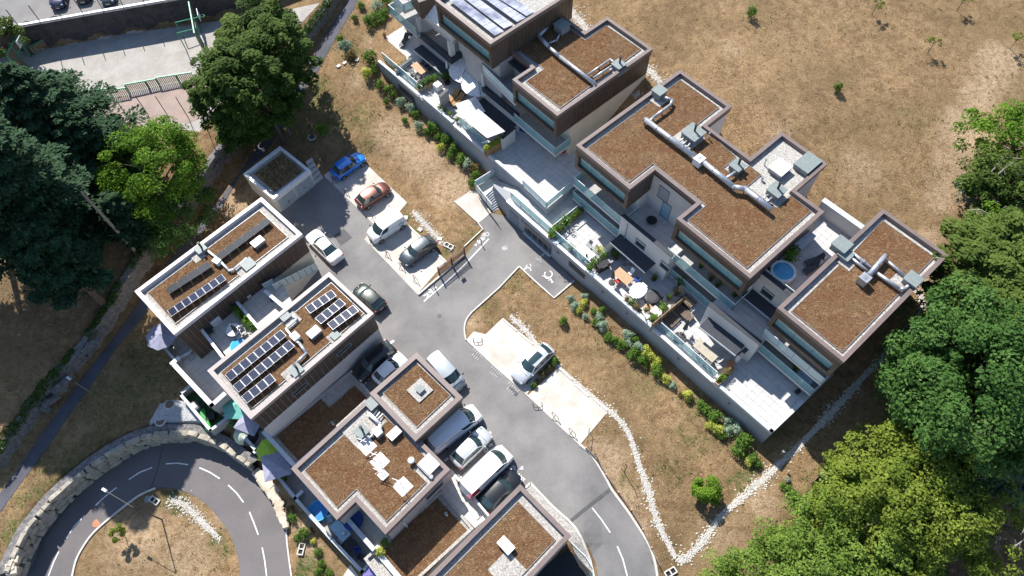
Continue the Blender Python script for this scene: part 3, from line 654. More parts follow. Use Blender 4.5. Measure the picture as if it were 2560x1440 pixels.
# ---- block A (solar roof)
tA = bthing('apartment_block', (1250,40), 14.6, 'brown clad block with rows of sky glinting solar panels on its gravel roof')
PA, _ = snap([(1290,-135),(1100,10),(1230,112),(1428,-22)], 14.6, ANGR); PA = ccw(PA)
iA = min(range(4), key=lambda i: (PA[i]-W(1100,10,14.6)).length); A0, A1, A2, A3 = [PA[(iA+k) % 4] for k in range(4)]
roofs(tA, PA, 14.6, [], M['cap'])
def body(t, P, fronts, z0, z1, m, rec=2.2, base=.12, name='wall'):
    n = len(P); d = [base]*n
    for f in fronts: d[f] = rec
    Q = offset(P, d); b = MB(); b.prism(Q, z0, z1, m); b.build(name, t); return Q
QA = body(tA, PA, [iA], 3.0, 14.15, M['render_w']); loggia(tA, A0, A1, 11.4, 14.6)
boards(tA, QA[(iA+1) % 4]+(A1-A2).normalized()*2.1, QA[(iA+2) % 4], 11.2, 14.16, M['brown'], .5, .06)
beam(tA, 'lower_wall', A0+(A1-A0)*.32, A1, 3.5, 11.38, 1.8, M['render_g'], inset=1.0)
# ---- block B
tB = bthing('apartment_block', (1430,170), 11.8, 'brown clad block with sedum roof and straight duct, between solar roof and largest roof')
pxB = [(1515,40),(1462,82),(1421,52),(1345,-5),(1180,75),(1278,129),(1326,165),(1283,199),(1396,292),(1628,120)]
PB, _ = snap([(1515,40),(1464,82),(1390,25),(1268,122),(1328,166),(1283,199),(1396,292),(1628,120)], 11.8, ANGR); fB = 5
roofs(tB, PB, 11.8, [[(1515,62),(1462,104),(1400,52),(1304,126),(1357,173),(1317,205),(1400,271),(1599,124)]], M['cap'])
QB = body(tB, PB, [fB], 3.0, 11.35, M['cream']); loggia(tB, PB[5], PB[6], 8.6, 11.8); balcony(tB, PB[5]+(PB[5]-PB[6]).normalized()*0, PB[6], 5.9, wrap=2)
eB = (PB[7]-PB[6]).normalized(); boards(tB, QB[6]-eB*2.1, QB[7], 8.5, 11.38, M['brown'], .5, .06)
# wing between A and B: balconies facing the terraces
w0, w1 = W(1204,177,8.6), W(1287,260,8.6); balcony(tB, w0, w1, 8.6, 3.4, wrap=1, glass=M['glassw'])
v0, v1 = W(1204,216,6.6), W(1292,288,6.6); A_, d_, n_, L_, a_ = edge(v0, v1)
b = MB(); c = A_+d_*L_/2-n_*1.7; b.box((c.x, c.y, 4.75), (L_, 3.4, 2.3), M['render_w'], a_); b.build('lower_wall', tB)
b = MB(); c = A_+d_*L_/2-n_*.2; b.box((c.x, c.y, 6.25), (L_, .4, .7), M['dark'], a_); b.build('parapet', tB); rail(tB, [v0, v1], 5.9, 1.0, 1.6, posts=False) if 0 else None
awning_roof(tB, A_+d_*.2, A_+d_*(L_*.98), 5.0, 1.9)
b = MB(); b.box((A_.x-n_.x*.2+d_.x*.1, A_.y-n_.y*.2+d_.y*.1, 7.5), (.25, .25, 2.0), M['render_w'], a_); b.build('column', tB)
# low canopy on the upper balcony
u0, u1 = W(1255,134,10.9), W(1312,182,10.9); b = MB(); A2_, d2_, n2_, L2_, a2_ = edge(u0, u1); c = A2_+d2_*L2_/2-n2_*.8; b.box((c.x, c.y, 10.85), (L2_, 2.2, .16), M['dark'], a2_); b.build('canopy', tB)
# ---- block C
tC = bthing('apartment_block', (1750,420), 11.8, 'largest brown clad block with wide zigzag sedum roof, long silver duct and grey flues', 'apartment block')
PC, _ = snap([(1699,173),(1444,363),(1574,474),(1635,425),(1743,503),(1694,547),(1876,696),(2062,526),(1986,479),(2072,407),(1949,332),(1880,392),(1763,317),(1828,267)], 11.8, ANGR)
roofs(tC, PC, 11.8, [[(1700,200),(1469,372),(1572,453),(1633,411),(1767,512),(1719,553),(1869,669),(2027,527),(1978,492),(1940,519),(1912,497),(1867,469),(1900,436),(1878,418),(1833,440),(1810,421),(1839,391),(1769,342),(1747,307),(1797,269)]], M['cap'])
QC = body(tC, PC, [1, 5], 2.0, 11.35, M['render_w'])
for i, j in ((1, 2), (5, 6)):
    loggia(tC, PC[i], PC[j], 8.6, 11.8); balcony(tC, PC[i], PC[j], 5.9, wrap=2 if i == 5 else 3); balcony(tC, PC[i], PC[j], 3.3 if i == 5 else 3.6, wrap=3)
e = (PC[3]-PC[2]).normalized(); boards(tC, QC[2]-e*2.1, QC[3], 8.6, 11.38, M['brown'], .5, .06)
e = (PC[7]-PC[6]).normalized(); boards(tC, QC[6]-e*2.1, QC[7], 8.6, 11.38, M['brown'], .5, .06)
e = (PC[0]-PC[1]).normalized(); boards(tC, QC[0], QC[1]-e*2.1, 8.6, 11.38, M['brown'], .5, .06); boards(tC, QC[4], QC[5]-(PC[4]-PC[5]).normalized()*2.1, 8.6, 11.38, M['brown'], .5, .06)
window(tC, QC[3], QC[4], 1.6, 9.4, 1.2, 1.7, m=M['shutter']); window(tC, QC[3], QC[4], 5.3, 9.4, 1.2, 1.7, m=M['shutter']); window(tC, QC[3], QC[4], 2.3, 7.5, 1.0, 2.2, m=M['lblue'], name='door'); window(tC, QC[3], QC[4], 6.0, 7.4, 1.0, 2.0, m=M['shutter'])
# middle volume in the notch
m0, m1 = W(1554,540,7.5), W(1677,642,7.5); A_, d_, n_, L_, a_ = edge(m0, m1); dep = 7.5
b = MB(); c = A_+d_*L_/2-n_*dep/2; b.box((c.x, c.y, 4.1), (L_, dep, 4.2), M['render_w'], a_); b.build('lower_wall', tC)
tiles('courtyard_floor', [A_+d_*.1-n_*.4, A_+d_*(L_-.1)-n_*.4, A_+d_*(L_-.1)-n_*dep, A_+d_*.1-n_*dep], 6.3, .62, a_, M['tile'], M['tileg'], tC)
b = MB(); c = A_+d_*L_/2-n_*.17; b.box((c.x, c.y, 6.85), (L_, .34, 1.3), M['render_w'], a_); b.build('parapet', tC)
b = MB(); b.box((c.x, c.y, 7.53), (L_+.06, .42, .06), M['dark'], a_); b.build('parapet_coping', tC)
for s, z in ((2.2, 5.7), (5.4, 5.5)): window(tC, m0, m1, s+.6, z, 1.1, 1.0, shutter=.35)
awning_roof(tC, A_+d_*.3, A_+d_*(L_-1.3), 5.0-.3, 1.5)
b = MB(); q = A_+d_*.9+n_*.1; b.tube([(q.x, q.y, 7.2), (q.x, q.y, 3.0)], .06, M['zinc']); b.build('downpipe', tC)
# ---- block D
tD = bthing('apartment_block', (2150,710), 11.8, 'brown clad block with rectangular sedum roof and crossed grey ducts beside the trees')
PD, _ = snap([(2207,523),(1946,768),(2109,908),(2370,636)], 11.8, ANGR)
roofs(tD, PD, 11.8, [[(2207,553),(2128,625),(2107,665),(1978,778),(2105,880),(2335,643)]], M['cap'])
QD = body(tD, PD, [1], 2.0, 11.35, M['render_g']); loggia(tD, PD[1], PD[2], 8.6, 11.8)
balcony(tD, PD[1], PD[2], 6.1, inset=.5, wrap=2, glass=M['glassw']); balcony(tD, PD[1], PD[2], 3.9, inset=.3, wrap=2)
e = (PD[3]-PD[2]).normalized(); boards(tD, QD[2]-e*2.1, QD[3], 8.6, 11.38, M['brown'], .5, .06)
e = (PD[0]-PD[1]).normalized(); boards(tD, QD[0], QD[1]-e*2.1, 8.6, 11.38, M['brown'], .5, .06)
# volumes between C and D
n0, n1 = W(1771,762,6.8), W(1899,861,6.8); A_, d_, n_, L_, a_ = edge(n0, n1); dep = 5.2
b = MB(); c = A_+d_*L_/2-n_*dep/2; b.box((c.x, c.y, 3.85), (L_, dep, 3.7), M['render_w'], a_); b.build('lower_wall', tD)
tiles('terrace_floor', [A_+d_*.1-n_*.4, A_+d_*(L_-.1)-n_*.4, A_+d_*(L_-.1)-n_*dep, A_+d_*.1-n_*dep], 5.78, .62, a_, M['tile'], M['tileg'], tD)
b = MB(); c = A_+d_*L_/2-n_*.2; b.box((c.x, c.y, 6.2), (L_, .4, 1.0), M['render_w'], a_); b.build('parapet', tD)
b = MB(); b.box((c.x, c.y, 6.73), (L_+.06, .5, .06), M['dark'], a_); b.build('parapet_coping', tD)
awning_roof(tD, A_+d_*.5, A_+d_*(L_-1.0), 5.0, 1.4)
p0, p1 = W(1900,676,9.5), W(1992,748,9.5); A_, d_, n_, L_, a_ = edge(p0, p1); dep = 9.6
b = MB(); c = A_+d_*L_/2-n_*dep/2; b.box((c.x, c.y, 5.6), (L_, dep, 5.4), M['render_w'], a_); b.build('upper_wall', tD)
tiles('pool_terrace_floor', [A_+d_*.05-n_*.4, A_+d_*(L_-.05)-n_*.4, A_+d_*(L_-.05)-n_*dep, A_+d_*.05-n_*dep], 8.4, .62, a_, M['tile'], M['tileg'], tD)
b = MB(); c = A_+d_*L_/2-n_*.2; b.box((c.x, c.y, 8.8), (L_, .4, 1.0), M['render_w'], a_); b.build('parapet', tD)
b = MB(); b.box((c.x, c.y, 9.33), (L_+.06, .5, .06), M['dark'], a_); b.build('parapet_coping', tD); b = MB(); c = A_+d_*L_/2-n_*(dep+.1); b.box((c.x, c.y, 9.0), (L_+1.2, .3, 2.4), M['render_w'], a_); b.box((c.x, c.y, 10.23), (L_+1.3, .55, .06), M['coping'], a_); b.build('rear_parapet', tD)
rail(tD, [A_-n_*.35, A_+d_*L_-n_*.35], 8.5, 1.1, 1.6)
window(tD, p0, p1, 1.6, 7.4, 1.2, 1.0, shutter=.3); awning_roof(tD, A_+d_*.0, A_+d_*(L_-.3), 7.0-.6, 1.3)
for t in (tA, tB, tC, tD): t['group'] = 'blocks of the long brown clad building'
# ---------------------------------------------------------------- podium, retaining wall and terraces
z1, z2 = 2.9, 3.9
tw = thing('retaining_wall', W(1600,800,2.9)*1.0, 'long grey retaining wall carrying the terraces, with door, garage opening and pale coping', 'wall')
low = [W(*p, z1) for p in [(1265,505),(1927,1086),(2011,1006),(2085,935),(1900,740),(1700,560),(1520,420),(1440,440),(1366,522),(1300,470)]]
b = MB(); b.prism(low, -1.5, z1-.26, M['render_d']); b.build('wall', tw)
upp = [W(*p, z2) for p in [(945,156),(1305,464),(1366,524),(1440,462),(1520,330),(1300,40),(1180,-40),(1010,-70),(985,0),(1007,66),(962,95),(1015,142)]]
b = MB(); b.prism([W(*p, z2) for p in [(945,156),(1305,464),(1366,524),(1440,462),(1520,330),(1300,40),(1180,-40),(1010,-70),(960,20),(930,110)]], -1.5, z2-.26, M['render_d']); b.build('wall', tw)
aW = edge(low[0], low[1])[4]
tiles('lower_terrace_floor', low, z1, .66, aW, M['tile'], M['tileg']); tiles('upper_terrace_floor', upp, z2, .66, aW, M['tile'], M['tileg'])
lawn = MB(); lawn.prism([W(*p, z2) for p in [(945,155),(1015,142),(962,95),(1007,66),(985,20),(960,20),(928,110)]]+[], z2-.2, z2+.01, GM); lawn.build('garden_lawn')['kind'] = 'structure'
lw = MB(); lw.prism([W(*p, z2) for p in [(950,152),(993,190),(1020,165),(1015,142),(962,98),(940,120)]], z2-.1, z2+.05, GM); lw.build('garden_lawn')['kind'] = 'structure'
def cop(a, b_, z, th=.28, m=None, h=.14): return beam(tw, 'coping', W(*a, z), W(*b_, z), z-.02, z+h, th, m or M['coping'])
cop((1265,505),(1462,678), 2.95, .3, M['copw']); cop((1462,678),(1629,824), 2.95, .4, h=.3); cop((1629,824),(1778,956), 2.95, .28, M['copw']); cop((1778,956),(1927,1086), 2.95, .34, h=.3); cop((1927,1086),(2009,1008), 2.95, .34, h=.3)
cop((945,155),(1055,247), 3.95, .28, M['copw']); cop((1055,247),(1130,312), 3.95, .34, h=.35); cop((1130,312),(1212,384), 3.95, .28, M['copw']); cop((1212,384),(1305,464), 3.95, .34, h=.25)
def wr(pts, z, ins=.45, m=None, h=1.0): rail(tw, [W(*p, z) for p in pts], z+.02, h, 1.4, m or M['glassp'], inset=ins)
wr([(1268,500),(1466,676)], 2.95, .5); wr([(1640,826),(1778,950)], 2.95, .5); wr([(950,153),(1050,238)], 3.95, .5); wr([(1140,312),(1212,376)], 3.95, .5)
wr([(1305,464),(1366,522),(1424,473)], 3.95, .06, M['glassw']); wr([(1376,584),(1447,527)], 2.95, .06, M['glassw'])
A = low[0]; Bq = low[1]; Ae, de, ne, Le, ae = edge(A, Bq)
def onwall(name, s, z, wd, h, m, t=.06): b = MB(); c = Ae+de*s+ne*(t/2); b.box((c.x, c.y, z), (wd, t, h), m, ae); return b.build(name, tw)
onwall('door', 1.2, 1.05, 1.3, 2.1, M['door']); onwall('garage_opening', 4.9, 1.35, 4.0, 1.7, M['window']); onwall('sill', 4.9, .42, 4.1, .12, M['coping'], .3); onwall('ventilation_grille', 10.6, 1.9, 2.2, .8, M['dgrey'])
for s in (2.6, 7.9, 14.2, 17.5, 24, 30, 36): onwall('wall_lamp', s, 2.1, .22, .16, M['mgrey'], .16)
for k in range(5): onwall('opening_bar', 3.2+k*.85, 1.35, .05, 1.66, M['mgrey'], .09)
# upper wall grille
Au, du, nu, Lu, au = edge(upp[0], upp[1]); b = MB(); c = Au+du*5.2+nu*.03; b.box((c.x, c.y, 2.7), (3.0, .06, .9), M['dgrey'], au); b.build('ventilation_grille', tw)
# partition walls
def part_wall(a, b_, z, h, th, m, capm, label, cat='partition wall', zt=None):
    t = thing('partition_wall', W(*a, z), label, cat); beam(t, 'wall', W(*a, z+h), W(*b_, z+h), z, z+h, th, m); beam(t, 'coping', W(*a, z+h), W(*b_, z+h), z+h, z+h+.06, th+.08, capm, inset=-.04, ext=.05); return t
part_wall((1518,622),(1551,596), z1, 1.8, .3, M['render_w'], M['dark'], 'short dividing wall with dark coping beside the iron table set')
part_wall((1102,243),(1121,226), z2, 1.9, .3, M['render_g'], M['dark'], 'grey dividing wall with dark coping beside the round parasols')
part_wall((1257,348),(1288,322), z2, 1.9, .3, M['render_w'], M['dark'], 'pale dividing wall with dark coping next to the blue folded frame')
part_wall((1852,892),(1878,868), z1, 1.9, .3, M['render_w'], M['dark'], 'dividing wall with dark coping near the terracotta pot')
part_wall((990,178),(1030,148), z2, .6, .3, M['coping'], M['dark'], 'low planter wall closing the small garden lawn', 'wall')
# ---------------------------------------------------------------- extra volumes around block A
x0, x1 = W(1043,80,6.7), W(1127,149,6.7); A_, d_, n_, L_, a_ = edge(x0, x1)
b = MB(); c = A_+d_*L_/2-n_*2.6; b.box((c.x, c.y, 4.75), (L_, 5.2, 2.5), M['render_g'], a_); b.build('lower_wall', tA)
b = MB(); c = A_+d_*L_/2-n_*.25; b.box((c.x, c.y, 6.35), (L_, .5, .7), M['dark'], a_); c = A_+d_*(L_-.25)-n_*2; b.box((c.x, c.y, 6.35), (.5, 3.4, .7), M['dark'], a_); b.build('parapet', tA)
awning_roof(tA, A_+d_*.6, A_+d_*(L_-.1), 5.2, 1.3)
b = MB(); c = A_+d_*(L_-.5)-n_*.6; b.box((c.x, c.y, 7.7), (.5, .6, 2.2), M['render_w'], a_); c = A_+d_*.15-n_*.3; b.box((c.x, c.y, 7.7), (.3, .4, 2.2), M['render_w'], a_); b.build('column', tA)
b = MB(); c = A_+d_*L_/2-n_*2.9; b.box((c.x, c.y, 8.75), (L_, 4.8, .35), M['render_w'], a_); b.build('balcony_slab', tA)
b = MB(); c = A_+d_*L_/2-n_*.65; b.box((c.x, c.y, 9.3), (L_, .3, 1.3), M['render_w'], a_); c = A_+d_*(L_-.15)-n_*1.6; b.box((c.x, c.y, 9.3), (.3, 1.6, 1.3), M['render_w'], a_); b.build('balcony_parapet', tA)
b = MB(); c = A_+d_*L_/2-n_*2.9; b.box((c.x, c.y, 8.94), (L_-.3, 4.4, .03), M['woodd'], a_); b.build('balcony_floor', tA)
b = MB(); c = A_+d_*L_*.5-n_*7.2; b.box((c.x, c.y, 7.6), (L_+.5, 4.4, 7.6), M['render_w'], a_); b.build('wall', tA)
# fabric awning
tawn = thing('awning', W(1075,35,10.9), 'large pale fabric awning stretched out over the upper balcony left of the solar roof', 'awning')
b = MB(); q = [W(1047,26,10.3), W(1098,64,10.3), W(1108,47,10.6), W(1106,18,11.3), W(1078,0,11.5)]; b.add([tuple(v) for v in q]+[tuple(v-Vector((0, 0, .06))) for v in q], [(0, 1, 2, 3, 4), (9, 8, 7, 6, 5)]+[(i, i+5, (i+1) % 5+5, (i+1) % 5) for i in range(5)], M['whitem']); b.build('fabric', tawn)
b = MB(); b.cyl(W(1046,26,10.3), W(1098,65,10.3), .09, M['white']); b.build('front_bar', tawn)
# left glazed balconies of block A
g0, g1 = W(974,32,6.6), W(1042,92,6.6); balcony(tA, g0, g1, 6.7, 4.5, wrap=1); g0, g1 = W(960,-25,9.6), W(1011,30,9.6); balcony(tA, g0, g1, 9.6, 3.0, wrap=2, glass=M['glassw'])
b = MB(); A_, d_, n_, L_, a_ = edge(W(990,-60,12.2), W(1037,12,12.2)); c = A_+d_*L_/2-n_*3; b.box((c.x, c.y, 11.2), (L_, 5, 2.2), M['brown'], a_); b.build('upper_cladding', tA)
# ---------------------------------------------------------------- stairs at the retaining wall
ts = thing('concrete_staircase', W(1225,520,0), 'concrete staircase with landing and milky glass guard beside the entrance pavement', 'staircase')
s0, s1 = W(1234,531,0), W(1210,487,1.5)     # lower flight foot and head (outer line)
e0, e1 = W(1252,519,0), W(1229,470,1.5)
me = None
for k in range(9):
    f = k/9; a = s0.lerp(s1, f); c = e0.lerp(e1, f); a9 = s0.lerp(s1, f+1/9); c9 = e0.lerp(e1, f+1/9); zz = 1.5*(k+1)/9
    b = MB(); b.prism([a, c, c9, a9], -.2, zz, M['copw'] if k % 1 == 0 else M['kerb']); b.build('step', ts)
b = MB(); b.prism([W(*p, 1.5) for p in [(1210,487),(1229,470),(1262,470),(1240,440),(1190,465)]], -.3, 1.5, M['kerb']); b.build('landing', ts)
u0, u1, f0, f1 = W(1240,470,1.5), W(1252,455,1.5), W(1288,488,2.9), W(1298,474,2.9)
for k in range(9):
    f, g = k/9, (k+1)/9; b = MB(); b.prism([u0.lerp(f0, f), u0.lerp(f0, g), u1.lerp(f1, g), u1.lerp(f1, f)], 0, 1.5+1.4*g, M['kerb']); b.build('step', ts)
rail(ts, [W(1233,536,.3), W(1190,467,1.5)], 1.0, 1.2, 1.2, M['glassw']); rail(ts, [W(1190,467,1.6), W(1238,437,1.6)], 1.5, 1.1, 1.2, M['glassw'])
b = MB(); b.prism([W(*p, 2.9) for p in [(1232,463),(1236,460),(1283,483),(1272,498),(1266,502)]], 0, 2.9, M['render_d']); b.build('stair_wall', ts)
# ---------------------------------------------------------------- left buildings
def lblock(px, zr, zb, sed, cap, label, wallm, capw=.36, name='house'):
    t = bthing(name, px[0], zr, label, 'house'); P, a = snap(px, zr); P = ccw(P); roofs(t, P, zr, sed, cap, capw=capw, fascia=M['brown'])
    Q = offset(P, .1); b = MB(); b.prism(Q, zb, zr-.76, wallm); b.build('wall', t); t['group'] = 'flat roofed houses along the inner car park'; return t, P, Q, a
L1, P1, Q1, a1 = lblock([(654,494),(335,728),(436,835),(755,585)], 6.05, -3.5, [[(649,526),(369,733),(440,808),(719,593)]], M['capl'], 'white capped house with sedum roof and black solar panels next to the white sedan', M['cream'])
boards(L1, Q1[2], Q1[3], 2.9, 5.5, M['brown'], .55, .06); boards(L1, Q1[1], Q1[2], 2.9, 5.5, M['brown'], .55, .06); boards(L1, Q1[3], Q1[0], 2.9, 5.5, M['brown'], .55, .06); boards(L1, Q1[2], Q1[2].lerp(Q1[3], .62), -.2, 2.88, M['brown'], .55, .06)
L2, P2, Q2, a2 = lblock([(823,682),(517,926),(627,1046),(935,783)], 6.05, -3.5, [[(828,710),(550,931),(632,1018),(911,783)]], M['capm'], 'pale capped house with sedum roof carrying six rows of blue solar panels', M['render_w'])
boards(L2, Q2[2], Q2[3], 2.9, 5.5, M['brown'], .55, .06); boards(L2, Q2[3], Q2[0], 2.9, 5.5, M['brown'], .55, .06); boards(L2, Q2[1], Q2[2], 2.9, 5.5, M['brown'], .55, .06); boards(L2, Q2[0], Q2[1], 2.9, 5.5, M['brown'], .55, .06)
for s, z in ((3.0, 4.2), (8.2, 4.4)): window(L2, Q2[2], Q2[3], s+1.5, z, 1.6, .5, proud=.09)
LS, PS, QS, aS = lblock([(1043,880),(923,985),(1040,1100),(1155,995)], 4.1, -.5, [[(1042,909),(958,983),(1042,1068),(1126,988)]], M['cap'], 'square entrance pavilion with taupe cap and one small roof vent, surrounded by parked cars', M['brown2'], .42, 'pavilion')
L3, P3, Q3, a3 = lblock([(922,990),(728,1171),(842,1299),(889,1253),(963,1335),(1125,1173),(1044,1093)] if 0 else [(934,985),(728,1171),(842,1299),(889,1253),(963,1335),(1125,1173)], 3.5, -3.5, [[(938,1015),(868,1078),(762,1178),(843,1267),(892,1223),(966,1303),(1065,1206),(1033,1171),(1062,1142)]], M['cap'], 'house with L shaped sedum roof, white antenna plates and angled silver duct', M['render_g'], .36)
L4, P4, Q4, a4 = lblock([(1301,1213),(1010,1500),(1141,1635),(1432,1343)], 3.5, -3.5, [[(1295,1257),(1050,1500),(1145,1598),(1393,1352)]], M['cap'], 'house with one white skylight box on its sedum roof at the bottom photo edge', M['render_g'], .36)
window(L3, Q3[4], Q3[5], 5.2, 1.7, 1.9, .9, m=M['dgrey'])
b = MB(); q = Q3[4].lerp(Q3[5], .22); b.tube([(q.x+.1, q.y-.1, 2.2), (q.x+.15, q.y-.15, .4)], .05, M['white']); b.build('downpipe', L3)
# annexes with low sedum roofs
def annex(px, z, sed, label, wallm, cop_, name='annex'):
    t = bthing(name, px[0], z, label, 'annex'); P, a = snap(px, z); P = ccw(P); b = MB(); b.prism(P, -4.2, z-.3, wallm); b.build('wall', t)
    b = MB(); b.prism(P, z-.3, z-.28, M['gravelr']); b.build('roof_gravel', t); b = MB(); b.ring(P, offset(P, .25), z-.32, z, cop_); b.build('coping', t)
    for s in sed:
        Q, _ = snap(s, z-.2); sedum(t, ccw(Q), z-.2)
    return t
annex([(880,935),(663,1088),(739,1170),(940,990)], .5, [[(885,965),(825,1017),(797,997),(694,1089),(742,1151),(919,994)]], 'low sedum roofed annex lying in shade between the solar panel house and the pavilion', M['render_g'], M['render_g'])
annex([(1100,1228),(905,1400),(985,1490),(1195,1325)], .4, [[(1095,1245),(1123,1269),(1180,1332),(1030,1465),(940,1385)]] if 0 else [[(1090,1246),(945,1385),(1030,1465),(1178,1332)]], 'low sedum roofed annex half in shade between the two southern houses', M['render_g'], M['gravelr'])
# garage
TG = bthing('garage', (700,440), 2.5, 'small white double garage with overgrown flat roof beside the concrete steps', 'garage'); PG, _ = snap([(702,365),(606,434),(685,500),(773,424)], 2.55); PG = ccw(PG)
b = MB(); b.prism(offset(PG, .05), -1, 2.2, M['render_w']); b.build('wall', TG); b = MB(); b.ring(PG, offset(PG, .32), 1.9, 2.55, M['white']); b.build('parapet', TG); b = MB(); b.prism(offset(PG, .3), 2.1, 2.25, M['gravelr']); b.build('roof_gravel', TG)
Qg, _ = snap([(703,386),(638,434),(685,480),(757,427)], 2.3); sedum(TG, ccw(Qg), 2.38); Qc = ccw(Qg); gx = RNG.uniform(min(p.x for p in Qc), max(p.x for p in Qc), 1500); gy = RNG.uniform(min(p.y for p in Qc), max(p.y for p in Qc), 1500); ok = inpoly(gx, gy, Qc); tufts('roof_grass', gx[ok][:120], gy[ok][:120], np.full(len(gx[ok][:120]), 2.36), .12, .2, parent=TG, m=LM['weed']); tufts('roof_straw', gx[ok]+.1, gy[ok], np.full(ok.sum(), 2.36), .12, .18, parent=TG, m=LM['straw'])
iG = 2
for s, lab in ((.27, 'left'), (.73, 'right')):
    A_, d_, n_, L_, a_ = edge(PG[2], PG[3]); c = A_+d_*(L_*s)-n_*.02; b = MB(); b.box((c.x, c.y, .98), (L_*.40, .08, 1.9), M['gdoor'], a_); g = b.build('garage_door', TG)
    for zz in (.35, .7, 1.05, 1.4, 1.75): b = MB(); cc = c+n_*.045; b.box((cc.x, cc.y, zz), (L_*.39, .012, .025), M['mgrey'], a_); b.build('door_groove', g)
    b = MB(); c2 = c+n_*.06; b.box((c2.x, c2.y, .8), (.14, .05, .12), M['black'], a_); b.build('handle', g)
# steps beside the garage
tst = thing('concrete_steps', W(790,430,0), 'short flight of wide concrete steps climbing beside the white garage', 'steps')
for k in range(5):
    f, g = k/5, (k+1)/5; a, c = W(788,462,0), W(808,445,0); a9, c9 = W(768,413,0), W(783,404,0); b = MB(); b.prism([a.lerp(a9, f), c.lerp(c9, f), c.lerp(c9, g-.05), a.lerp(a9, g-.05)], -.5, .17*(k+1), M['kerb']); b.build('step', tst)
# ================================================================ LEFT TERRACES AND GARDEN WALLS
def podium(name, px, z, zb, label, wallm, floorm, s=.6, cat='terrace', ang=a2, cops=(), copm=None, ch=1.0, th=.25):
    t = thing(name, W(*px[0], z), label, cat); P = [W(*p, z) for p in px]; b = MB(); b.prism(P, zb, z-.24, wallm); b.build('wall', t)
    tiles('floor', P, z, s, ang, floorm, M['tileg'], t)
    for k, (p, q) in enumerate(cops):
        A, B = W(*p, z+ch), W(*q, z+ch); beam(t, 'parapet', A, B, z-.3, z+ch-.05, th, wallm); beam(t, 'coping', A, B, z+ch-.05, z+ch, th+.08, copm or M['copw'], inset=-.04, ext=.04)
    return t
podium('terrace', [(590,757),(694,682),(735,765),(646,822)], 3.0, -1, 'shaded tiled terrace with a white bench, between the two solar panel houses near the ramp', M['render_w'], M['tileb'], cops=[((717,769),(664,724)), ((664,724),(664,722))][:1])
podium('terrace', [(505,820),(588,757),(645,822),(575,900)], 2.97, -1, 'tiled terrace with the round white table, between the two solar panel houses', M['render_w'], M['tileb'], cops=[((559,891),(503,818)), ((587,753),(645,822))], th=.2)
podium('terrace', [(437,908),(505,850),(575,910),(580,990),(528,1017)], .1, -3.3, 'white walled terrace with bicycle and plastic chair beside the solar panel house', M['render_g'], M['tileb'], cops=[((430,913),(528,1019)), ((528,1019),(565,986)), ((430,913),(450,896))], th=.35, ch=.9)
podium('terrace', [(402,862),(437,901),(482,879),(445,835)], -.3, -3.3, 'small corner terrace under the slate blue parasol', M['render_g'], M['tile'], cops=[((396,856),(436,902)), ((436,902),(481,879))], copm=M['coping'], th=.15)
podium('terrace', [(449,984),(526,1076),(578,1040),(560,1010),(520,1010),(474,965)], -2.7, -4, 'sunken terrace with green artificial turf and a green slide', M['render_g'], M['turf'], .9, cops=[((447,985),(525,1079)), ((525,1079),(577,1040)), ((474,962),(447,985))], copm=M['coping'], th=.2)
SWT = podium('terrace', [(562,1037),(640,1128),(737,1246),(826,1350),(905,1434),(960,1475),(1010,1450),(930,1370),(870,1305),(842,1299),(728,1172),(662,1080),(600,1040)], -2.8, -5, 'long low garden terrace in front of the southern houses with pale coping', M['render_g'], M['tileg'], .6,
  cops=[((558,1039),(640,1130)), ((648,1138),(737,1250)), ((737,1250),(826,1350)), ((826,1350),(905,1434)), ((737,1250),(757,1229)), ((905,1434),(930,1408)), ((636,1133),(662,1108))], copm=M['coping'], th=.22, ch=.9)
podium('terrace', [(866,1303),(931,1377),(975,1340),(889,1240)], .1, -2.9, 'notched terrace with a blue trampoline cover in the southern house', M['render_g'], M['tileb'], cops=[((864,1300),(931,1377))], copm=M['coping'], th=.3)
podium('garden_walkway', [(1128,1172),(1224,1289),(1187,1320),(1098,1226)], .15, -1, 'pale tiled walkway with pale blue guard beside the van with red rear', M['render_w'], M['tileb'], cat='walkway', ang=a3, cops=[((1224,1289),(1138,1187))], copm=M['coping'], th=.12, ch=1.0)
# coping above the lowest terrace
t = thing('garden_wall', W(700,1120,.3), 'blue grey garden wall with pale coping above the lime parasol', 'wall')
beam(t, 'wall', W(660,1076,.6), W(742,1166,.6), -2.9, .55, .3, M['render_g'], inset=-.3); beam(t, 'coping', W(660,1076,.6), W(742,1166,.6), .55, .62, .4, M['coping'], inset=-.3)
t = thing('garden_wall', W(960,1400,.4), 'garden wall with wide pale blue coping below the yellow green shrub', 'wall')
beam(t, 'wall', W(931,1376,.5), W(1010,1470,.5), -2.9, .5, .3, M['render_g']); beam(t, 'coping', W(931,1376,.5), W(1010,1470,.5), .5, .57, .45, M['coping'])
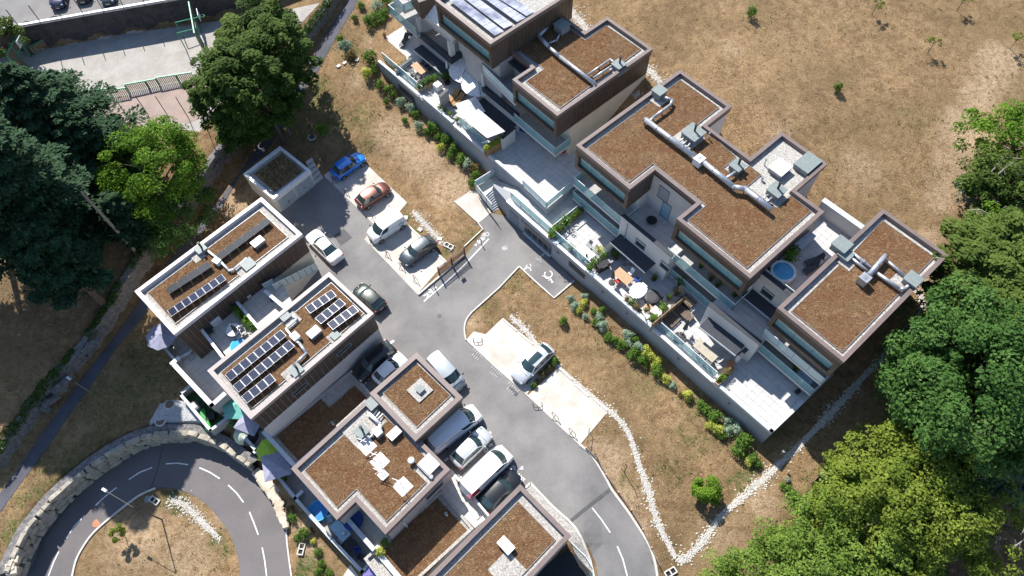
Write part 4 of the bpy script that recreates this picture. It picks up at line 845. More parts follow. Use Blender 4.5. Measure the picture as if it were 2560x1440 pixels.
# entrance stairs between the solar panel houses
tst = thing('entrance_stair', W(795,668,0), 'long external stair with pale teal glass guard rising between the solar panel houses', 'staircase')
a0, a1_, c0, c1 = W(796,672,.2), W(690,728,3.0), W(783,656,.2), W(676,712,3.0)
for k in range(16):
    f, g = k/16, (k+1)/16; b = MB(); b.prism([a0.lerp(a1_, f), c0.lerp(c1, f), c0.lerp(c1, g), a0.lerp(a1_, g)], -.3, .18*(k+1), M['kerb']); b.build('step', tst)
b = MB(); A = a0+Vector((0, 0, 0)); n = 7
for k in range(n):
    f, g = k/n, (k+1)/n; p, q = a0.lerp(a1_, f+.01), a0.lerp(a1_, g-.01); zf, zg = .1+2.9*f, .1+2.9*g; b = MB()
    b.add([(p.x, p.y, zf), (q.x, q.y, zg), (q.x, q.y, zg+1.25), (p.x, p.y, zf+1.25), (p.x+.02, p.y+.03, zf), (q.x+.02, q.y+.03, zg), (q.x+.02, q.y+.03, zg+1.25), (p.x+.02, p.y+.03, zf+1.25)], [(0, 1, 2, 3), (7, 6, 5, 4), (0, 4, 5, 1), (3, 2, 6, 7), (1, 5, 6, 2), (0, 3, 7, 4)], M['glassw']); b.build('glass_panel', tst)
b = MB(); b.cyl((a0.x, a0.y, 1.35), (a1_.x, a1_.y, 4.3), .04, M['copw']); b.build('handrail', tst)
rail(tst, [W(717,769,3.0), W(664,726,3.0), W(690,712,3.0)][1:], 3.0, 1.1, 1.2, M['glassw'])
# dark basement ramp, lower right of the bottom house
b = MB(); b.prism([W(*p, .02) for p in [(1330,1440),(1420,1372),(1472,1425),(1478,1460),(1340,1470)]], -.3, .07, M['black']); b.build('ramp_surface')['kind'] = 'structure'
t = thing('ramp_guard', W(1450,1395,0), 'curved pale blue guard rail round the dark ramp at the bottom edge', 'guard rail'); rail(t, [W(1425,1362,.1), W(1462,1398,.1), W(1478,1425,.1), W(1480,1455,.1)], .1, 1.0, 1.2, M['glassp'])
# ================================================================ OLD WALLS
def wall_along(t, pts, zb, ztop, th, m, name='wall', jag=0):
    P = resample([Vector((p.x, p.y, p.z)) for p in pts], .9); V = []; F = []; n = len(P)
    for i, p in enumerate(P):
        tt = (P[min(i+1, n-1)]-P[max(i-1, 0)]).to_2d().normalized(); s_ = Vector((-tt.y, tt.x, 0))*th/2; zt = p.z+ztop+(random.uniform(-jag, jag)); w1 = random.uniform(1-jag, 1+jag)
        for q, z in ((p-s_*1.25, p.z+zb), (p-s_*w1, zt), (p+s_*w1, zt), (p+s_*1.25, p.z+zb)): V.append((q.x, q.y, z))
    for i in range(n-1):
        a = i*4; b_ = a+4
        for k in range(3): F.append((a+k, a+k+1, b_+k+1, b_+k))
    F += [(0, 3, 2, 1), (4*n-4, 4*n-3, 4*n-2, 4*n-1)]
    me = bpy.data.meshes.new(name); me.from_pydata(V, [], F); me.materials.append(m); me.update(); return link(name, me, t)
tv = thing('old_stone_wall', W(347,640,.5), 'old ivy grown rubble wall running along the footpath', 'stone wall'); crest = [W(*p) for p in CREST]; wall_along(tv, crest, -2.6, .12, .7, M['mortar'], 'masonry', .12)
# rubble stones showing on the path side
def stone_mesh(k, m):
    bm = bmesh.new(); bmesh.ops.create_cube(bm, size=1); bmesh.ops.bevel(bm, geom=list(bm.edges), offset=.13, segments=1, affect='EDGES')
    rr = random.Random(k)
    for v in bm.verts: v.co += Vector((rr.uniform(-.07, .07), rr.uniform(-.07, .07), rr.uniform(-.06, .06)))
    me = bpy.data.meshes.new('stone'); bm.to_mesh(me); bm.free(); me.materials.append(m); return me
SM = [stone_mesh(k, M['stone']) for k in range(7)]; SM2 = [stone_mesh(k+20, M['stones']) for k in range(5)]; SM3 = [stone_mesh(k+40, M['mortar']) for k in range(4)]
def stone(parent, p, s, rz, ms, tilt=0):
    o = bpy.data.objects.new('stone', random.choice(ms)); COL.objects.link(o); setpar(o, parent); o.location = p; o.scale = s; o.rotation_euler = (tilt, random.uniform(-.05, .05), rz); return o
cnt = 0
for (pa, pb, za, zb) in (((507,430),(620,300),.4,2.0), ((190,880),(235,840),-1.4,-.6), ((100,1010),(160,935),-2.1,-1.1)):
    for k in range(24):
        f = random.random(); c = W(pa[0]+(pb[0]-pa[0])*f+11, pa[1]+(pb[1]-pa[1])*f+13, za+(zb-za)*f); d = edge(W(*pa, 0), W(*pb, 0)); stone(tv, c+Vector((0, 0, random.uniform(-.5, .5))), (random.uniform(.4, .8), random.uniform(.4, .7), random.uniform(.25, .4)), d[4]+random.uniform(-.2, .2), SM3)
# curved limestone wall round the hairpin
TOPL = [(25,1430),(41,1385),(57,1345),(80,1317),(135,1250),(172,1217),(234,1165),(272,1137),(327,1105),(369,1088),(411,1080),(461,1078),(500,1080),(538,1096),(578,1116),(608,1142),(645,1175)]
BOT = [(62,1437),(80,1390),(97,1355),(116,1322),(172,1257),(210,1222),(270,1175),(309,1149),(352,1126),(385,1113),(420,1106),(461,1104),(500,1105),(536,1116),(575,1134),(603,1154),(640,1180)]
th_ = thing('limestone_wall', W(300,1120,-3), 'curved retaining wall of large limestone blocks round the outside of the hairpin bend', 'stone wall')
def rsm(px, n, z):
    P = [W(*p, z) for p in px]; L = [0]
    for a, b in zip(P, P[1:]): L.append(L[-1]+(b-a).length)
    o = []
    for k in range(n+1):
        s = L[-1]*k/n; i = max(j for j in range(len(L)) if L[j] <= s+1e-9); i = min(i, len(P)-2); o.append(P[i].lerp(P[i+1], (s-L[i])/(L[i+1]-L[i])))
    return o
NB = 120; bot_ = rsm(BOT, NB, -5.3); cen = W(400, 1340, -5.3); top_ = [p+((p-cen).normalized()*.12)+Vector((0, 0, 2.35)) for p in bot_]
V = []; F = []
for i in range(NB+1):
    n_in = (top_[i]-bot_[i]); n_in.z = 0; n_in = n_in.normalized() if n_in.length > .1 else Vector((0, 1, 0))
    for q in (bot_[i]+n_in*.25-Vector((0, 0, .6)), top_[i]+n_in*.25-Vector((0, 0, .12)), top_[i]+n_in*1.0-Vector((0, 0, .12)), bot_[i]+n_in*1.6-Vector((0, 0, .6))): V.append(tuple(q))
for i in range(NB):
    for k in range(4): a = i*4+k; b_ = i*4+(k+1) % 4; F.append((a, b_, b_+4, a+4))
me = bpy.data.meshes.new('wall_core'); me.from_pydata(V, [], F); me.materials.append(M['mortar']); link('wall_core', me, th_)
for c in range(4):
    f = 0.0
    while f < NB-1:
        w_ = random.uniform(.55, 1.5); L = (top_[min(NB, int(f)+1)]-top_[int(f)]).length; k = w_/L; g = f+k/2
        if g >= NB: break
        i = int(g); t = (c+.5)/4; p = bot_[i].lerp(top_[i], t); q = bot_[min(NB, i+1)].lerp(top_[min(NB, i+1)], t); d = q-p; inn = (top_[i]-bot_[i]); inn.z = 0
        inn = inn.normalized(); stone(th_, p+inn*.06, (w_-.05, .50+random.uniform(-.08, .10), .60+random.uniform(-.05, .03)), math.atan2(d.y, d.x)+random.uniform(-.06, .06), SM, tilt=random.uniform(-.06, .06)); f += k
tb = thing('boulder_row', W(680,1230,-4), 'row of big sunlit limestone boulders along the right side of the hairpin bend', 'boulders')
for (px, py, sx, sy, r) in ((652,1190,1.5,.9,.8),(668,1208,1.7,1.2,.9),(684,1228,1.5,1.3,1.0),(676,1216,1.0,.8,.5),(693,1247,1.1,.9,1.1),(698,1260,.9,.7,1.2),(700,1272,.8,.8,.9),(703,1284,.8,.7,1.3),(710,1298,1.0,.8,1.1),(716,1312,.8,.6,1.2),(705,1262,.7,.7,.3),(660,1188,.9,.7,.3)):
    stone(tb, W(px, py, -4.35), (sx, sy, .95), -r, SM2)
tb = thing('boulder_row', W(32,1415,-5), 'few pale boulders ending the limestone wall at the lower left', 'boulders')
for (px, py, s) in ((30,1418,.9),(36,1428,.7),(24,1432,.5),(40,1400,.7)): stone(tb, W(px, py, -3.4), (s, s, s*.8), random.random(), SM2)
# dark retaining wall above the court with fence posts
td = thing('dark_retaining_wall', W(250,40,5), 'tall stained dark concrete retaining wall with white kerb between car park and court', 'wall')
wall_along(td, [W(a, b, z) for a, b, z in UPW], -4.5, .12, .7, M['darkwall'], 'wall'); wall_along(td, [W(a, b, z)+Vector((0, .15, .14)) for a, b, z in UPW], -.05, .06, .35, M['white'], 'kerb')
tf = thing('post_fence', W(200,30,5.4), 'thin dark fence posts standing on the kerb of the upper car park', 'fence')
for px, py in ((45,63),(100,53),(155,45),(209,35),(260,27),(310,17),(362,8)):
    p = W(px, py, 5.4); b = MB(); b.cyl(p, p+Vector((0, 0, 2.3)), .05, M['black'], 6); b.build('post', tf)
tf2 = thing('post_fence', W(330,300,2.4), 'row of tall thin dark net posts south of the basketball court', 'fence')
for px, py, h in ((328,304,3.4),(371,288,3.2),(422,293,3.4),(473,298,3.6),(288,316,3.2),(509,300,5.0)):
    p = G(px, py); b = MB(); b.cyl(p-Vector((0, 0, .3)), p+Vector((0, 0, h)), .045, M['black'], 6); b.build('post', tf2)
# slatted court fences
def slat_fence(px, h, label, slatm, railm, name='slatted_court_fence', sp=.21, tilt=0):
    P = [G(*p) for p in px]; t = thing(name, P[0], label, 'fence'); me = None
    for p, q in zip(P, P[1:]):
        A, d, n, L, a = edge(p, q); k = int(L/sp); me = unitbox('slat', (.11, .03, h-.12), slatm); z = (p.z+q.z)/2
        for i in range(k): c = A+d*(i+.5)*L/k; place('slat', me, t, (c.x, c.y, p.z+(q.z-p.z)*(i+.5)/k+h/2), a)
        c = A+d*L/2; b = MB(); b.box((c.x, c.y, z+h), (L, .14, .12), railm, a); b.build('top_rail', t)
        for i in range(int(L/2.4)+1): c = A+d*min(i*2.4, L-.1)+n*.1; b = MB(); b.box((c.x, c.y, z+h/2), (.1, .12, h), railm, a); b.build('post', t)
    return t
slat_fence([(185,250),(278,237)], 1.1, 'low green railed slatted fence at the south side of the court, partly behind the cedar', M['wood'], M['green'])
slat_fence([(282,243),(325,236)], 1.1, 'short stepped middle piece of the green railed slatted court fence', M['wood'], M['green'])
slat_fence([(323,230),(400,214),(488,197)], 1.15, 'longest green railed slatted court fence beside the dark yew trees', M['wood'], M['green'])
slat_fence([(88,138),(118,114)], 1.1, 'short green slatted fence piece at the north west corner of the court', M['wood'], M['green'])
def goal(px0, px1, label, h=3.2, deep=1.5, side=1, hoop=True):
    """timber goal wall with green frame, backboard and hoop; px0,px1 ground line"""
    A0, B0 = G(*px0), G(*px1); A, d, n, L, a = edge(A0, B0); n = n*side; z = min(A0.z, B0.z); t = thing('basketball_goal', (A.x, A.y, z), label, 'basketball goal')
    k = int(L/.2); me = unitbox('board', (.17, .04, h-.2), M['woodd'])
    for i in range(k):
        s = (i+.5)*L/k
        if abs(s-L/2) < L*.17: place('board', unitbox('short_board', (.17, .04, .9), M['woodd']), t, ((A+d*s).x, (A+d*s).y, z+h-.55), a); continue
        c = A+d*s; place('board', me, t, (c.x, c.y, z+h/2), a)
    for s in (0, L*.33, L*.67, L): c = A+d*s; b = MB(); b.box((c.x, c.y, z+h/2), (.12, .12, h), M['green'], a); b.build('post', t)
    for zz in (h, h*.62): c = A+d*L/2; b = MB(); b.box((c.x, c.y, z+zz), (L+.1, .13, .13), M['green'], a); b.build('crossbar', t)
    for s in (L*.33, L*.67): c = A+d*s-n*deep; b = MB(); b.tube([tuple((A+d*s)+Vector((0, 0, z+2.3))), tuple(c+Vector((0, 0, z+2.3))), tuple(c+Vector((0, 0, z)))], .06, M['green']); b.build('goal_frame', t)
    c = A+d*L/2; b = MB(); b.box(((c+n*.9).x, (c+n*.9).y, z+3.3), (1.3, .05, .9), M['white'], a); b.build('backboard', t)
    b = MB(); b.tube([tuple(c+Vector((0, 0, z+3.0))), tuple(c+n*.9+Vector((0, 0, z+3.0)))], .06, M['green']); b.build('bracket', t)
    b = MB(); hc = c+n*1.25; r = [(hc.x+.25*math.cos(x), hc.y+.25*math.sin(x), z+3.05) for x in np.linspace(0, 2*math.pi, 13)]; b.tube(r, .025, M['green'], 5); b.build('hoop', t)
    return t
goal((58,188),(95,112) if 0 else (78,108), 'timber basketball goal with green frame at the left end of the court', side=1)
goal((497,55),(513,135), 'timber basketball goal with green frame and cage at the right end of the court', side=-1, deep=2.2)
# ================================================================ GATE, RAILS, STREET FURNITURE
tg = thing('barrier_gate', G(1105,690), 'rust brown metal gate of upright bars standing at the kerb beside the cycle lane', 'gate')
gA, gB = G(1099,690), G(1163,641); A, d, n, L, a = edge(gA, gB)
for k in range(2):
    s0_, s1_ = k*L/2+.05, (k+1)*L/2-.05
    for zz in (.25, 1.35, 1.6): c = A+d*(s0_+s1_)/2; b = MB(); b.box((c.x, c.y, zz), (s1_-s0_, .06, .07), M['gatem'], a); b.build('rail', tg)
    for i in range(15): c = A+d*(s0_+(s1_-s0_)*(i+.5)/15); place('bar', unitbox('bar', (.045, .045, 1.1), M['gatem']), tg, (c.x, c.y, .8), a)
for s in (0, L/2, L): c = A+d*s; b = MB(); b.box((c.x, c.y, .9), (.12, .12, 1.8), M['gatem'], a); b.build('post', tg)
strip('low_wall', [G(1046,738), G(1100,692), G(1160,640)], .18, .22, M['kerb'], base=0)
tsn = thing('sign_post', G(1136,658), 'thin sign post with square plate just behind the middle of the gate', 'road sign'); p = G(1136,658); b = MB(); b.cyl(p, p+Vector((0, 0, 2.7)), .035, M['mgrey'], 6); b.build('post', tsn); b = MB(); b.box((p.x, p.y, 2.55), (.5, .04, .5), M['mgrey'], a); b.build('plate', tsn)
for (q, lab) in (((1088,722), 'slim dark bollard on the white lane line below the gate'), ((1203,610), 'slim dark bollard on the white lane line above the gate'), ((1384,698) if 0 else (1404,646), 'slim dark bollard at the foot of the grey wall')):
    p = G(*q); t = thing('bollard', p, lab, 'bollard'); b = MB(); b.cyl(p, p+Vector((0, 0, 1.0)), .05, M['dgrey'], 8); b.build('shaft', t); b = MB(); b.ball(p+Vector((0, 0, 1.0)), (.06, .06, .05), M['dgrey']); b.build('head', t)
# parking hoops
def hoop_mesh():
    b = MB(); r = .03; b.tube([(-.42, 0, 0), (-.42, 0, .5), (-.3, 0, .62), (.3, 0, .62), (.42, 0, .5), (.42, 0, 0)], r, M['dgrey'], 6); fr = b.build('hoop'); m1 = fr.data; bpy.data.objects.remove(fr)
    b = MB(); b.tube([(0, 0, .6), (0, -.34, .02)], r, M['dgrey'], 6); fr = b.build('prop'); m2 = fr.data; bpy.data.objects.remove(fr); return m1, m2
HM = hoop_mesh(); angP = edge(G(910,597), G(1043,736))[4]
HOOPS = [((838,455),'beside the blue hatchback'),((867,483),'between the blue and the copper hatchback'),((899,517),'at the nose line of the copper hatchback'),((936,547),'just above the white panel van with the green ring'),((932,608),'in front of the white panel van with the green ring'),((970,638),'between the white panel van and the dark grey hatchback'),((1005,669),'in front of the dark grey hatchback'),((1040,701),'last one before the gate kerb'),((1388,1043),'first one of the two on the southern pale bays'),((1430,1083),'nearest to the timber rail on the southern pale bays'),((1343,1006),'lying askew near the planting strip'),((1194,846),'lying askew at the rounded kerb')]
for k, (q, lab) in enumerate(HOOPS):
    p = G(*q); t = thing('parking_hoop', p, 'folding grey metal parking hoop '+lab, 'parking barrier', 'folding parking hoops', local=True); t.location.z += .06; t.rotation_euler.z = angP+(.9 if k >= 10 else 0)
    for nm, me in zip(('hoop', 'prop'), HM): o = bpy.data.objects.new(nm, me); COL.objects.link(o); o.parent = t
    if k >= 10: t.rotation_euler.x = 1.2
# street lamps
def lamp(foot, h, arm, label, headm, poly=None, az=0, tilt=None):
    p = G(*foot) if isinstance(foot, tuple) else foot; t = thing('street_lamp', p, label, 'street lamp'); dx, dy = math.cos(az)*arm, math.sin(az)*arm
    b = MB(); b.cyl(p-Vector((0, 0, .2)), p+Vector((0, 0, h)), .075, M['dgrey'] if arm > 1 else M['mgrey'], 8, .045); b.build('pole', t)
    b = MB(); b.cyl(p+Vector((0, 0, h)), p+Vector((dx, dy, h+.15)), .028, M['dgrey'], 6); b.build('arm', t)
    q = p+Vector((dx, dy, h+.15)); b = MB(); b.box((q.x+math.cos(az)*.25, q.y+math.sin(az)*.25, q.z), (.6, .26, .12), headm, az, .8); b.build('lamp_head', t, bevel=.03); return t
lamp((726,338), 4.7, .35, 'slender street lamp beside the footpath above the white garage', M['white'], az=math.pi)
lamp((405,1299), 5.6, 3.0, 'street lamp on the grassy island reaching over the hairpin bend', M['white'], az=math.radians(153))
lamp((233,985), 3.2, .5, 'short footpath lamp standing at the edge of the dark lawn', M['coping'], az=math.radians(150))
# timber utility pole
p = G(343,632); p2 = Vector((0, 0, 0)); tq = thing('utility_pole', p, 'tall bare timber utility pole rising over the cedar shade', 'utility pole'); b = MB(); b.cyl(p-Vector((0, 0, .5)), p+Vector((-.3, .3, 10.6)), .2, M['trunkg'], 10, .13); b.build('pole', tq); b = MB(); q = p+Vector((-.3, .3, 10.5)); b.box(q+Vector((.35, .05, -.6)), (.5, .1, .1), M['dgrey']); b.build('bracket', tq); b = MB(); b.cyl(q, q+Vector((0, 0, .12)), .15, M['mgrey']); b.build('cap', tq)
# timber rail along the right road
R0 = [(1465,1122),(1490,1148),(1514,1188),(1545,1232),(1577,1276),(1606,1325),(1627,1370),(1650,1420)]
tr = thing('timber_kick_rail', G(1470,1125), 'low timber kick rail following the outside of the right hand road', 'rail fence'); P = resample(GP(R0), 1.7)
for p, q in zip(P, P[1:]):
    A, d, n, L, a = edge(p, q); c = A+d*L/2; b = MB(); b.box((c.x, c.y, (p.z+q.z)/2+.38), (L-.25, .1, .12), M['woodd'], a); b.build('rail', tr); b = MB(); b.box((A.x, A.y, p.z+.2), (.13, .13, .55), M['wood'], a); b.build('post', tr)
tr2 = thing('metal_handrail', G(1449,1131), 'thin dark handrail by the corner of the southern pale parking bays', 'handrail'); P = GP([(1472,1078),(1467,1110),(1486,1140),(1496,1160)]); b = MB(); b.tube([p+Vector((0, 0, .8)) for p in P], .03, M['dgrey'], 6); b.build('rail', tr2)
for p in P: b = MB(); b.cyl(p, p+Vector((0, 0, .8)), .03, M['dgrey'], 6); b.build('post', tr2)
for q, lab, h in (((1560,1181), 'thin dead sapling on the bare strip beside the timber rail', 2.6), ((2013,1232), 'bare thin stake with crosspiece below the gravel path corner', 2.2)):
    p = G(*q); t = thing('bare_sapling', p, lab, 'sapling'); b = MB(); b.tube([p, p+Vector((.05, .02, h*.7)), p+Vector((-.15, .1, h))], .035, M['bark'], 5); b.build('stem', t)
tbn = thing('slatted_bench', G(2060,1205), 'small dark slatted bench at the edge of the yellow green tree', 'bench'); c = G(2052,1200)
for k in range(6): b = MB(); b.box((c.x+k*.14, c.y+k*.07, c.z+.45), (.07, 1.3, .04), M['woodd'], -.7); b.build('slat', tbn)
b = MB(); b.box((c.x-.5, c.y+.1, c.z+.5), (.05, 1.4, .9), M['woodd'], -.9); b.build('backrest', tbn)
# manholes, drain boxes
def disc(q, r, m, label, name='manhole_cover', rim=True, z=.05):
    p = G(*q); t = thing(name, p, label, 'manhole cover'); b = MB(); b.cyl(p+Vector((0, 0, -.1)), p+Vector((0, 0, z)), r, M['kerb'] if rim else m, 20); b.build('rim' if rim else 'cover', t)
    if rim: b = MB(); b.cyl(p+Vector((0, 0, z-.02)), p+Vector((0, 0, z+.02)), r*.75, m, 20); b.build('cover', t)
disc((780,343), .48, M['dgrey'], 'round manhole with pale rim in the grass beside the small bright shrub'); disc((424,1011), .55, M['woodd'], 'round manhole with pale rim at the top corner of the gravel bed'); disc((401,1053), .55, M['woodd'], 'round manhole with pale rim at the left edge of the gravel bed')
disc((1262,621), .32, M['paintw'], 'pale round cover in the asphalt near the grey wall', rim=False); disc((1099,790), .22, M['dgrey'], 'small round cover where the access road meets the car park', rim=False, z=.045); disc((242,1308), .4, M['terra'], 'reddish round cover on the hairpin road', rim=False, z=.045); disc((370,1248), .35, M['zincf'], 'grey round cover beside the concrete drain box on the island', rim=False)
def drain(q, label, rz):
    p = G(*q); t = thing('drain_box', p, label, 'drain box'); c, s_ = math.cos(rz), math.sin(rz)
    for dx, dy, sx, sy in ((0, .24, 1.05, .1), (0, -.24, 1.05, .1), (-.48, 0, .1, .4), (0, 0, .1, .4), (.48, 0, .1, .4)): b = MB(); b.box((p.x+dx*c-dy*s_, p.y+dx*s_+dy*c, p.z+.08), (sx, sy, .2), M['kerb'], rz); b.build('concrete_edge', t)
    b = MB(); b.box((p.x, p.y, p.z+.02), (.95, .42, .03), M['black'], rz); b.build('pit', t)
drain((1122,616), 'white concrete drain box beside the gate', -.55); drain((387,1252), 'pale concrete drain box under the curved lamp on the island', -.5); drain((754,1373), 'pale concrete drain box in the planted verge right of the bend', 1.45); drain((1680,1432) if 0 else (1676,1431), 'concrete drain box where the two pebble paths meet', .5)
disc((215,1365), .3, M['terra'], 'second reddish patch cover on the hairpin road', rim=False, z=.045) if 0 else None
# paint symbols
def flatmesh(name, tris_poly, c, ang, m, s=1, label=None):
    b = MB(); ca, sa = math.cos(ang), math.sin(ang)
    for poly in tris_poly: b.add([(c.x+(x*ca-y*sa)*s, c.y+(x*sa+y*ca)*s, c.z) for x, y in poly], [tuple(range(len(poly)))], m)
    o = b.build(name); o['kind'] = 'structure'; return o
def q(x0, y0, x1, y1, w_=.1):
    d = math.hypot(x1-x0, y1-y0); nx, ny = -(y1-y0)/d*w_/2, (x1-x0)/d*w_/2; return [(x0+nx, y0+ny), (x0-nx, y0-ny), (x1-nx, y1-ny), (x1+nx, y1+ny)]
def arc(cx_, cy_, r, a0, a1, w_=.1, n=10): return [[(cx_+rr*math.cos(t), cy_+rr*math.sin(t)) for rr, t in ((r-w_/2, t0), (r+w_/2, t0), (r+w_/2, t1), (r-w_/2, t1))] for t0, t1 in zip(np.linspace(a0, a1, n+1)[:-1], np.linspace(a0, a1, n+1)[1:])]
wheel = arc(0, 0, .42, R_(-60), R_(230), .11)+[q(-.02, .95, 0, .45, .14), q(0, .5, .38, .45, .12), q(.38, .45, .52, .0, .13), q(.5, .02, .72, .02, .12), q(0, .75, .3, .7, .1)]+arc(-.02, 1.08, .07, 0, 6.28, .12, 8)
def flip(P): return [[(-x, -y) for x, y in p] for p in P]
flatmesh('wheelchair_marking', wheel, G(1371,686,.062), R_(200), M['paint'], .95); flatmesh('wheelchair_marking', wheel, G(1322,665,.062), R_(200), M['paint'], .55); flatmesh('wheelchair_marking', wheel, G(1347,645,.062), R_(200), M['paintw'], .55)
walker = [q(0, 0, -.15, -.55, .13), q(0, 0, .22, -.5, .13), q(0, 0, .02, .55, .24), q(0, .5, .32, .15, .08), q(0, .5, -.28, .2, .08)]+arc(.04, .75, .06, 0, 6.28, .14, 8)
flatmesh('pedestrian_marking', walker, G(1073,733,.062), R_(-42), M['paint'], 1.15); flatmesh('pedestrian_marking', walker, G(1202,602,.062), R_(140), M['paint'], 1.0)
bike = arc(-.45, 0, .28, 0, 6.28, .08, 12)+arc(.45, 0, .28, 0, 6.28, .08, 12)+[q(-.45, 0, -.1, .4, .08), q(-.1, .4, .35, .42, .08), q(.35, .5, .45, 0, .08), q(-.1, .4, 0, 0, .08), q(0, 0, .35, .42, .08), q(-.45, 0, 0, 0, .07)]
flatmesh('cycle_marking', bike, G(1212,592,.062), R_(50), M['paint'], .8)
def text(s, pos, ang, size, m, name='painted_lettering'):
    cu = bpy.data.curves.new(name, 'FONT'); cu.body = s; cu.size = size; cu.offset = .012; cu.space_character = 1.1; ob = bpy.data.objects.new(name, cu); COL.objects.link(ob)
    me = bpy.data.meshes.new_from_object(ob); bpy.data.objects.remove(ob); me.materials.clear(); me.materials.append(m); o = link(name, me); o.location = pos; o.rotation_euler = (0, 0, ang); o['kind'] = 'structure'; return o
dS = edge(G(986,876), G(958,843))[4]
def lettering(q_, num, m=M['paint']):
    p = G(*q_, .055); d = Vector((math.cos(dS), math.sin(dS), 0)); n = Vector((-d.y, d.x, 0)); h = .5
    text('OPAC', p+n*.62-d*.2, dS, h, m); text('SAVOIE', p+n*.0, dS, h, m); text(num, p+d*.85-n*.62, dS, .62, m)
lettering((987,879), '8'); lettering((1231,1124) if 0 else (1232,1112), '6'); lettering((1314,1200), '4')
for q_ in ((1196,884), (1242,928), (1284,968)):
    p = G(*q_, .052); d = edge(G(1165,851), G(1449,1112))
    for r in range(2):
        for k in range(6-r*2): c = Vector((p.x, p.y, 0))+d[1]*(k*.24-.6+r*.2)-Vector((-d[1].y, d[1].x, 0))*(.0+r*.5)*(-1); c = Vector((p.x, p.y, 0))+d[1]*(k*.24-.6+r*.3)+d[2]*(r*.5); b = MB(); b.box((c.x, c.y, p.z+.012), (.1, .3, .004), M['paintw'], d[4]+random.uniform(-.2, .2)); o = b.build('worn_lettering'); o['kind'] = 'structure'
# ================================================================ VEHICLES
def carpaint(name, col, metal=.3, coat=.8):
    return mat('car_paint_'+name, col, .35, metal, col2=tuple(c*.97 for c in col), coat=coat, spec=.5)
CP = dict(white=carpaint('white', (.80, .80, .80), 0), silver=carpaint('silver', (.55, .57, .59), .35), blue=carpaint('blue', (.008, .20, .66), .25), steel=carpaint('steel', (.30, .33, .36), .35), copper=carpaint('copper', (.15, .05, .036), .45), grey=carpaint('grey', (.055, .07, .08), .4), black=carpaint('black', (.012, .013, .016), .2), green=carpaint('dark_green', (.025, .035, .03), .3), navy=carpaint('navy', (.01, .015, .05), .2), red=carpaint('red', (.45, .01, .05), 0))
M['cglass'] = mat('car_glass', (.025, .05, .055), .08, spec=.9, coat=.3); M['lampg'] = mat('headlight', (.7, .72, .74), .15, spec=.8); M['lampr'] = mat('tail_light', (.30, .01, .01), .3); M['rim'] = mat('alloy_rim', (.4, .4, .42), .35, metal=.7)
M['seam'] = mat('panel_gap', (.01, .01, .01), .8)
def surf(name, grid, m, parent, smooth=True, flipn=False, close=False):
    nu, nv = len(grid), len(grid[0]); V = [tuple(p) for r in grid for p in r]; F = []
    for i in range(nu-1):
        for j in range(nv-1):
            f = (i*nv+j, i*nv+j+1, (i+1)*nv+j+1, (i+1)*nv+j); F.append(tuple(reversed(f)) if flipn else f)
    if close: F += [tuple(range(nv)), tuple(range((nu-1)*nv+nv-1, (nu-1)*nv-1, -1))]
    me = bpy.data.meshes.new(name); me.from_pydata(V, [], F); me.materials.append(m)
    bm = bmesh.new(); bm.from_mesh(me); bmesh.ops.recalc_face_normals(bm, faces=bm.faces); bm.to_mesh(me); bm.free()
    if smooth: me.polygons.foreach_set('use_smooth', [True]*len(me.polygons))
    me.update(); o = bpy.data.objects.new(name, me); COL.objects.link(o); o.parent = parent; return o
def loc_build(mb, name, parent, smooth=False, bevel=0): o = mb.build(name, None, smooth, bevel); o.parent = parent; return o
SPEC = dict(  # hood front z, hood rear z, belt z, rear deck z, windscreen base/roof front/roof rear/rear base as fractions from the front
 hatch=dict(W=1.76, H=1.50, hz=.80, bz=.96, rz=.98, f=(.24, .40, .82, .955), tw=.70),
 sedan=dict(W=1.80, H=1.45, hz=.78, bz=.93, rz=1.0, f=(.25, .40, .68, .845), tw=.68),
 suv=dict(W=1.84, H=1.62, hz=.92, bz=1.06, rz=1.06, f=(.23, .37, .86, .965), tw=.74),
 van=dict(W=1.84, H=1.82, hz=.95, bz=1.16, rz=1.16, f=(.13, .30, .94, .992), tw=.82),
 bigvan=dict(W=1.95, H=1.98, hz=1.0, bz=1.25, rz=1.25, f=(.10, .24, .95, .994), tw=.84))
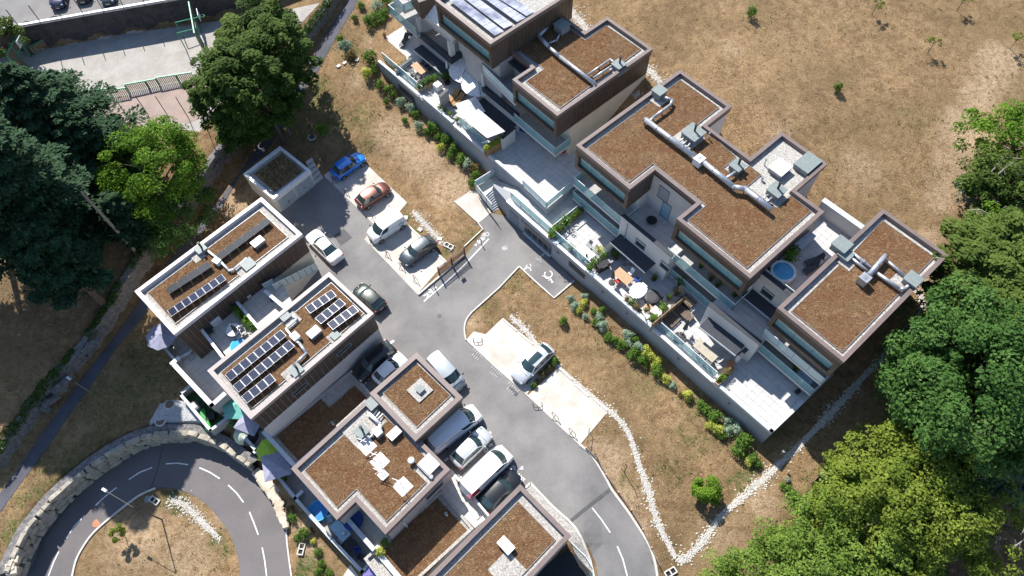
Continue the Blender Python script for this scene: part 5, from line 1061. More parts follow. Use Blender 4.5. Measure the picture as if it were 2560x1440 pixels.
def make_car(loc, ang, L, typ, paint, label, pano=False, blind=False, wd=1.0, cat='car', red=False, extra=None):
    s = SPEC[typ]; Wd = s['W']*wd; H = s['H']; t = thing('parked_car' if cat == 'car' else 'parked_van', loc, label, cat, 'vehicles parked around the buildings', local=True); t.rotation_euler.z = ang
    fx = [L/2-L*f for f in s['f']]
    def hw(x):
        u = abs(x)/(L/2); k = 1-.24*max(0, (u-.62)/.38)**2.2
        if x < 0: k = 1-.14*max(0, (u-.7)/.3)**2.4
        return Wd/2*k
    def top(x):
        u = (L/2-x)/L; f0 = s['f'][0]; f3 = s['f'][3]
        if u < f0: r = u/f0; return s['hz']*.80+(s['bz']-s['hz']*.80)*(1-(1-r)**2.0)
        if u < f3: return s['bz']+(s['rz']-s['bz'])*(u-f0)/(f3-f0)
        r = (u-f3)/(1-f3); return s['rz']-.10*r*r-.03*r
    xs = np.r_[L/2, L/2-.04, L/2-.15, L/2-.35, np.linspace(L/2-.6, -L/2+.5, 12), -L/2+.25, -L/2+.08, -L/2]; G_ = []
    for i, x in enumerate(xs):
        w_ = hw(x); z = top(x); e = 1.0
        if i in (0, len(xs)-1): e = .90; z = min(z, .62 if i == 0 else .80)
        if i == 1: z = min(z, .72)
        row = [(-w_*.86, .20), (-w_*.97*e, .32), (-w_*1.0*e, .55), (-w_*.985*e, z-.16), (-w_*.93*e, z-.05), (-w_*.80*e, z), (-w_*.4*e, z+.035), (0, z+.045)]
        row = row+[(-y, zz) for y, zz in reversed(row[:-1])]; G_.append([(x, y, max(zz, .2)) for y, zz in row])
    surf('body', G_, paint, t, close=True)
    # greenhouse
    tw = s['tw']; zb = s['bz']-.02; zr_ = s['rz']-.02
    def bw(x): return hw(x)*.905
    def ring_b(x, f): return [(x, y*bw(x), 0) for y in f]
    fr = np.linspace(-1, 1, 9); n = 5
    def curve(x0, z0, w0, bow, f=fr): return [(x0-bow*y*y, y*w0, z0-.02*y*y) for y in f]
    wr0 = Wd/2*tw*1.02; wr1 = Wd/2*tw*.94
    base_f = curve(fx[0], zb+.0, bw(fx[0])*.97, .30); roof_f = curve(fx[1], H-.05, wr0, .12)
    base_r = [(x, y, z) for x, y, z in curve(fx[3], zr_, bw(fx[3])*.93, -.10)]; roof_r = [(x, y, z) for x, y, z in curve(fx[2], H-.06, wr1, -.06)]
    lerp = lambda a, b, k: tuple(a[i]+(b[i]-a[i])*k for i in range(3))
    surf('windscreen', [[lerp(a, b, k) for a, b in zip(base_f, roof_f)] for k in (0, .33, .66, 1)], M['cglass'], t)
    surf('rear_window', [[lerp(a, b, k) for a, b in zip(base_r, roof_r)] for k in (0, .5, 1)], paint if blind else M['cglass'], t)
    rows = []
    for k in np.linspace(0, 1, 8):
        r = [lerp(a, b, k) for a, b in zip(roof_f, roof_r)]; rows.append([(x, y, z+.05*(1-(2*k-1)**2)+.035*(1-(y/wr0)**2)) for x, y, z in r])
    surf('roof', rows, paint, t)
    if pano: surf('panoramic_roof', [[(x, y*.78, z+.012) for x, y, z in r] for r in rows[0:6]], M['cglass'], t)
    for sd, idx in ((-1, 0), (1, -1)):
        g = []
        for k in np.linspace(0, 1, 8):
            xb = base_f[idx][0]+(base_r[idx][0]-base_f[idx][0])*k; b0 = (xb, sd*bw(xb)*.985, zb+(zr_-zb)*k); r = rows[min(7, int(round(k*7)))][idx]; g.append([b0, lerp(b0, r, .5), r])
        surf('side_window', g if not blind else g[:3], M['cglass'], t)
        if blind: surf('side_panel', g[2:], paint, t)
        # pillars and roof rails
        b = MB()
        for p, q_ in ((base_f[idx], roof_f[idx]), (base_r[idx], roof_r[idx])): b.cyl(p, q_, .035, paint, 5)
        rr = [r[idx] for r in rows]; b.tube(rr, .03, paint, 5)
        if not blind: k = 3; b.cyl(g[k][0], g[k][2], .03, M['black'], 5)
        b.cyl(g[0][0], g[-1][0], .018, M['black'] if not blind else paint, 5)
        loc_build(b, 'pillar', t)
        # door gaps
        b = MB()
        for xx in (fx[0]-.15, fx[0]-.15-L*.23, fx[0]-.15-L*.44): b.box((xx, sd*(hw(xx)+.002), .62), (.02, .02, .55), M['seam'])
        loc_build(b, 'door_gap', t)['kind'] = 'stuff'
        for xx in (L/2-L*.185, -L/2+L*.185):
            w_ = hw(xx); b = MB(); b.cyl((xx, sd*(w_-.20), .31), (xx, sd*(w_+.012), .31), .31, M['rubber'], 18); wh = loc_build(b, 'wheel', t)
            b = MB(); b.cyl((xx, sd*(w_+.0), .31), (xx, sd*(w_+.025), .31), .20, M['rim'], 12); o = b.build('rim'); o.parent = wh
            b = MB(); r = [(xx+.35*math.cos(a_), sd*(w_+.004), .31+.35*math.sin(a_)) for a_ in np.linspace(0, math.pi, 9)]; b.tube(r, .022, M['black'], 4); loc_build(b, 'wheel_arch', t)
        b = MB(); mx = fx[0]-.22; b.ball((mx, sd*(Wd/2+.10), s['bz']+.05), (.07, .12, .08), M['black'] if typ in ('van', 'bigvan') else paint, 8, 5); loc_build(b, 'mirror', t, True)
        b = MB(); b.ball((L/2-.20, sd*Wd/2*.70, s['hz']*.80), (.17, .16, .09), M['lampg'], 8, 5); loc_build(b, 'headlight', t, True)
        b = MB(); b.box((-L/2+.06, sd*Wd/2*.80, .86), (.14, .16, .2), M['lampr']); loc_build(b, 'tail_light', t, bevel=.03)
    b = MB(); b.box((L/2-.02, 0, .42), (.06, Wd*.62, .16), M['black']); loc_build(b, 'grille', t, bevel=.01)
    b = MB(); b.box((L/2+.015, 0, .38), (.02, .5, .11), M['white']); loc_build(b, 'number_plate', t)
    b = MB(); b.box((-L/2-.012, 0, .62), (.02, .5, .11), M['white']); loc_build(b, 'number_plate', t)
    b = MB(); xh = fx[0]+.20; b.box((xh-.0, 0, top(xh)+.05), (.03, Wd*.70, .012), M['seam']); loc_build(b, 'bonnet_gap', t)
    b = MB()
    for y0 in (-.35, .25): b.cyl((fx[0]+.02, y0, zb+.04), (fx[0]-.28, y0+.42, zb+.30), .012, M['black'], 4)
    loc_build(b, 'wiper', t)['kind'] = 'stuff'
    if typ in ('van', 'bigvan', 'suv') and extra != 'norails':
        for sd in (-1, 1): b = MB(); b.tube([(rows[1][4][0], sd*wr0*.9, H+.02), (rows[6][4][0], sd*wr1*.9, H+.02)], .018, M['mgrey'], 4); loc_build(b, 'roof_rail', t)
    if red:
        surf('red_band', [[(x, y*1.012, z+.012) for x, y, z in r] for r in [[lerp(a, b, k) for a, b in zip(rows[5], rows[7])] for k in (0, .5, 1)]][:0] or [[(fx[2]+.05-.5*k, y*wr1*1.0, H-.02-.02*abs(y)) for y in (-1.03, -.9)] for k in (0, 1)], CP['red'], t)
        for sd in (-1, 1): b = MB(); b.add([(-L/2+.05, sd*(Wd/2*.99), .5), (-L/2+1.5, sd*(Wd/2+.012), .5), (-L/2+1.0, sd*(Wd/2*.90), H-.25), (-L/2+.08, sd*(Wd/2*.86), H-.25)], [(0, 1, 2, 3)] if sd < 0 else [(3, 2, 1, 0)], CP['red']); loc_build(b, 'red_side_graphic', t)
    return t
def car_px(front, rear, typ, paint, label, z=.55, scale=1.0, gz=None, **k):
    base = G((front[0]+rear[0])/2, (front[1]+rear[1])/2).z if gz is None else gz
    a, b = W(*front, base+z), W(*rear, base+z); c = (a+b)/2; d = a-b; L = math.hypot(d.x, d.y)*scale
    return make_car(Vector((c.x, c.y, base+.055)), math.atan2(d.y, d.x), L, typ, paint, label, **k)
car_px((777,583), (846,652), 'sedan', CP['white'], 'white saloon car with dark glass roof standing beside the white capped house', pano=False)
car_px((892,719), (955,773), 'hatch', CP['green'], 'very dark green car parked against the north corner of the blue solar panel house')
car_px((908,390), (834,441), 'hatch', CP['blue'], 'bright metallic blue hatchback in the parking bay nearest the white garage')
tcop = car_px((971,465), (896,514), 'hatch', CP['copper'], 'copper brown compact car parked in the second pale bay')
tv1 = car_px((926,598), (1009,544), 'van', CP['white'], 'white panel van with a dark green ring on its side, in the pale bays', blind=True, cat='van')
b = MB(); r = [(-1.35+.24*math.cos(a_), .93, 1.05+.24*math.sin(a_)) for a_ in np.linspace(0, 6.283, 17)]; b.tube(r, .05, M['teal'], 6); loc_build(b, 'ring_logo', tv1)
car_px((1005,657), (1084,600), 'hatch', CP['grey'], 'dark grey hatchback in the last pale bay before the gate')
car_px((1289,951), (1376,869), 'hatch', CP['silver'], 'silver white car with panoramic roof beside the planting strip', pano=True, extra='norails')
car_px((889,945), (982,866), 'suv', CP['black'], 'black estate car in the shaded bay under the blue solar panel house', extra='norails')
car_px((1012,893), (941,957), 'hatch', CP['white'], 'white hatchback half hidden behind the square pavilion roof in the shaded bays')
car_px((1151,973), (1080,893), 'van', CP['steel'], 'silver family van parked behind the east edge of the square pavilion', cat='van', extra='norails')
car_px((1196,1025), (1072,1118), 'bigvan', CP['white'], 'large long white panel van beside the square pavilion', z=.9, blind=True, cat='van', extra='norails')
car_px((1219,1079), (1136,1161), 'hatch', CP['silver'], 'silver hatchback parked between the long white van and the red tailed van')
car_px((1272,1124), (1158,1234), 'bigvan', CP['white'], 'white delivery van with red rear corners', z=.9, blind=True, cat='van', red=True, extra='norails', scale=.97)
car_px((1293,1184), (1207,1272), 'hatch', CP['black'], 'black car squeezed between the red tailed van and the bottom house', wd=1.0)
ca = edge(G(100,58), G(433,0))[4]
for q_, lab, p in (((152,2), 'dark navy car in the upper car park, nearest the photo corner', CP['navy']), ((214,-12), 'black car in the middle of the three on the upper car park', CP['black']), ((276,-8), 'black car nearest the court goal on the upper car park', CP['grey'])):
    c = W(*q_, 5.35); make_car(Vector((c.x, c.y, 5.4))+Vector((0, .2, 0)), ca-math.pi/2, 4.3, 'hatch', p, lab)
c = G(2447,1205); make_car(c+Vector((0, 0, .05)), .2, 4.2, 'hatch', CP['silver'], 'silver car glinting under the trees at the right edge')
b = None
# ================================================================ ROOF EQUIPMENT
def flue(px, z, s, h, label, legs=None, rz=None, pipe=True, lid=True, grp='grey ventilation cowls on the roofs', big=None):
    h *= .72; s *= .92; c = W(*px, z+h); a = ANGR if rz is None else rz; dx, dy = (s, s) if big is None else big; t = thing('ventilation_unit', (c.x, c.y, z), label, 'ventilation unit', grp)
    b = MB(); b.box((c.x, c.y, z+h/2), (dx*.86, dy*.86, h), M['unit'], a); b.build('casing', t); b = MB(); b.box((c.x, c.y, z+h), (dx, dy, .08), M['zincf'], a); b.build('lid', t, bevel=.01)
    if pipe: b = MB(); b.cyl((c.x+.1, c.y+.1, z+h), (c.x+.1, c.y+.1, z+h+.75), .10, M['black'], 10); b.cyl((c.x+.1, c.y+.1, z+h+.75), (c.x+.1, c.y+.1, z+h+.85), .14, M['black'], 10); b.build('flue_pipe', t)
    return t
def duct(pxs, z, r, label, m=None, grp='ventilation ducts', name='ventilation_duct'):
    P = [W(*p, z+r) for p in pxs]; t = thing(name, P[0], label, 'duct', grp); m = m or M['zinc']
    b = MB(); b.tube(P, r, m, 12); b.build('pipe', t, True); P2 = resample(P, 1.5)
    for p, q_ in zip(P2[:-1], P2[1:]):
        d = (q_-p).normalized(); b = MB(); b.cyl(p-d*.03, p+d*.03, r*1.13, M['mgrey'], 12); b.build('collar', t)
        b = MB(); b.box((p.x, p.y, z-.22), (.1, .1, .5), M['mgrey']); b.build('support', t)
    return t
ZR = 11.5
flue((1547,160), ZR, 1.25, .7, 'grey vent box with black pipe at the east cap of the second block'); flue((1405,60), ZR, 1.5, 1.2, 'tall pale vent box at the foot of the solar roof block', pipe=False)
duct([(1380,55),(1347,90),(1372,118),(1400,142),(1488,210)], ZR+.2, .20, 'long straight silver duct crossing the second block', None)
duct([(1470,187),(1525,148),(1537,158)], ZR+.2, .10, 'thin upper branch duct on the second block'); duct([(1483,195),(1532,163)], ZR+.2, .12, 'thin lower branch duct on the second block')
duct([(1372,108),(1392,100),(1400,82)], ZR+.2, .1, 'short curved branch duct near the solar roof')
flue((1649,225), ZR, 1.3, 1.1, 'pale tall vent box on the north cap of the largest roof', pipe=False); flue((1734,330), ZR, 1.9, 1.1, 'large grey vent box with black pipe on the middle of the largest roof'); flue((1844,413), ZR, 1.3, .8, 'smaller grey vent box with metal cowl near the paved corner'); flue((1942,474), ZR, 1.5, .9, 'grey vent box at the south end of the long duct')
duct([(1612,298),(1739,394)], ZR+.3, .25, 'thick northern half of the long silver duct on the largest roof'); duct([(1758,405),(1835,468),(1862,472),(1928,523)], ZR+.3, .25, 'thick kinked southern half of the long silver duct on the largest roof')
duct([(1660,243),(1681,250),(1676,262),(1635,292),(1622,305)], ZR+.3, .14, 'bent thin duct from the north vent box to the long duct')
for q1, q2 in (((1695,357),(1722,336)),((1702,365),(1726,345)),((1714,372),(1733,350))): duct([q1, q2], ZR+.3, .08, {1695: 'upper', 1702: 'middle', 1714: 'lower'}[q1[0]]+' thin branch pipe between the large grey vent box and the long duct')
duct([(1812,448),(1838,430)], ZR+.3, .13, 'short branch duct to the smaller vent box with cowl'); duct([(1905,498),(1922,486)], ZR+.3, .07, 'upper short pipe at the south vent box'); duct([(1914,507),(1930,494)], ZR+.3, .1, 'lower short pipe at the south vent box')
t = thing('fan_box', W(1749,398,ZR), 'white fan box joining both halves of the long duct', 'fan box'); c = W(1749,397,ZR+.7); b = MB(); b.box((c.x, c.y, ZR+.4), (.9, .8, .8), M['white'], ANGR); b.build('casing', t, bevel=.02); b = MB(); b.box((c.x, c.y, ZR+.82), (.4, .12, .03), M['mgrey'], ANGR); b.build('vent_slot', t)
# paved corner of C: hatch, small vent, roof light
def rooflight(px, z, sx, sy, h, label, rz, m=None):
    c = W(*px, z+h); t = thing('roof_light', (c.x, c.y, z), label, 'roof light'); b = MB(); b.box((c.x, c.y, z+h*.4), (sx*.92, sy*.92, h*.8), M['mgrey'], rz); b.build('kerb_frame', t); b = MB(); b.box((c.x, c.y, z+h*.9), (sx, sy, h*.2), m or M['white'], rz); b.build('dome', t, bevel=.03); return t
rooflight((1952,417), ZR-.08, 1.7, 1.5, .6, 'large white square roof light on the gravel corner of the largest roof', ANGR)
c = W(2020,406,ZR+.45); t = thing('lift_housing', (c.x, c.y, ZR), 'grey green lift housing slab at the north east corner of the largest roof', 'roof housing'); b = MB(); b.box((c.x, c.y, ZR+.15), (2.1, 1.5, .4), M['unit'], ANGR); b.build('casing', t); b = MB(); b.box((c.x, c.y, ZR+.45), (2.2, 1.6, .1), M['zincf'], ANGR); b.build('lid', t)
def smallpipe(px, z, h, r, label): p = W(*px, z); t = thing('vent_pipe', p, label, 'vent pipe'); b = MB(); b.cyl(p, p+Vector((0, 0, h)), r, M['white'], 10); b.build('pipe', t); b = MB(); b.cyl(p+Vector((0, 0, h)), p+Vector((0, 0, h+.12)), r*1.5, M['mgrey'], 10); b.build('cowl', t)
smallpipe((1910,412), ZR-.1, .7, .07, 'slim white vent pipe west of the large white roof light'); smallpipe((1904,450), ZR-.1, .3, .1, 'short pale vent pipe between the two southern vent boxes'); smallpipe((1770,345), ZR, .6, .06, 'thin black topped pipe at the cap beside the large vent box'); smallpipe((2152,660), ZR, .45, .12, 'curved swan neck vent beside the crossed ducts')
# D roof
flue((2106,610), ZR, 1.5, 1.1, 'tall grey vent box at the north west edge of the crossed duct roof', pipe=False); flue((2115,635), ZR, 1.2, .6, 'lower grey vent box just below the tall one on the crossed duct roof', pipe=False); flue((2284,697), ZR, 1.35, .9, 'grey vent box on the east cap of the crossed duct roof', pipe=False)
duct([(2118,622),(2184,675)], ZR+.15, .15, 'upper western arm of the crossed ducts'); duct([(2125,642),(2170,678)], ZR+.15, .12, 'lower western arm of the crossed ducts'); duct([(2210,646),(2264,690)], ZR+.15, .12, 'upper eastern arm of the crossed ducts'); duct([(2190,681),(2250,723),(2262,722),(2278,708)], ZR+.15, .16, 'lower eastern arm of the crossed ducts'); duct([(2213,640),(2173,687)], ZR+.35, .22, 'thick central barrel of the crossed ducts')
t = thing('fan_box', W(2164,695,ZR), 'grey fan box at the end of the thick central duct', 'fan box'); c = W(2164,694,ZR+.8); b = MB(); b.box((c.x, c.y, ZR+.45), (.8, .8, .8), M['zinc'], ANGR); b.build('casing', t, bevel=.02); b = MB(); b.box((c.x, c.y, ZR+.87), (.35, .3, .03), M['mgrey'], ANGR); b.build('label_plate', t)
# left roofs
Z6, Z3 = 5.7, 3.1
def pad(px, z, s, rz, parent, m=None, name='gravel_pad'): c = W(*px, z); b = MB(); b.box((c.x, c.y, z+.02), (s, s, .06), m or M['gravelr'], rz); b.build(name, parent)
flue((501,621), Z6, 1.1, .6, 'grey vent box with black pipe on the north edge of the white capped house', rz=a1); rooflight((643,603), Z6, .85, 1.25, .55, 'white box roof light on the white capped house', a1); t = flue((620,660), Z6, 1.3, .5, 'beige vent box on the south edge of the white capped house', rz=a1, pipe=False)
duct([(521,628),(548,650),(573,677),(585,673),(617,645)], Z6+.2, .11, 'white elbowed duct crossing the white capped house', M['white']); t = thing('fan_box', W(541,652,Z6), 'small white fan box on the duct of the white capped house', 'fan box'); c = W(541,651,Z6+.5); b = MB(); b.box((c.x, c.y, Z6+.3), (.75, .6, .5), M['white'], a1+.2); b.build('casing', t, bevel=.02)
flue((712,790), Z6, 1.0, .35, 'pale vent box on the north edge of the blue solar panel house', rz=a1, pipe=False); flue((740,925), Z6, 1.15, .6, 'grey vent box with pipe on the south edge of the blue solar panel house', rz=a1); rooflight((784,829), Z6, .85, 1.2, .55, 'white box roof light between the solar rows of the pale capped house', a1); t = flue((838,838), Z6, .85, .3, 'small grey hatch at the south east edge of the blue solar panel house', rz=a1, pipe=False)
duct([(732,788),(742,797),(715,822),(735,848),(752,862)], Z6+.2, .11, 'white elbowed duct in the northern half of the pale capped house', M['white']); duct([(748,858),(766,883),(733,915)], Z6+.2, .14, 'silver elbowed duct in the southern half of the pale capped house'); t = thing('fan_box', W(737,842,Z6), 'white fan box between both elbowed ducts of the pale capped house', 'fan box'); c = W(737,840,Z6+.5); b = MB(); b.box((c.x, c.y, Z6+.3), (.8, .7, .5), M['white'], a1); b.build('casing', t, bevel=.02)
t = flue((1050,972), 3.75, .75, .55, 'small vent with dark lid on the square pavilion roof', rz=a1, pipe=False); c = W(1050,976,3.8); b = MB(); b.box((c.x, c.y, 3.86), (1.7, 1.7, .06), M['gravelr'], aS); b.build('gravel_pad', t)
flue((930,1008), Z3, 1.15, 1.0, 'tall grey vent box between the pavilion and the antenna roof', rz=a3, pipe=False); flue((903,1078), Z3, 1.2, .8, 'grey vent box with black pipe on the antenna roof', rz=a3); rooflight((985,1083), Z3, .8, 1.2, .55, 'white box roof light on the antenna roof', a3)
t = bpy.data.objects['house.002'] if 'house.002' in bpy.data.objects else None
duct([(920,1032),(950,1060),(951,1075),(940,1082)], Z3+.3, .16, 'thick white duct angled across the antenna roof', M['white']); duct([(912,1086),(925,1094),(938,1080)], Z3+.25, .1, 'short curved white duct beside the antenna roof fan box', M['white']); t = thing('fan_box', W(943,1080,Z3), 'grey white fan box on the antenna roof', 'fan box'); c = W(943,1079,Z3+.7); b = MB(); b.box((c.x, c.y, Z3+.4), (.8, .7, .6), M['zinc'], a3); b.build('casing', t, bevel=.02)
for q1, q2, nm in (((932,1040),(945,1022), 'first'), ((939,1044),(950,1030), 'second'), ((946,1048),(957,1034), 'third')): duct([q1, q2], Z3+.3, .07, nm+' thin white branch pipe counted from the tall vent box by the pavilion', M['white'])
t = thing('roof_hatch', W(1072,1163,Z3), 'large white roof hatch with folding frame on the antenna roof', 'roof hatch'); c = W(1072,1160,Z3+.5); b = MB(); b.box((c.x, c.y, Z3+.2), (1.5, 1.5, .35), M['mgrey'], a3); b.build('kerb_frame', t); b = MB(); b.box((c.x, c.y, Z3+.45), (1.45, 1.3, .1), M['white'], a3); b.build('lid', t, bevel=.03)
for q_, h, lab in (((918,1116), 1.6, 'antenna on a white base plate nearest the vent box'), ((950,1155), 2.3, 'tall antenna on the middle white base plate'), ((958,1188), 1.2, 'small mast on the smallest white base plate'), ((1008,1217), 1.8, 'antenna on the white base plate nearest the roof corner')):
    p = W(*q_, Z3); t = thing('antenna', p, lab, 'antenna'); sz = .75 if 'smallest' in lab else 1.25; b = MB(); b.box((p.x, p.y, Z3+.05), (sz, sz, .08), M['white'], a3); b.build('base_plate', t); b = MB(); b.cyl(p, p+Vector((0, 0, h)), .03, M['mgrey'], 6); b.build('mast', t)
    for k, zz in enumerate((h, h-.3)): b = MB(); b.box((p.x-.2, p.y+.1, Z3+zz), (1.0-.3*k, .05, .05), M['white'], a3+.4+k); b.build('aerial_bar', t)
p = W(1030,1155,Z3); t = thing('satellite_dish', p, 'small satellite dish on the antenna roof west of the hatch', 'satellite dish'); b = MB(); b.ball(p+Vector((0, 0, .5)), (.32, .32, .1), M['white'], 12, 4); b.build('dish', t, True); b = MB(); b.cyl(p, p+Vector((0, 0, .45)), .04, M['dgrey'], 6); b.build('mast', t)
smallpipe((1080,1196), Z3, .5, .12, 'short metal vent pipe at the south corner of the antenna roof'); rooflight((1265,1363), Z3, .85, 1.35, .6, 'white box roof light on the bottom house', a4)
smallpipe((1117,1288), .3, .7, .1, 'vent pipe on a pale pad on the low annex roof'); smallpipe((834,1061), .3, .5, .1, 'small vent on the shaded annex roof')
# gravel pads breaking the sedum edges
for q_, s, a_ in (((495,640), 1.2, a1), ((612,672), 1.6, a1), ((728,800), 1.4, a1), ((727,935), 1.3, a1), ((838,843), 1.2, a1)):
    c = W(*q_, 5.72); b = MB(); b.box((c.x, c.y, 5.73), (s, s, .05), M['gravelr'], a_); b.build('gravel_pad', L1 if q_[0] < 640 and q_[1] < 700 else L2)
c = W(895,1065,3.12); b = MB(); b.box((c.x+.3, c.y+.2, 3.165), (3.0, 3.4, .04), M['gravelr'], a3); b.build('gravel_pad', L3)
c = W(1268,1425,3.12); b = MB(); b.box((c.x, c.y, 3.165), (2.2, 2.2, .04), M['gravelr'], a4); b.build('gravel_pad', L4)
for q_, s in (((1647,250), 1.4), ((1722,345), 2.2), ((1545,172), 1.6)): c = W(*q_, 11.47); b = MB(); b.box((c.x, c.y, 11.48), (s, s, .05), M['gravelr'], ANGR); b.build('gravel_pad', tC if q_[0] > 1600 else tB)
for q_, s in (((2118,655), 1.3), ((2255,705), 1.6)): c = W(*q_, 11.47); b = MB(); b.box((c.x, c.y, 11.48), (s, s, .05), M['gravelr'], ANGR); b.build('gravel_pad', tD)
# ---------------------------------------------------------------- solar panels
PV = {}
def pv_mesh(w_, l, m):
    k = (round(w_, 2), round(l, 2), m.name)
    if k in PV: return PV[k]
    b = MB(); b.box((0, 0, 0), (w_, l, .04), M['cellw'] if m.name != 'black_photovoltaic' else M['dgrey']); f = .03; b.box((0, 0, .022), (w_-.05, l-.05, .012), m)
    nx, ny = 6, 10
    for i in range(nx):
        for j in range(ny):
            x0 = -w_/2+f+(w_-2*f)*i/nx+.004; x1 = -w_/2+f+(w_-2*f)*(i+1)/nx-.004; y0 = -l/2+f+(l-2*f)*j/ny+.004; y1 = -l/2+f+(l-2*f)*(j+1)/ny-.004; b.add([(x0, y0, .036), (x1, y0, .036), (x1, y1, .036), (x0, y1, .036)], [(0, 1, 2, 3)], m)
    o = b.build('solar_panel'); me = o.data; bpy.data.objects.remove(o); PV[k] = me; return me
def solar(p0, p1, n, z, label, m, depth=1.05, tilt=14, hz=.35, side=1):
    """row of panels whose centre line runs p0 -> p1 (pixels)"""
    A, B = W(*p0, z+hz), W(*p1, z+hz); A_, d, nn, L, a = edge(A, B); t = thing('solar_array', (A.x, A.y, z), label, 'solar panels', 'rows of roof solar panels'); w_ = L/n; me = pv_mesh(w_-.03, depth, m)
    for i in range(n):
        c = A_+d*w_*(i+.5); place('solar_panel', me, t, (c.x, c.y, z+hz), a, rx=R_(tilt)*side)
    for i in range(n+1):
        c = A_+d*w_*i*.999; q_ = -nn*depth*.4*(-side); dz = math.sin(R_(tilt))*depth*.4
        b = MB(); b.cyl((c.x+q_.x*-1, c.y+q_.y*-1, z), (c.x+q_.x*-1, c.y+q_.y*-1, z+hz+dz*1), .02, M['mgrey'], 4); b.build('support_leg', t); b = MB(); b.cyl((c.x+q_.x, c.y+q_.y, z), (c.x+q_.x, c.y+q_.y, z+hz-dz), .02, M['mgrey'], 4); b.build('support_leg', t)
    return t
solar((419,728),(525,660), 4, Z6, 'row of four black solar panels on the white capped house', M['cells'], side=-1); solar((546,644),(672,550), 6, Z6, 'long row of black solar panels along the white capped house', M['cells'], side=-1)
solar((423,784),(560,692), 8, Z6, 'row of eight gridded solar panels at the south edge of the white capped house', M['cell'], side=-1)
solar((769,776),(835,732), 4, Z6, 'northern four panel row at the east end of the pale capped house', M['cell'], side=-1); solar((795,803),(857,753), 4, Z6, 'middle four panel row at the east end of the pale capped house', M['cell'], side=-1); solar((825,817),(890,770), 4, Z6, 'southern four panel row at the east end of the pale capped house', M['cell'], side=-1)
solar((569,945),(709,832), 8, Z6, 'northern long row of eight panels on the pale capped house', M['cell'], side=-1); solar((589,973),(730,858), 8, Z6, 'middle long row of eight panels on the pale capped house', M['cell'], side=-1); solar((610,1000),(683,942), 4, Z6, 'southern short row of four panels on the pale capped house', M['cell'], side=-1)
ZA = 14.25
for (a0_, a9, n, lab) in (((1132,-6),(1249,84), 8, 'south western sky glinting panel row on the solar roof'), ((1162,-16),(1272,67), 8, 'second sky glinting panel row from the south west on the solar roof'), ((1206,-20),(1304,50), 7, 'third sky glinting panel row from the south west on the solar roof'), ((1236,-22),(1327,35), 7, 'north eastern sky glinting panel row on the solar roof')):
    solar(a0_, a9, n, ZA, lab, M['cellb'], 1.22, tilt=10, hz=.25, side=-1)
# ================================================================ TERRACE FURNITURE
def T(name, px, z, label, cat, group=None, rz=0): t = thing(name, W(*px, z), label, cat, group, local=True); t.rotation_euler.z = rz; return t
def part(t, name, fn, smooth=False, bevel=0): b = MB(); fn(b); return loc_build(b, name, t, smooth, bevel)
TH = {}
def table(px, z, lx, ly, label, m, rz=0, h=.74, shape='rect', slats=0, legm=None, cat='table'):
    t = T('garden_table', px, z, label, cat, rz=rz); legm = legm or m
    if shape == 'rect':
        n = slats or 1
        for k in range(n): part(t, 'slat' if n > 1 else 'table_top', lambda b: b.box((0, -ly/2+ly*(k+.5)/n, h), (lx, ly/n-(.015 if n > 1 else 0), .04), m))
    else:
        if slats:
            for k in range(slats):
                y = -ly/2+ly*(k+.5)/slats; x = lx/2*math.sqrt(max(.05, 1-(2*y/ly)**2)); part(t, 'slat', lambda b: b.box((0, y, h), (2*x, ly/slats-.02, .03), m))
            part(t, 'under_frame', lambda b: b.box((0, 0, h-.04), (.1, ly*.9, .04), legm))
        else: part(t, 'table_top', lambda b: b.cyl((0, 0, h-.02), (0, 0, h+.02), lx/2, m, 24))
    for sx in (-1, 1):
        for sy in (-1, 1): part(t, 'leg', lambda b: b.box((sx*lx*.38*(1 if shape == 'rect' else .7), sy*ly*.38*(1 if shape == 'rect' else .7), h/2-.02), (.06, .06, h-.04), legm))
    return t
def chair(px, z, label, m, rz=0, s=1.0, arms=True, cushion=None, cat='chair', group=None, name='garden_chair'):
    t = T(name, px, z, label, cat, group, rz); w_ = .5*s
    part(t, 'seat', lambda b: b.box((0, 0, .44), (w_, w_, .05), cushion or m), bevel=.01); part(t, 'backrest', lambda b: b.add([(-w_/2, w_/2, .46), (w_/2, w_/2, .46), (w_/2, w_/2+.13, .95), (-w_/2, w_/2+.13, .95), (-w_/2, w_/2+.04, .46), (w_/2, w_/2+.04, .46), (w_/2, w_/2+.17, .95), (-w_/2, w_/2+.17, .95)], [(0, 1, 2, 3), (7, 6, 5, 4), (0, 4, 5, 1), (3, 2, 6, 7), (1, 5, 6, 2), (0, 3, 7, 4)], cushion or m))
    for sx in (-1, 1):
        for sy in (-1, 1): part(t, 'leg', lambda b: b.cyl((sx*w_*.46, sy*w_*.46, 0), (sx*w_*.44, sy*w_*.44, .44), .02, m, 5))
        if arms: part(t, 'armrest', lambda b: b.tube([(sx*w_*.5, -w_*.45, .44), (sx*w_*.5, -w_*.45, .65), (sx*w_*.5, w_*.55, .66)], .022, m, 5))
    return t
def dup(root, loc, rz, label, group=None):
    r = root.copy(); COL.objects.link(r); r.location = loc; r.rotation_euler.z = rz; r['label'] = label
    if group: r['group'] = group
    for ch in list(root.children): c = ch.copy(); COL.objects.link(c); c.parent = r
    return r
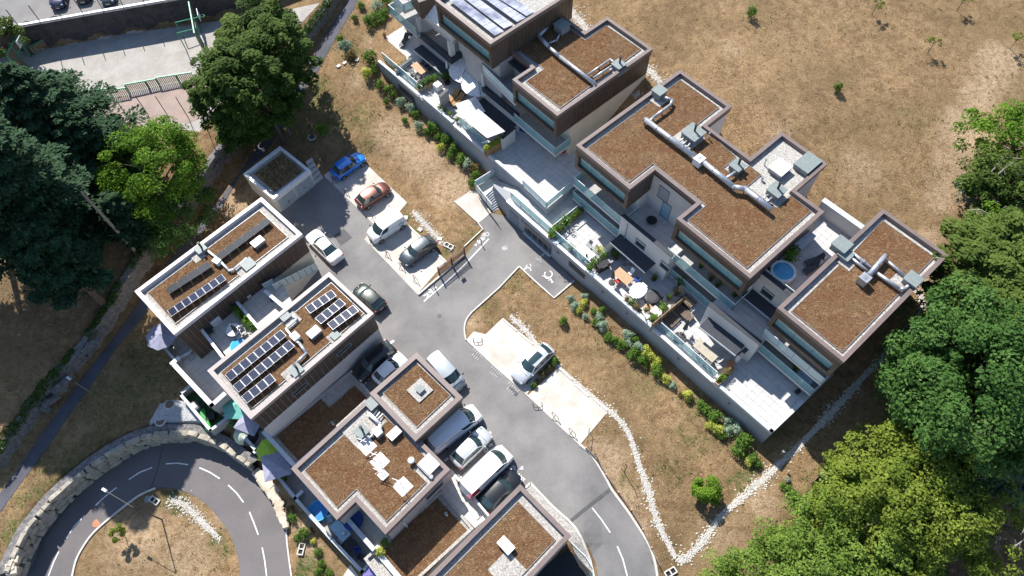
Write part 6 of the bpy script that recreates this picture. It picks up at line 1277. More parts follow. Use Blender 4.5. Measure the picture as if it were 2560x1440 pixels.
def parasol(px, z, r, n, label, m, h=2.5, rz=0, square=False, tilt=0, basem=None, center=True, droop=.28, valance=True, cant=None, name='parasol'):
    """px = pixel of the canopy centre at its height"""
    c = W(*px, z+h); t = thing(name, (c.x, c.y, z), label, 'parasol', 'open parasols', local=True); t.rotation_euler = (tilt, 0, rz)
    ring = [(r*math.cos(2*math.pi*k/n)*(1.0), r*math.sin(2*math.pi*k/n), h-droop*r*.8) for k in range(n)]; top_ = (0, 0, h+.05)
    for k in range(n):
        a, b_ = ring[k], ring[(k+1) % n]; mid = ((a[0]+b_[0])/2*.985, (a[1]+b_[1])/2*.985, (a[2]+b_[2])/2-.02); q_ = lambda p: (p[0], p[1], p[2]-.02)
        part(t, 'canopy_panel', lambda b: b.add([top_, a, mid, b_, q_(a), q_(mid), q_(b_), q_(top_)], [(0, 1, 2), (0, 2, 3), (1, 4, 5, 2), (2, 5, 6, 3), (7, 5, 4), (7, 6, 5)], m))
        part(t, 'rib', lambda b: b.cyl((0, 0, h-.02), (a[0]*.98, a[1]*.98, a[2]-.03), .015, M['mgrey'], 4))
    part(t, 'finial', lambda b: b.cyl((0, 0, h), (0, 0, h+.14), .03, M['mgrey'], 6))
    if cant:
        part(t, 'mast', lambda b: b.tube([(cant[0], cant[1], 0), (cant[0], cant[1], h+.2), (0, 0, h+.15)], .04, M['mgrey'], 8)); bx, by = cant
    else: part(t, 'pole', lambda b: b.cyl((0, 0, 0), (0, 0, h), .03, M['mgrey'], 8)); bx = by = 0
    part(t, 'base', lambda b: b.cyl((bx, by, 0), (bx, by, .09), .55 if cant else .28, basem or M['dgrey'], 20))
    if cant:
        for k in (0, 1): part(t, 'base_bar', lambda b: b.box((bx, by, .11), (1.1, .06, .03), M['mgrey'], k*math.pi/2+.5))
    return t
def closed_parasol(px, z, label, m, h=2.4, basem=None, br=.3, lean=(0, 0)):
    t = T('closed_parasol', px, z, label, 'parasol'); part(t, 'pole', lambda b: b.cyl((0, 0, 0), (lean[0], lean[1], h), .03, M['mgrey'], 6)); part(t, 'base', lambda b: b.cyl((0, 0, 0), (0, 0, .1), br, basem or M['dgrey'], 20))
    def f(b):
        n = 10; rows = [(.9, .16), (1.0, .20), (1.5, .15), (h-.2, .07), (h, .02)]; vs = []; fs = []
        for zz, r in rows:
            for k in range(n): rr = r*(1.25 if k % 2 else .8); vs.append((rr*math.cos(6.283*k/n)+lean[0]*zz/h, rr*math.sin(6.283*k/n)+lean[1]*zz/h, zz))
        for i in range(len(rows)-1):
            for k in range(n): fs.append((i*n+k, i*n+(k+1) % n, (i+1)*n+(k+1) % n, (i+1)*n+k))
        b.add(vs, fs, m)
    part(t, 'folded_fabric', f, True); return t
def lounger(px, z, label, m, rz, L=1.95, fr=None):
    t = T('sun_lounger', px, z, label, 'sun lounger', 'sun loungers on the terraces', rz); fr = fr or m
    part(t, 'lying_surface', lambda b: b.box((-.3, 0, .32), (L*.62, .62, .06), m), bevel=.02); part(t, 'backrest', lambda b: b.add([(L*.16, -.31, .32), (L*.16, .31, .32), (L*.5, .31, .72), (L*.5, -.31, .72), (L*.16, -.31, .27), (L*.16, .31, .27), (L*.5, .31, .67), (L*.5, -.31, .67)], [(0, 3, 2, 1), (4, 5, 6, 7), (0, 1, 5, 4), (2, 3, 7, 6), (1, 2, 6, 5), (0, 4, 7, 3)], m))
    for sx in (-.8, .55):
        for sy in (-.27, .27): part(t, 'leg', lambda b: b.box((sx, sy, .15), (.05, .05, .3), fr))
    for sy in (-.31, .31): part(t, 'side_rail', lambda b: b.box((0, sy, .28), (L*.95, .04, .05), fr))
    return t
def leafball(c, r, n, s, up=.3, seed=0, rz=None, shell=.75):
    """points + quads for a leafy cushion"""
    rz = rz or r; d = RNG.normal(size=(n, 3)); d /= np.linalg.norm(d, axis=1)[:, None]; d[:, 2] = np.where(d[:, 2] < -.25, -d[:, 2], d[:, 2]); rad = shell+(1.08-shell)*RNG.uniform(0, 1, n)**.7
    P = np.array(c)+d*rad[:, None]*np.array([r, r, rz]); return P, d
def quads(P, N, s, asp=1.0, jit=.6, droop=0, dirv=None, tri=False):
    n = len(P); N = N+RNG.normal(0, jit, N.shape); N /= np.linalg.norm(N, axis=1)[:, None]
    if dirv is None: A = np.cross(N, RNG.normal(size=(n, 3)))
    else: A = dirv+RNG.normal(0, .25, (n, 3)); A = A-N*(A*N).sum(1)[:, None]
    A /= np.linalg.norm(A, axis=1)[:, None]+1e-9; B = np.cross(N, A); S = (s*RNG.uniform(.6, 1.35, n))[:, None]; a = A*S*asp/2; b = B*S/2
    V = np.stack([P-a, P+b*.9-a*.05, P+a, P-b*.9-a*.05], 1).reshape(-1, 3); F = np.arange(4*n).reshape(-1, 4); return V, F
LV = dict(
 G=leafmat('shrub_green', (.045, .11, .018), (.14, .24, .04)), S=leafmat('silver_shrub', (.15, .23, .14), (.36, .46, .34)), Y=leafmat('yellow_shrub', (.22, .29, .035), (.55, .56, .12)), O=leafmat('olive_brown_shrub', (.10, .09, .03), (.24, .19, .08)),
 B=leafmat('bright_leaf', (.055, .14, .012), (.16, .28, .03)), pot=leafmat('potted_green', (.03, .08, .02), (.10, .18, .04)))
def plant_mesh(kind, r, n, s, up=.9):
    P, D = leafball((0, 0, r*up*.75), r*.85, n, s, rz=r*up)
    ph = RNG.uniform(0, 6, 3); az = np.arctan2(P[:, 1], P[:, 0]); P[:, :2] *= (1+.22*np.sin(az*3+ph[0])+.16*np.sin(az*5+ph[1]))[:, None]; P[:, 2] *= 1+.25*np.sin(az*2+ph[2]); P = P+RNG.normal(0, r*.15, P.shape); P[:, 2] = np.maximum(P[:, 2], .02); V, F = quads(P, D+np.array([0, 0, .4]), s, 1.5)
    tint = np.repeat(np.clip(.5+.35*np.sin(P[:, 0]*5/r)*np.cos(P[:, 1]*4/r)+RNG.normal(0, .2, n), 0, 1), 4)
    me = npmesh('', V, F, [LV[kind]], attr=dict(tint=tint)) ; return me
PM = {}
def plant(px, r, kind, label, z=None, up=.9, group=None, name='shrub', cat='shrub', dense=1.0, var=None):
    var = random.randint(0, 2) if var is None else var; k = (kind, var, up, dense)
    if k not in PM: PM[k] = plant_mesh(kind, .6, int(420*dense), .115, up)
    base = G(*px) if z is None else W(*px, z); t = thing(name, base, label, cat, group, local=True); sc = r/.6; t.rotation_euler.z = random.uniform(0, 6.28)
    o = bpy.data.objects.new('foliage', PM[k]); COL.objects.link(o); o.parent = t; o.scale = (sc, sc, sc)
    kk = ('stem', round(up, 1))
    if kk not in PM:
        b = MB()
        for q_ in range(5): a = q_*1.3; b.cyl((0, 0, -.05), (.3*math.cos(a), .3*math.sin(a), .6*up), .018, M['bark'], 4, .006)
        o2 = b.build('stems'); PM[kk] = o2.data; bpy.data.objects.remove(o2)
    o = bpy.data.objects.new('stems', PM[kk]); COL.objects.link(o); o.parent = t; o.scale = (sc, sc, sc); return t
def pot(px, z, r, kind, label, pm=None, pr=.22, ph=.4, box=None, rz=0, name='potted_plant', tall=.9):
    t = T(name, px, z, label, 'potted plant', rz=rz); pm = pm or M['dgrey']
    if box: part(t, 'planter', lambda b: b.box((0, 0, ph/2), (box[0], box[1], ph), pm, 0, 1.06)); part(t, 'soil', lambda b: b.box((0, 0, ph-.01), (box[0]*.94, box[1]*.9, .04), M['soil']))
    else: part(t, 'pot', lambda b: b.cyl((0, 0, 0), (0, 0, ph), pr*.75, pm, 14, pr)); part(t, 'soil', lambda b: b.cyl((0, 0, ph-.02), (0, 0, ph+.005), pr*.9, M['soil'], 12))
    k = (kind, random.randint(0, 1), tall, .6)
    if k not in PM: PM[k] = plant_mesh(kind, .6, 200, .12, tall)
    if r > 0:
        o = bpy.data.objects.new('foliage', PM[k]); COL.objects.link(o); o.parent = t; o.location.z = ph*.8; sc = r/.6; o.scale = (sc*(box[0]/max(box)*1.6 if box and box[0] > box[1] else 1), sc, sc)
    return t
aT = aW
def slab(name, px, z, d, m, label, cat, rz=0, bevel=.02, parts=(), local=True):
    t = T(name, px, z, label, cat, rz=rz); part(t, 'body', lambda b: b.box((0, 0, d[2]/2), d, m), bevel=bevel)
    for nm, c, dd, mm in parts: part(t, nm, lambda b: b.box(c, dd, mm))
    return t
U, Lz = 3.93, 2.93
# --- upper terrace
table((1050,182), U, 2.0, 1.0, 'pale wooden dining table ringed by dark chairs on the upper terrace', M['wood'], aT, legm=M['dgrey'], slats=7)
c0_ = W(1050,182,U); dx = Vector((math.cos(aT), math.sin(aT), 0)); dy = Vector((-dx.y, dx.x, 0)); first = None
for k, (u, v, r_, lab) in enumerate(((-.6,.85,0,'upper left side'), (.05,.9,0,'upper middle'), (.7,.85,0,'upper right side'), (-.6,-.85,math.pi,'lower left side'), (.05,-.9,math.pi,'lower middle'), (.7,-.85,math.pi,'lower right side'))):
    p = c0_+dx*u+dy*v
    if first is None: first = chair((0, 0), U, 'x', M['dgrey'], aT+r_); first.location = p; first['label'] = 'dark chair at the '+lab+' of the wooden dining table'; first['group'] = 'chairs round the wooden dining table'
    else: dup(first, p, aT+r_, 'dark chair at the '+lab+' of the wooden dining table')
closed_parasol((1121,192), U, 'folded white parasol leaning beside the grey dividing wall', M['white'])
parasol((1166,173), U, 2.05, 16, 'left one of the two large round white parasols', M['white'], 2.1, cant=(-.6, -1.6), droop=.06); parasol((1196,208), U, 1.95, 16, 'right one of the two large round white parasols, with a sunlit stripe', M['white'], 2.0, cant=(.3, -1.7), droop=.06)
parasol((1175,262), U, 1.75, 4, 'pale square parasol beside the wide white awning', M['whitem'], 2.6, rz=aT+.5, droop=.32)
lounger((1133,247), U, 'left one of the two yellow timber sun loungers', M['woodo'], aT+math.pi/2+.25); lounger((1145,256), U, 'right one of the two yellow timber sun loungers', M['woodo'], aT+math.pi/2+.15)
taw = thing('awning', W(1210,310,U), 'wide white fabric awning stretched over the upper terrace', 'awning'); q4 = [W(1160,297,6.0), W(1196,272,6.7), W(1263,328,6.7), W(1218,345,6.0)]
b = MB(); b.add([tuple(v) for v in q4]+[tuple(v-Vector((0, 0, .05))) for v in q4], [(0, 1, 2, 3), (7, 6, 5, 4), (0, 4, 5, 1), (1, 5, 6, 2), (2, 6, 7, 3), (3, 7, 4, 0)], M['whitem']); b.build('fabric', taw); b = MB(); b.cyl(q4[0], q4[3], .07, M['mgrey']); b.build('front_bar', taw)
for k, (q_, kd, r) in enumerate((((1052,226),'pot',.45), ((1063,220),'pot',.5), ((1075,213),'G',.45), ((1088,207),'B',.4))): pot(q_, U, r, kd, ('first', 'second', 'third', 'last')[k]+' timber trough plant from the wall coping, between dining terrace and round parasols', M['wood'], .2, .5, box=(.75, .45), rz=aT+1.57)
slab('armchair', (1095,222), U, (.8, .8, .75), M['white'], 'white cube shaped cover beside the timber trough plants', 'cover', aT); pot((1113,203), U, .7, 'pot', 'tall potted palm beside the folded white parasol', M['terra'], .3, .45, tall=.9); slab('side_table', (1118,208), U, (.6, .6, .4), M['black'], 'low black cube next to the potted palm', 'side table', .3)
for q_, lab, kd in (((1100,276),'thin leafed potted plant at the terrace edge below the yellow loungers','pot'), ((1112,284),'small potted plant at the coping, second from the yellow loungers','G'), ((1128,292),'potted dark shrub where the glass guard starts','G'), ((1143,306),'spindly potted plant left of the wide awning','pot')): pot(q_, U, .35, kd, lab, M['white'], .18, .35)
slab('folded_table_tennis', (1300,325), U, (1.5, .25, 1.5), M['navy'], 'blue folded table tennis frame leaning near the pale dividing wall', 'folded table', aT+.4); slab('tent', (1409,378), U, (.9, .7, .6), M['red'], 'crumpled red play tent under the second block', 'play tent', .4, .2); chair((1345,354), U, 'small white folding chair alone on the shaded upper terrace', M['white'], aT, .8, False)  # the navy slab is the folded table tennis frame
th2 = thing('hedge_planter', W(1237,362,U), 'timber trough with clipped yellow green hedge at the terrace edge', 'planter'); A_, d_, n_, L_, a_ = edge(W(1213,378,U+.8), W(1258,349,U+.8)); c = A_+d_*L_/2
for k in range(4): b = MB(); b.box((c.x+n_.x*.3, c.y+n_.y*.3, U+.1+.25*k+.1), (L_, .04, .22), M['woodo'], a_); b.build('board', th2)
b = MB(); b.box((c.x, c.y, U+.5), (L_-.02, .54, 1.0), M['woodd'], a_); b.build('planter_body', th2)
hp = [A_+d_*L_*(k+.5)/9 for k in range(9)]; Ps, Ds = zip(*[leafball((p.x, p.y, U+1.15), .32, 160, .1) for p in hp]); V, F = quads(np.concatenate(Ps), np.concatenate(Ds), .12, 1.4); npmesh('hedge', V, F, [LV['Y']], attr=dict(tint=RNG.uniform(0, .6, len(V))), parent=th2)
lounger((1012,107), U, 'grey reclining chair lying in shade on the corner terrace', M['dgrey'], 1.2); slab('barbecue', (1027,82), U, (.9, .6, .9), M['black'], 'black covered barbecue under the left glazed balcony', 'barbecue', aT); pot((962,92), U, .25, 'O', 'small reddish potted plant at the outer corner of the lawn terrace', M['terra'], .2, .3)
pot((1013,66), U, .25, 'G', 'pair of small plants at the top corner of the lawn terrace', M['dgrey'], .18, .3)
# planting strip by low wall
for k in range(5): pot((989+k*9, 176-k*6.5), U, .22, 'pot' if k % 2 else 'B', ('first','second','third','fourth','last')[k]+' small plant from the coping along the low planter wall of the garden lawn', M['soil'], .12, .12)
# --- balconies
slab('sofa', (1251,172), 8.65, (1.9, .8, .6), M['woodd'], 'weathered timber sofa on the milky glass balcony', 'sofa', aT+1.2, parts=(('cushion', (0, 0, .62), (1.7, .7, .1), M['tile']),)); closed_parasol((1245,199), 8.65, 'closed parasol with round black base on the milky glass balcony', M['whitem'], 2.0)
pot((1224,172), 8.65, .2, 'G', 'small dark pot at the end of the milky glass balcony', M['black']); slab('sofa', (1234,228), 5.95, (1.8, .8, .5), M['terra'], 'reddish lounge sofa on the loggia under the milky glass balcony', 'sofa', aT); slab('coffee_table', (1244,238), 5.95, (1.0, .6, .4), M['wood'], 'pale coffee table on the loggia under the milky glass balcony', 'table', aT)
slab('garden_sofa', (1761,640), 5.95, (1.9, .85, .6), M['white'], 'white cushioned sofa on the balcony under the largest roof', 'sofa', aT, parts=(('cushion', (.4, 0, .65), (.7, .7, .15), M['mgrey']),)); slab('armchair', (1775,650), 5.95, (.8, .8, .65), M['tile'], 'pale armchair next to the white cushioned sofa on the balcony', 'armchair', aT)
for q_, lab, kd in (((1752,668),'large dark potted shrub beside the column on the long balcony','G'), ((1793,716),'wispy green potted plant in the middle of the long balcony','pot'), ((1776,700),'reddish potted plant on the long balcony','O'), ((1836,740),'dark potted plant at the corner of the long balcony','G')): pot(q_, 5.95, .4, kd, lab, M['dgrey'])
slab('table', (1975,818), 8.98, (.9, .7, .7), M['white'], 'small white table with dark items inside the eastern loggia', 'table', aT); slab('bench', (2080,905), 8.98, (1.0, .4, .5), M['mgrey'], 'metal bench in the right corner of the eastern loggia', 'bench', aT)
chair((1960,880), 4.0, 'dark folding chair on the lower balcony of the eastern block', M['dgrey'], .5); pot((1985,924), 4.0, .4, 'B', 'leafy green plant on the lower balcony of the eastern block', M['dgrey']); slab('table', (2012,944), 4.0, (1.5, 1.0, .5), M['lblue'], 'pale blue covered table on the lower balcony of the eastern block', 'table', aT)
slab('chair', (1810,610), 8.98, (.9, .5, .5), M['dgrey'], 'dark bench in the loggia of the largest block, nearer the notch', 'bench', aT) if 0 else None
# --- courtyard and pool terrace
t = T('fire_bowl', (1628,556), 6.33, 'round dark fire bowl in the notched courtyard', 'fire bowl'); part(t, 'bowl', lambda b: b.cyl((0, 0, .12), (0, 0, .4), .35, M['black'], 20, .52)); part(t, 'stand', lambda b: b.cyl((0, 0, 0), (0, 0, .14), .3, M['mgrey'], 8, .2))
t = T('hot_tub', (1952,688), 8.43, 'round blue hot tub with white rim on the pool terrace', 'hot tub'); part(t, 'shell', lambda b: b.cyl((0, 0, 0), (0, 0, .68), 1.05, M['white'], 28)); part(t, 'rim', lambda b: b.ring([Vector((1.12*math.cos(a), 1.12*math.sin(a), 0)) for a in np.linspace(0, 6.283, 33)[:-1]], [Vector((.9*math.cos(a), .9*math.sin(a), 0)) for a in np.linspace(0, 6.283, 33)[:-1]], .66, .76, M['white'])); part(t, 'water', lambda b: b.cyl((0, 0, .6), (0, 0, .70), .91, M['water'], 28)); part(t, 'grab_rail', lambda b: b.tube([(-1.15, .2, 0), (-1.15, .2, .95), (-.85, .1, .95), (-.8, .1, .7)], .025, M['mgrey'], 6))
pot((1972,650), 8.43, .75, 'B', 'bushy bright potted palm behind the hot tub', M['black'], .3, .4); slab('cabinet', (2006,611), 8.43, (2.1, .8, .75), M['lblue'], 'long pale blue topped cabinet on the pool terrace', 'cabinet', ANGR+1.57*0, parts=(('worktop', (0, 0, .77), (2.15, .85, .04), M['coping']),)); slab('armchair', (1987,627), 8.43, (.85, .85, .6), M['mgrey'], 'grey armchair between cabinet and palm on the pool terrace', 'armchair', ANGR)
lounger((2034,656), 8.43, 'upper dark sun lounger on the pool terrace', M['dgrey'], ANGR-.35+math.pi*0); lounger((2028,672), 8.43, 'lower dark sun lounger on the pool terrace', M['dgrey'], ANGR-.1)
# --- lower terrace
for k, (q_, kd, r) in enumerate((((1383,590),'B',.5), ((1398,577),'G',.5), ((1416,562),'B',.6), ((1434,547),'G',.4), ((1446,537),'pot',.4))): pot(q_, Lz, r, kd, ('first', 'second', 'third', 'fourth', 'last')[k]+' leafy planter from the wall coping along the milky glass guard', M['woodd'] if k != 2 else M['dgrey'], .25, .45, box=None if k == 2 else (1.1, .45), rz=edge(W(1376,584,0), W(1447,527,0))[4])
slab('suitcase', (1491,548), Lz, (.5, .4, .75), M['pink'], 'pink upright case in the shade below the lowest balcony', 'case', .6); slab('bench', (1405,597), Lz, (1.6, .35, .12), M['white'], 'low white step bench near the leafy planters', 'bench', aT+1.57); slab('bench', (1452,562), Lz, (1.6, .35, .12), M['white'], 'second low white step bench nearer the building', 'bench', aT+1.57)
pot((1427,625), Lz, .42, 'S', 'round silvery potted shrub on the sunlit terrace', M['mgrey'], .25, .35)
table((1466,642), Lz, 1.5, 1.0, 'white lacquered garden table with a dried plant on top', M['white'], aT, legm=M['mgrey']); pot((1466,640), Lz+.75, .16, 'O', 'dried orange plant in a pot on the white garden table', M['terra'], .1, .15)
for q_, r_, lab in (((1471,619), aT, 'iron chair farthest from the coping at the white garden table'), ((1485,630), aT-.3, 'middle iron chair at the white garden table'), ((1493,643), aT-.6, 'iron chair nearest the yellow plants at the white garden table'), ((1470,663), aT+3.14, 'iron chair by the coping at the white garden table')): chair(q_, Lz, lab, M['mgrey'], r_, .9, group='iron chairs round the white garden table')
for q_, r, kd, lab in (((1499,633), .42, 'Y', 'yellow flowering potted plant behind the iron chairs'), ((1510,645), .5, 'B', 'bright leafy potted plant beside the black barbecue'), ((1488,664), .5, 'G', 'leafy planter plant between iron table and barbecue'), ((1474,676), .4, 'B', 'low green potted plant at the coping below the iron table')): pot(q_, Lz, r, kd, lab, M['wood'], .25, .45)
t = slab('barbecue', (1506,672), Lz, (1.3, .6, .95), M['black'], 'black wheeled barbecue with steel shelf', 'barbecue', aT+1.35, parts=(('side_shelf', (.85, 0, .85), (.4, .5, .04), M['mgrey']), ('lid_handle', (0, -.32, .9), (.6, .04, .04), M['mgrey'])))
for q_, r, kd, lab in (((1535,640), .5, 'G', 'dark leafy potted plant at the foot of the dividing wall'), ((1541,648), .3, 'O', 'small purple brown potted plant in front of the dark leafy one'), ((1562,640), .45, 'G', 'potted shrub beneath the dark canopy end'), ((1634,700), .35, 'G', 'planter box plant at the corner of the white wall')): pot(q_, Lz, r, kd, lab, M['dgrey'], .25, .4)
t = T('childs_bicycle', (1570,658), Lz, 'jumbled dark red and black childrens bicycles under the canopy', 'bicycles')
for k in (-1, 1):
    for x in (-.35, .3): part(t, 'wheel', lambda b: b.tube([(x+.22*math.cos(a), k*.3, .24+.22*math.sin(a)) for a in np.linspace(0, 6.283, 13)], .02, M['black'], 5))
    part(t, 'frame', lambda b: b.tube([(-.35, k*.3, .24), (0, k*.3, .55), (.3, k*.3, .24), (.3, k*.3, .7)], .025, M['pink'], 5))
table((1556,700), Lz, 1.9, 1.05, 'large pale plank table beside the oval slatted table', M['wood'], aT, slats=6); table((1593,735), Lz, 1.5, 2.0, 'oval pale slatted table in front of the plank table', M['copw'], aT+1.57*0, shape='oval', slats=11, legm=M['mgrey'])
tb_ = T('round_pouf_table', (1627,748), Lz, 'round black covered fire table beside the oval slatted table', 'table'); part(tb_, 'cover', lambda b: b.cyl((0, 0, .05), (0, 0, .62), .70, M['black'], 18, .78)); part(tb_, 'lid', lambda b: b.cyl((0, 0, .62), (0, 0, .67), .72, M['dgrey'], 18, .5))
chair((1588,704), Lz, 'dark blue garden armchair beside the large plank table', M['navy'], aT-1.2); chair((1575,688), Lz, 'white folding chair at the far side of the plank table', M['white'], aT, .8, False); chair((1543,708), Lz, 'red seated chair at the near side of the plank table', M['red'], aT+3.0, .9, False); chair((1573,722), Lz, 'white stool like chair between plank and oval tables', M['white'], aT+3.1, .8, False); chair((1648,752), Lz, 'dark chair right of the round black table', M['dgrey'], aT-1.4); chair((1623,762), Lz, 'dark chair between round black table and small wooden table', M['dgrey'], aT+3)
closed_parasol((1529,706), Lz, 'closed grey parasol beside the large plank table', M['dgrey'], 2.3); table((1620,775), Lz, .9, .7, 'small square wooden table near the timber fence', M['wood'], aT, .5); table((1639,785), Lz, .95, .8, 'small white square table near the timber fence', M['white'], aT+.1, .6); chair((1617,795), Lz, 'white low garden chair by the coping planter', M['white'], aT+2.8)
for q_, r, kd, lab, bx in (((1566,753), .35, 'O', 'pink flowering pot at the coping below the plank table', None), ((1577,762), .35, 'G', 'round green pot at the coping, next to the pink one', None), ((1588,772), .35, 'O', 'reddish trough plant at the coping below the oval table', (1.3, .4)), ((1615,780), .3, 'pot', 'feathery potted plant beside the small wooden table', None), ((1655,778), .5, 'B', 'bright leafy bush against the timber fence', None), ((1632,803), .5, 'B', 'leafy bush in the fence corner at the coping', None), ((1660,740) if 0 else (1672,748), .3, 'G', 'dark lamp shaped potted plant by the timber fence', None), ((1690,738), .55, 'O', 'dry brown bush at the building end of the timber fence', None), ((1698,712), .6, 'G', 'dense climbing plant in the shade below the balconies', None)): pot(q_, Lz, r, kd, lab, M['dgrey'], .22, .4, box=bx, rz=aT)
tfe = thing('timber_fence', W(1670,775,Lz), 'horizontal board timber fence between the furnished terrace and the pallet terrace', 'fence'); A_, d_, n_, L_, a_ = edge(W(1630,811,Lz+1.3), W(1712,742,Lz+1.3))
for k in range(7): c = A_+d_*L_/2; b = MB(); b.box((c.x, c.y, Lz+.12+k*.19), (L_, .035, .165), M['woodo'] if k % 2 else M['wood'], a_); b.build('board', tfe)
for k in range(5): c = A_+d_*L_*k/4+n_*.05; b = MB(); b.box((c.x, c.y, Lz+.7), (.08, .08, 1.4), M['woodd'], a_); b.build('post', tfe)
def pallet(px, rz, label, w_=1.4, n=8, h=.3):
    t = T('pallet', px, Lz, label, 'pallet', rz=rz)
    for k in range(n): part(t, 'board', lambda b: b.box((0, -w_/2+w_*(k+.5)/n, h), (1.3, w_/n-.05, .03), M['woodd']))
    for x in (-.55, 0, .55): part(t, 'bearer', lambda b: b.box((x, 0, h/2), (.1, w_, h-.03), M['woodd']))
pallet((1676,800), aT+1.57, 'weathered pallet deck nearest the timber fence in sun and shade'); pallet((1700,772), aT+1.57, 'weathered pallet deck in full shade beside the fence'); pallet((1716,757), aT+1.57, 'innermost weathered pallet deck below the balcony'); pallet((1715,792), aT, 'small separate crate like pallet on the eastern terrace', .9, 5, .45)
closed_parasol((1706,838), Lz, 'tilted closed dark parasol on the sunlit eastern terrace', M['dgrey'], 2.3, br=.1, lean=(.2, .5)); t = T('slotted_weight', (1699,845), Lz, 'round slotted dark parasol base on the eastern terrace', 'parasol base')
for k in range(4): part(t, 'slab', lambda b: b.prism([Vector((.03*math.cos(k*1.5708+.78), .03*math.sin(k*1.5708+.78), 0))]+[Vector((.62*math.cos(a), .62*math.sin(a), 0)) for a in np.linspace(k*1.5708+.06, (k+1)*1.5708-.06, 7)], 0, .1, M['dgrey']))
table((1761,884), Lz, 2.3, 1.1, 'long beige topped table with pale chairs on the eastern terrace', mat('beige_top', (.42, .38, .30), .5), aT, legm=M['mgrey'])
for q_, r_, lab in (((1732,858), aT+1.6, 'sand coloured chair at the upper end of the long beige table'), ((1742,880), aT+3.1, 'first lower side chair of the long beige table'), ((1756,895), aT+3.1, 'middle lower side chair of the long beige table'), ((1772,908), aT+3.1, 'last lower side chair of the long beige table'), ((1791,903), aT-1.5, 'chair at the lower end of the long beige table')): chair(q_, Lz, lab, M['tile'], r_, group='chairs round the long beige table')
chair((1794,920), Lz, 'single pale chair pushed away from the long beige table', M['tile'], aT+2.6); slab('cabinet', (1788,832), Lz, (.9, .6, .9), M['render_w'], 'pale outdoor cabinet below the dark canopy of the eastern terrace', 'cabinet', aT, parts=(('top', (0, 0, .92), (.95, .65, .04), M['white']),))
t = T('large_pot', (1824,914), Lz, 'large terracotta pot at the end of the dividing wall', 'pot'); part(t, 'pot', lambda b: b.cyl((0, 0, 0), (0, 0, .6), .22, M['terra'], 16, .33)); part(t, 'rim', lambda b: b.cyl((0, 0, .57), (0, 0, .63), .36, M['terra'], 16))
pot((1816,936), Lz, .35, 'O', 'upper orange timber trough with dry plants near the terracotta pot', M['wood'], .2, .5, box=(1.5, .45), rz=aT+1.57); pot((1802,950), Lz, .35, 'B', 'lower orange timber trough with green plants near the coping', M['wood'], .2, .5, box=(1.5, .45), rz=aT+1.57)
slab('stool', (1992,981), Lz, (.4, .35, .4), M['black'], 'small black stool alone at the far end of the empty terrace', 'stool', .4); slab('stool', (2000,994), Lz, (.2, .2, .2), M['dgrey'], 'tiny dark object by the end wall of the empty terrace', 'pot', .1) if 0 else None
# --- left terraces
def bench(px, z, label, rz): t = T('bench', px, z, label, 'bench', rz=rz); part(t, 'seat', lambda b: b.box((0, 0, .45), (1.1, .42, .05), M['white'])); [part(t, 'leg', lambda b: b.box((x, y, .22), (.05, .05, .44), M['white'])) for x in (-.5, .5) for y in (-.17, .17)]
bench((620,740), 3.03, 'white garden bench on the shaded tiled terrace', a1); t = T('bucket', (683,752), 3.03, 'purple bucket by the thick parapet', 'bucket'); part(t, 'bucket', lambda b: b.cyl((0, 0, 0), (0, 0, .35), .16, M['navy'], 12, .2)); part(t, 'handle', lambda b: b.tube([(-.2, 0, .34), (0, .1, .45), (.2, 0, .34)], .012, M['mgrey'], 4))
table((590,833), 3.0, 1.35, 1.35, 'round white garden table on the tiled terrace', M['white'], 0, shape='round', legm=M['mgrey']); closed_parasol((597,836), 3.0, 'closed dark parasol standing at the round white table', M['dgrey'], 2.2)
for q_, lab in (((603,845), 'pale chair below the round white table'), ((612,834), 'pale chair right of the round white table'), ((530,833), 'dark chair near the white cabinet')): chair(q_, 3.0, lab, M['tile'] if 'pale' in lab else M['dgrey'], .6)
slab('cabinet', (532,796), 3.0, (2.0, 1.0, 1.0), M['copw'], 'large white storage box against the brown cladding', 'storage box', a1); t = T('paddling_pool', (598,868), 3.0, 'small blue paddling pool under the roof edge of the pale capped house', 'paddling pool'); part(t, 'wall', lambda b: b.cyl((0, 0, 0), (0, 0, .35), .75, M['sky'], 20)); part(t, 'water', lambda b: b.cyl((0, 0, .3), (0, 0, .36), .66, M['water'], 20))
for k in range(7): pot((591+k*8, 776+k*8.6), 3.0, .42 if k % 2 else .5, 'B' if k % 3 else 'pot', ('first','second','third','fourth','fifth','sixth','last')[k]+' bamboo like plant from the brown cladding along the terrace divider', M['dgrey'], .2, .4)
chair((513,877), .13, 'white plastic chair beside the bicycle', M['white'], a1+1.5); t = T('bicycle', (492,886), .13, 'dark bicycle leaning on the cream wall', 'bicycle', rz=1.1)
for x in (-.5, .5): part(t, 'wheel', lambda b: b.tube([(x+.33*math.cos(a), 0, .34+.33*math.sin(a)) for a in np.linspace(0, 6.283, 17)], .02, M['black'], 5))
part(t, 'frame', lambda b: b.tube([(-.5, 0, .34), (-.15, 0, .75), (.35, 0, .78), (.5, 0, .34)], .02, M['mgrey'], 5)); part(t, 'handlebar', lambda b: b.tube([(.38, -.25, .95), (.36, 0, .9), (.38, .25, .95)], .015, M['dgrey'], 5)); part(t, 'saddle', lambda b: b.box((-.18, 0, .85), (.25, .12, .05), M['black']))
slab('crate', (509,862), .13, (.9, .5, .5), M['dgrey'], 'dark storage crate behind the white plastic chair', 'crate', a1); parasol((400,836), -.27, 1.55, 8, 'slate blue parasol at the south west corner of the white capped house', M['lilac'], 2.4); table((418,868), -.27, 1.1, .8, 'dark garden table half under the slate blue parasol', M['dgrey'], .7)
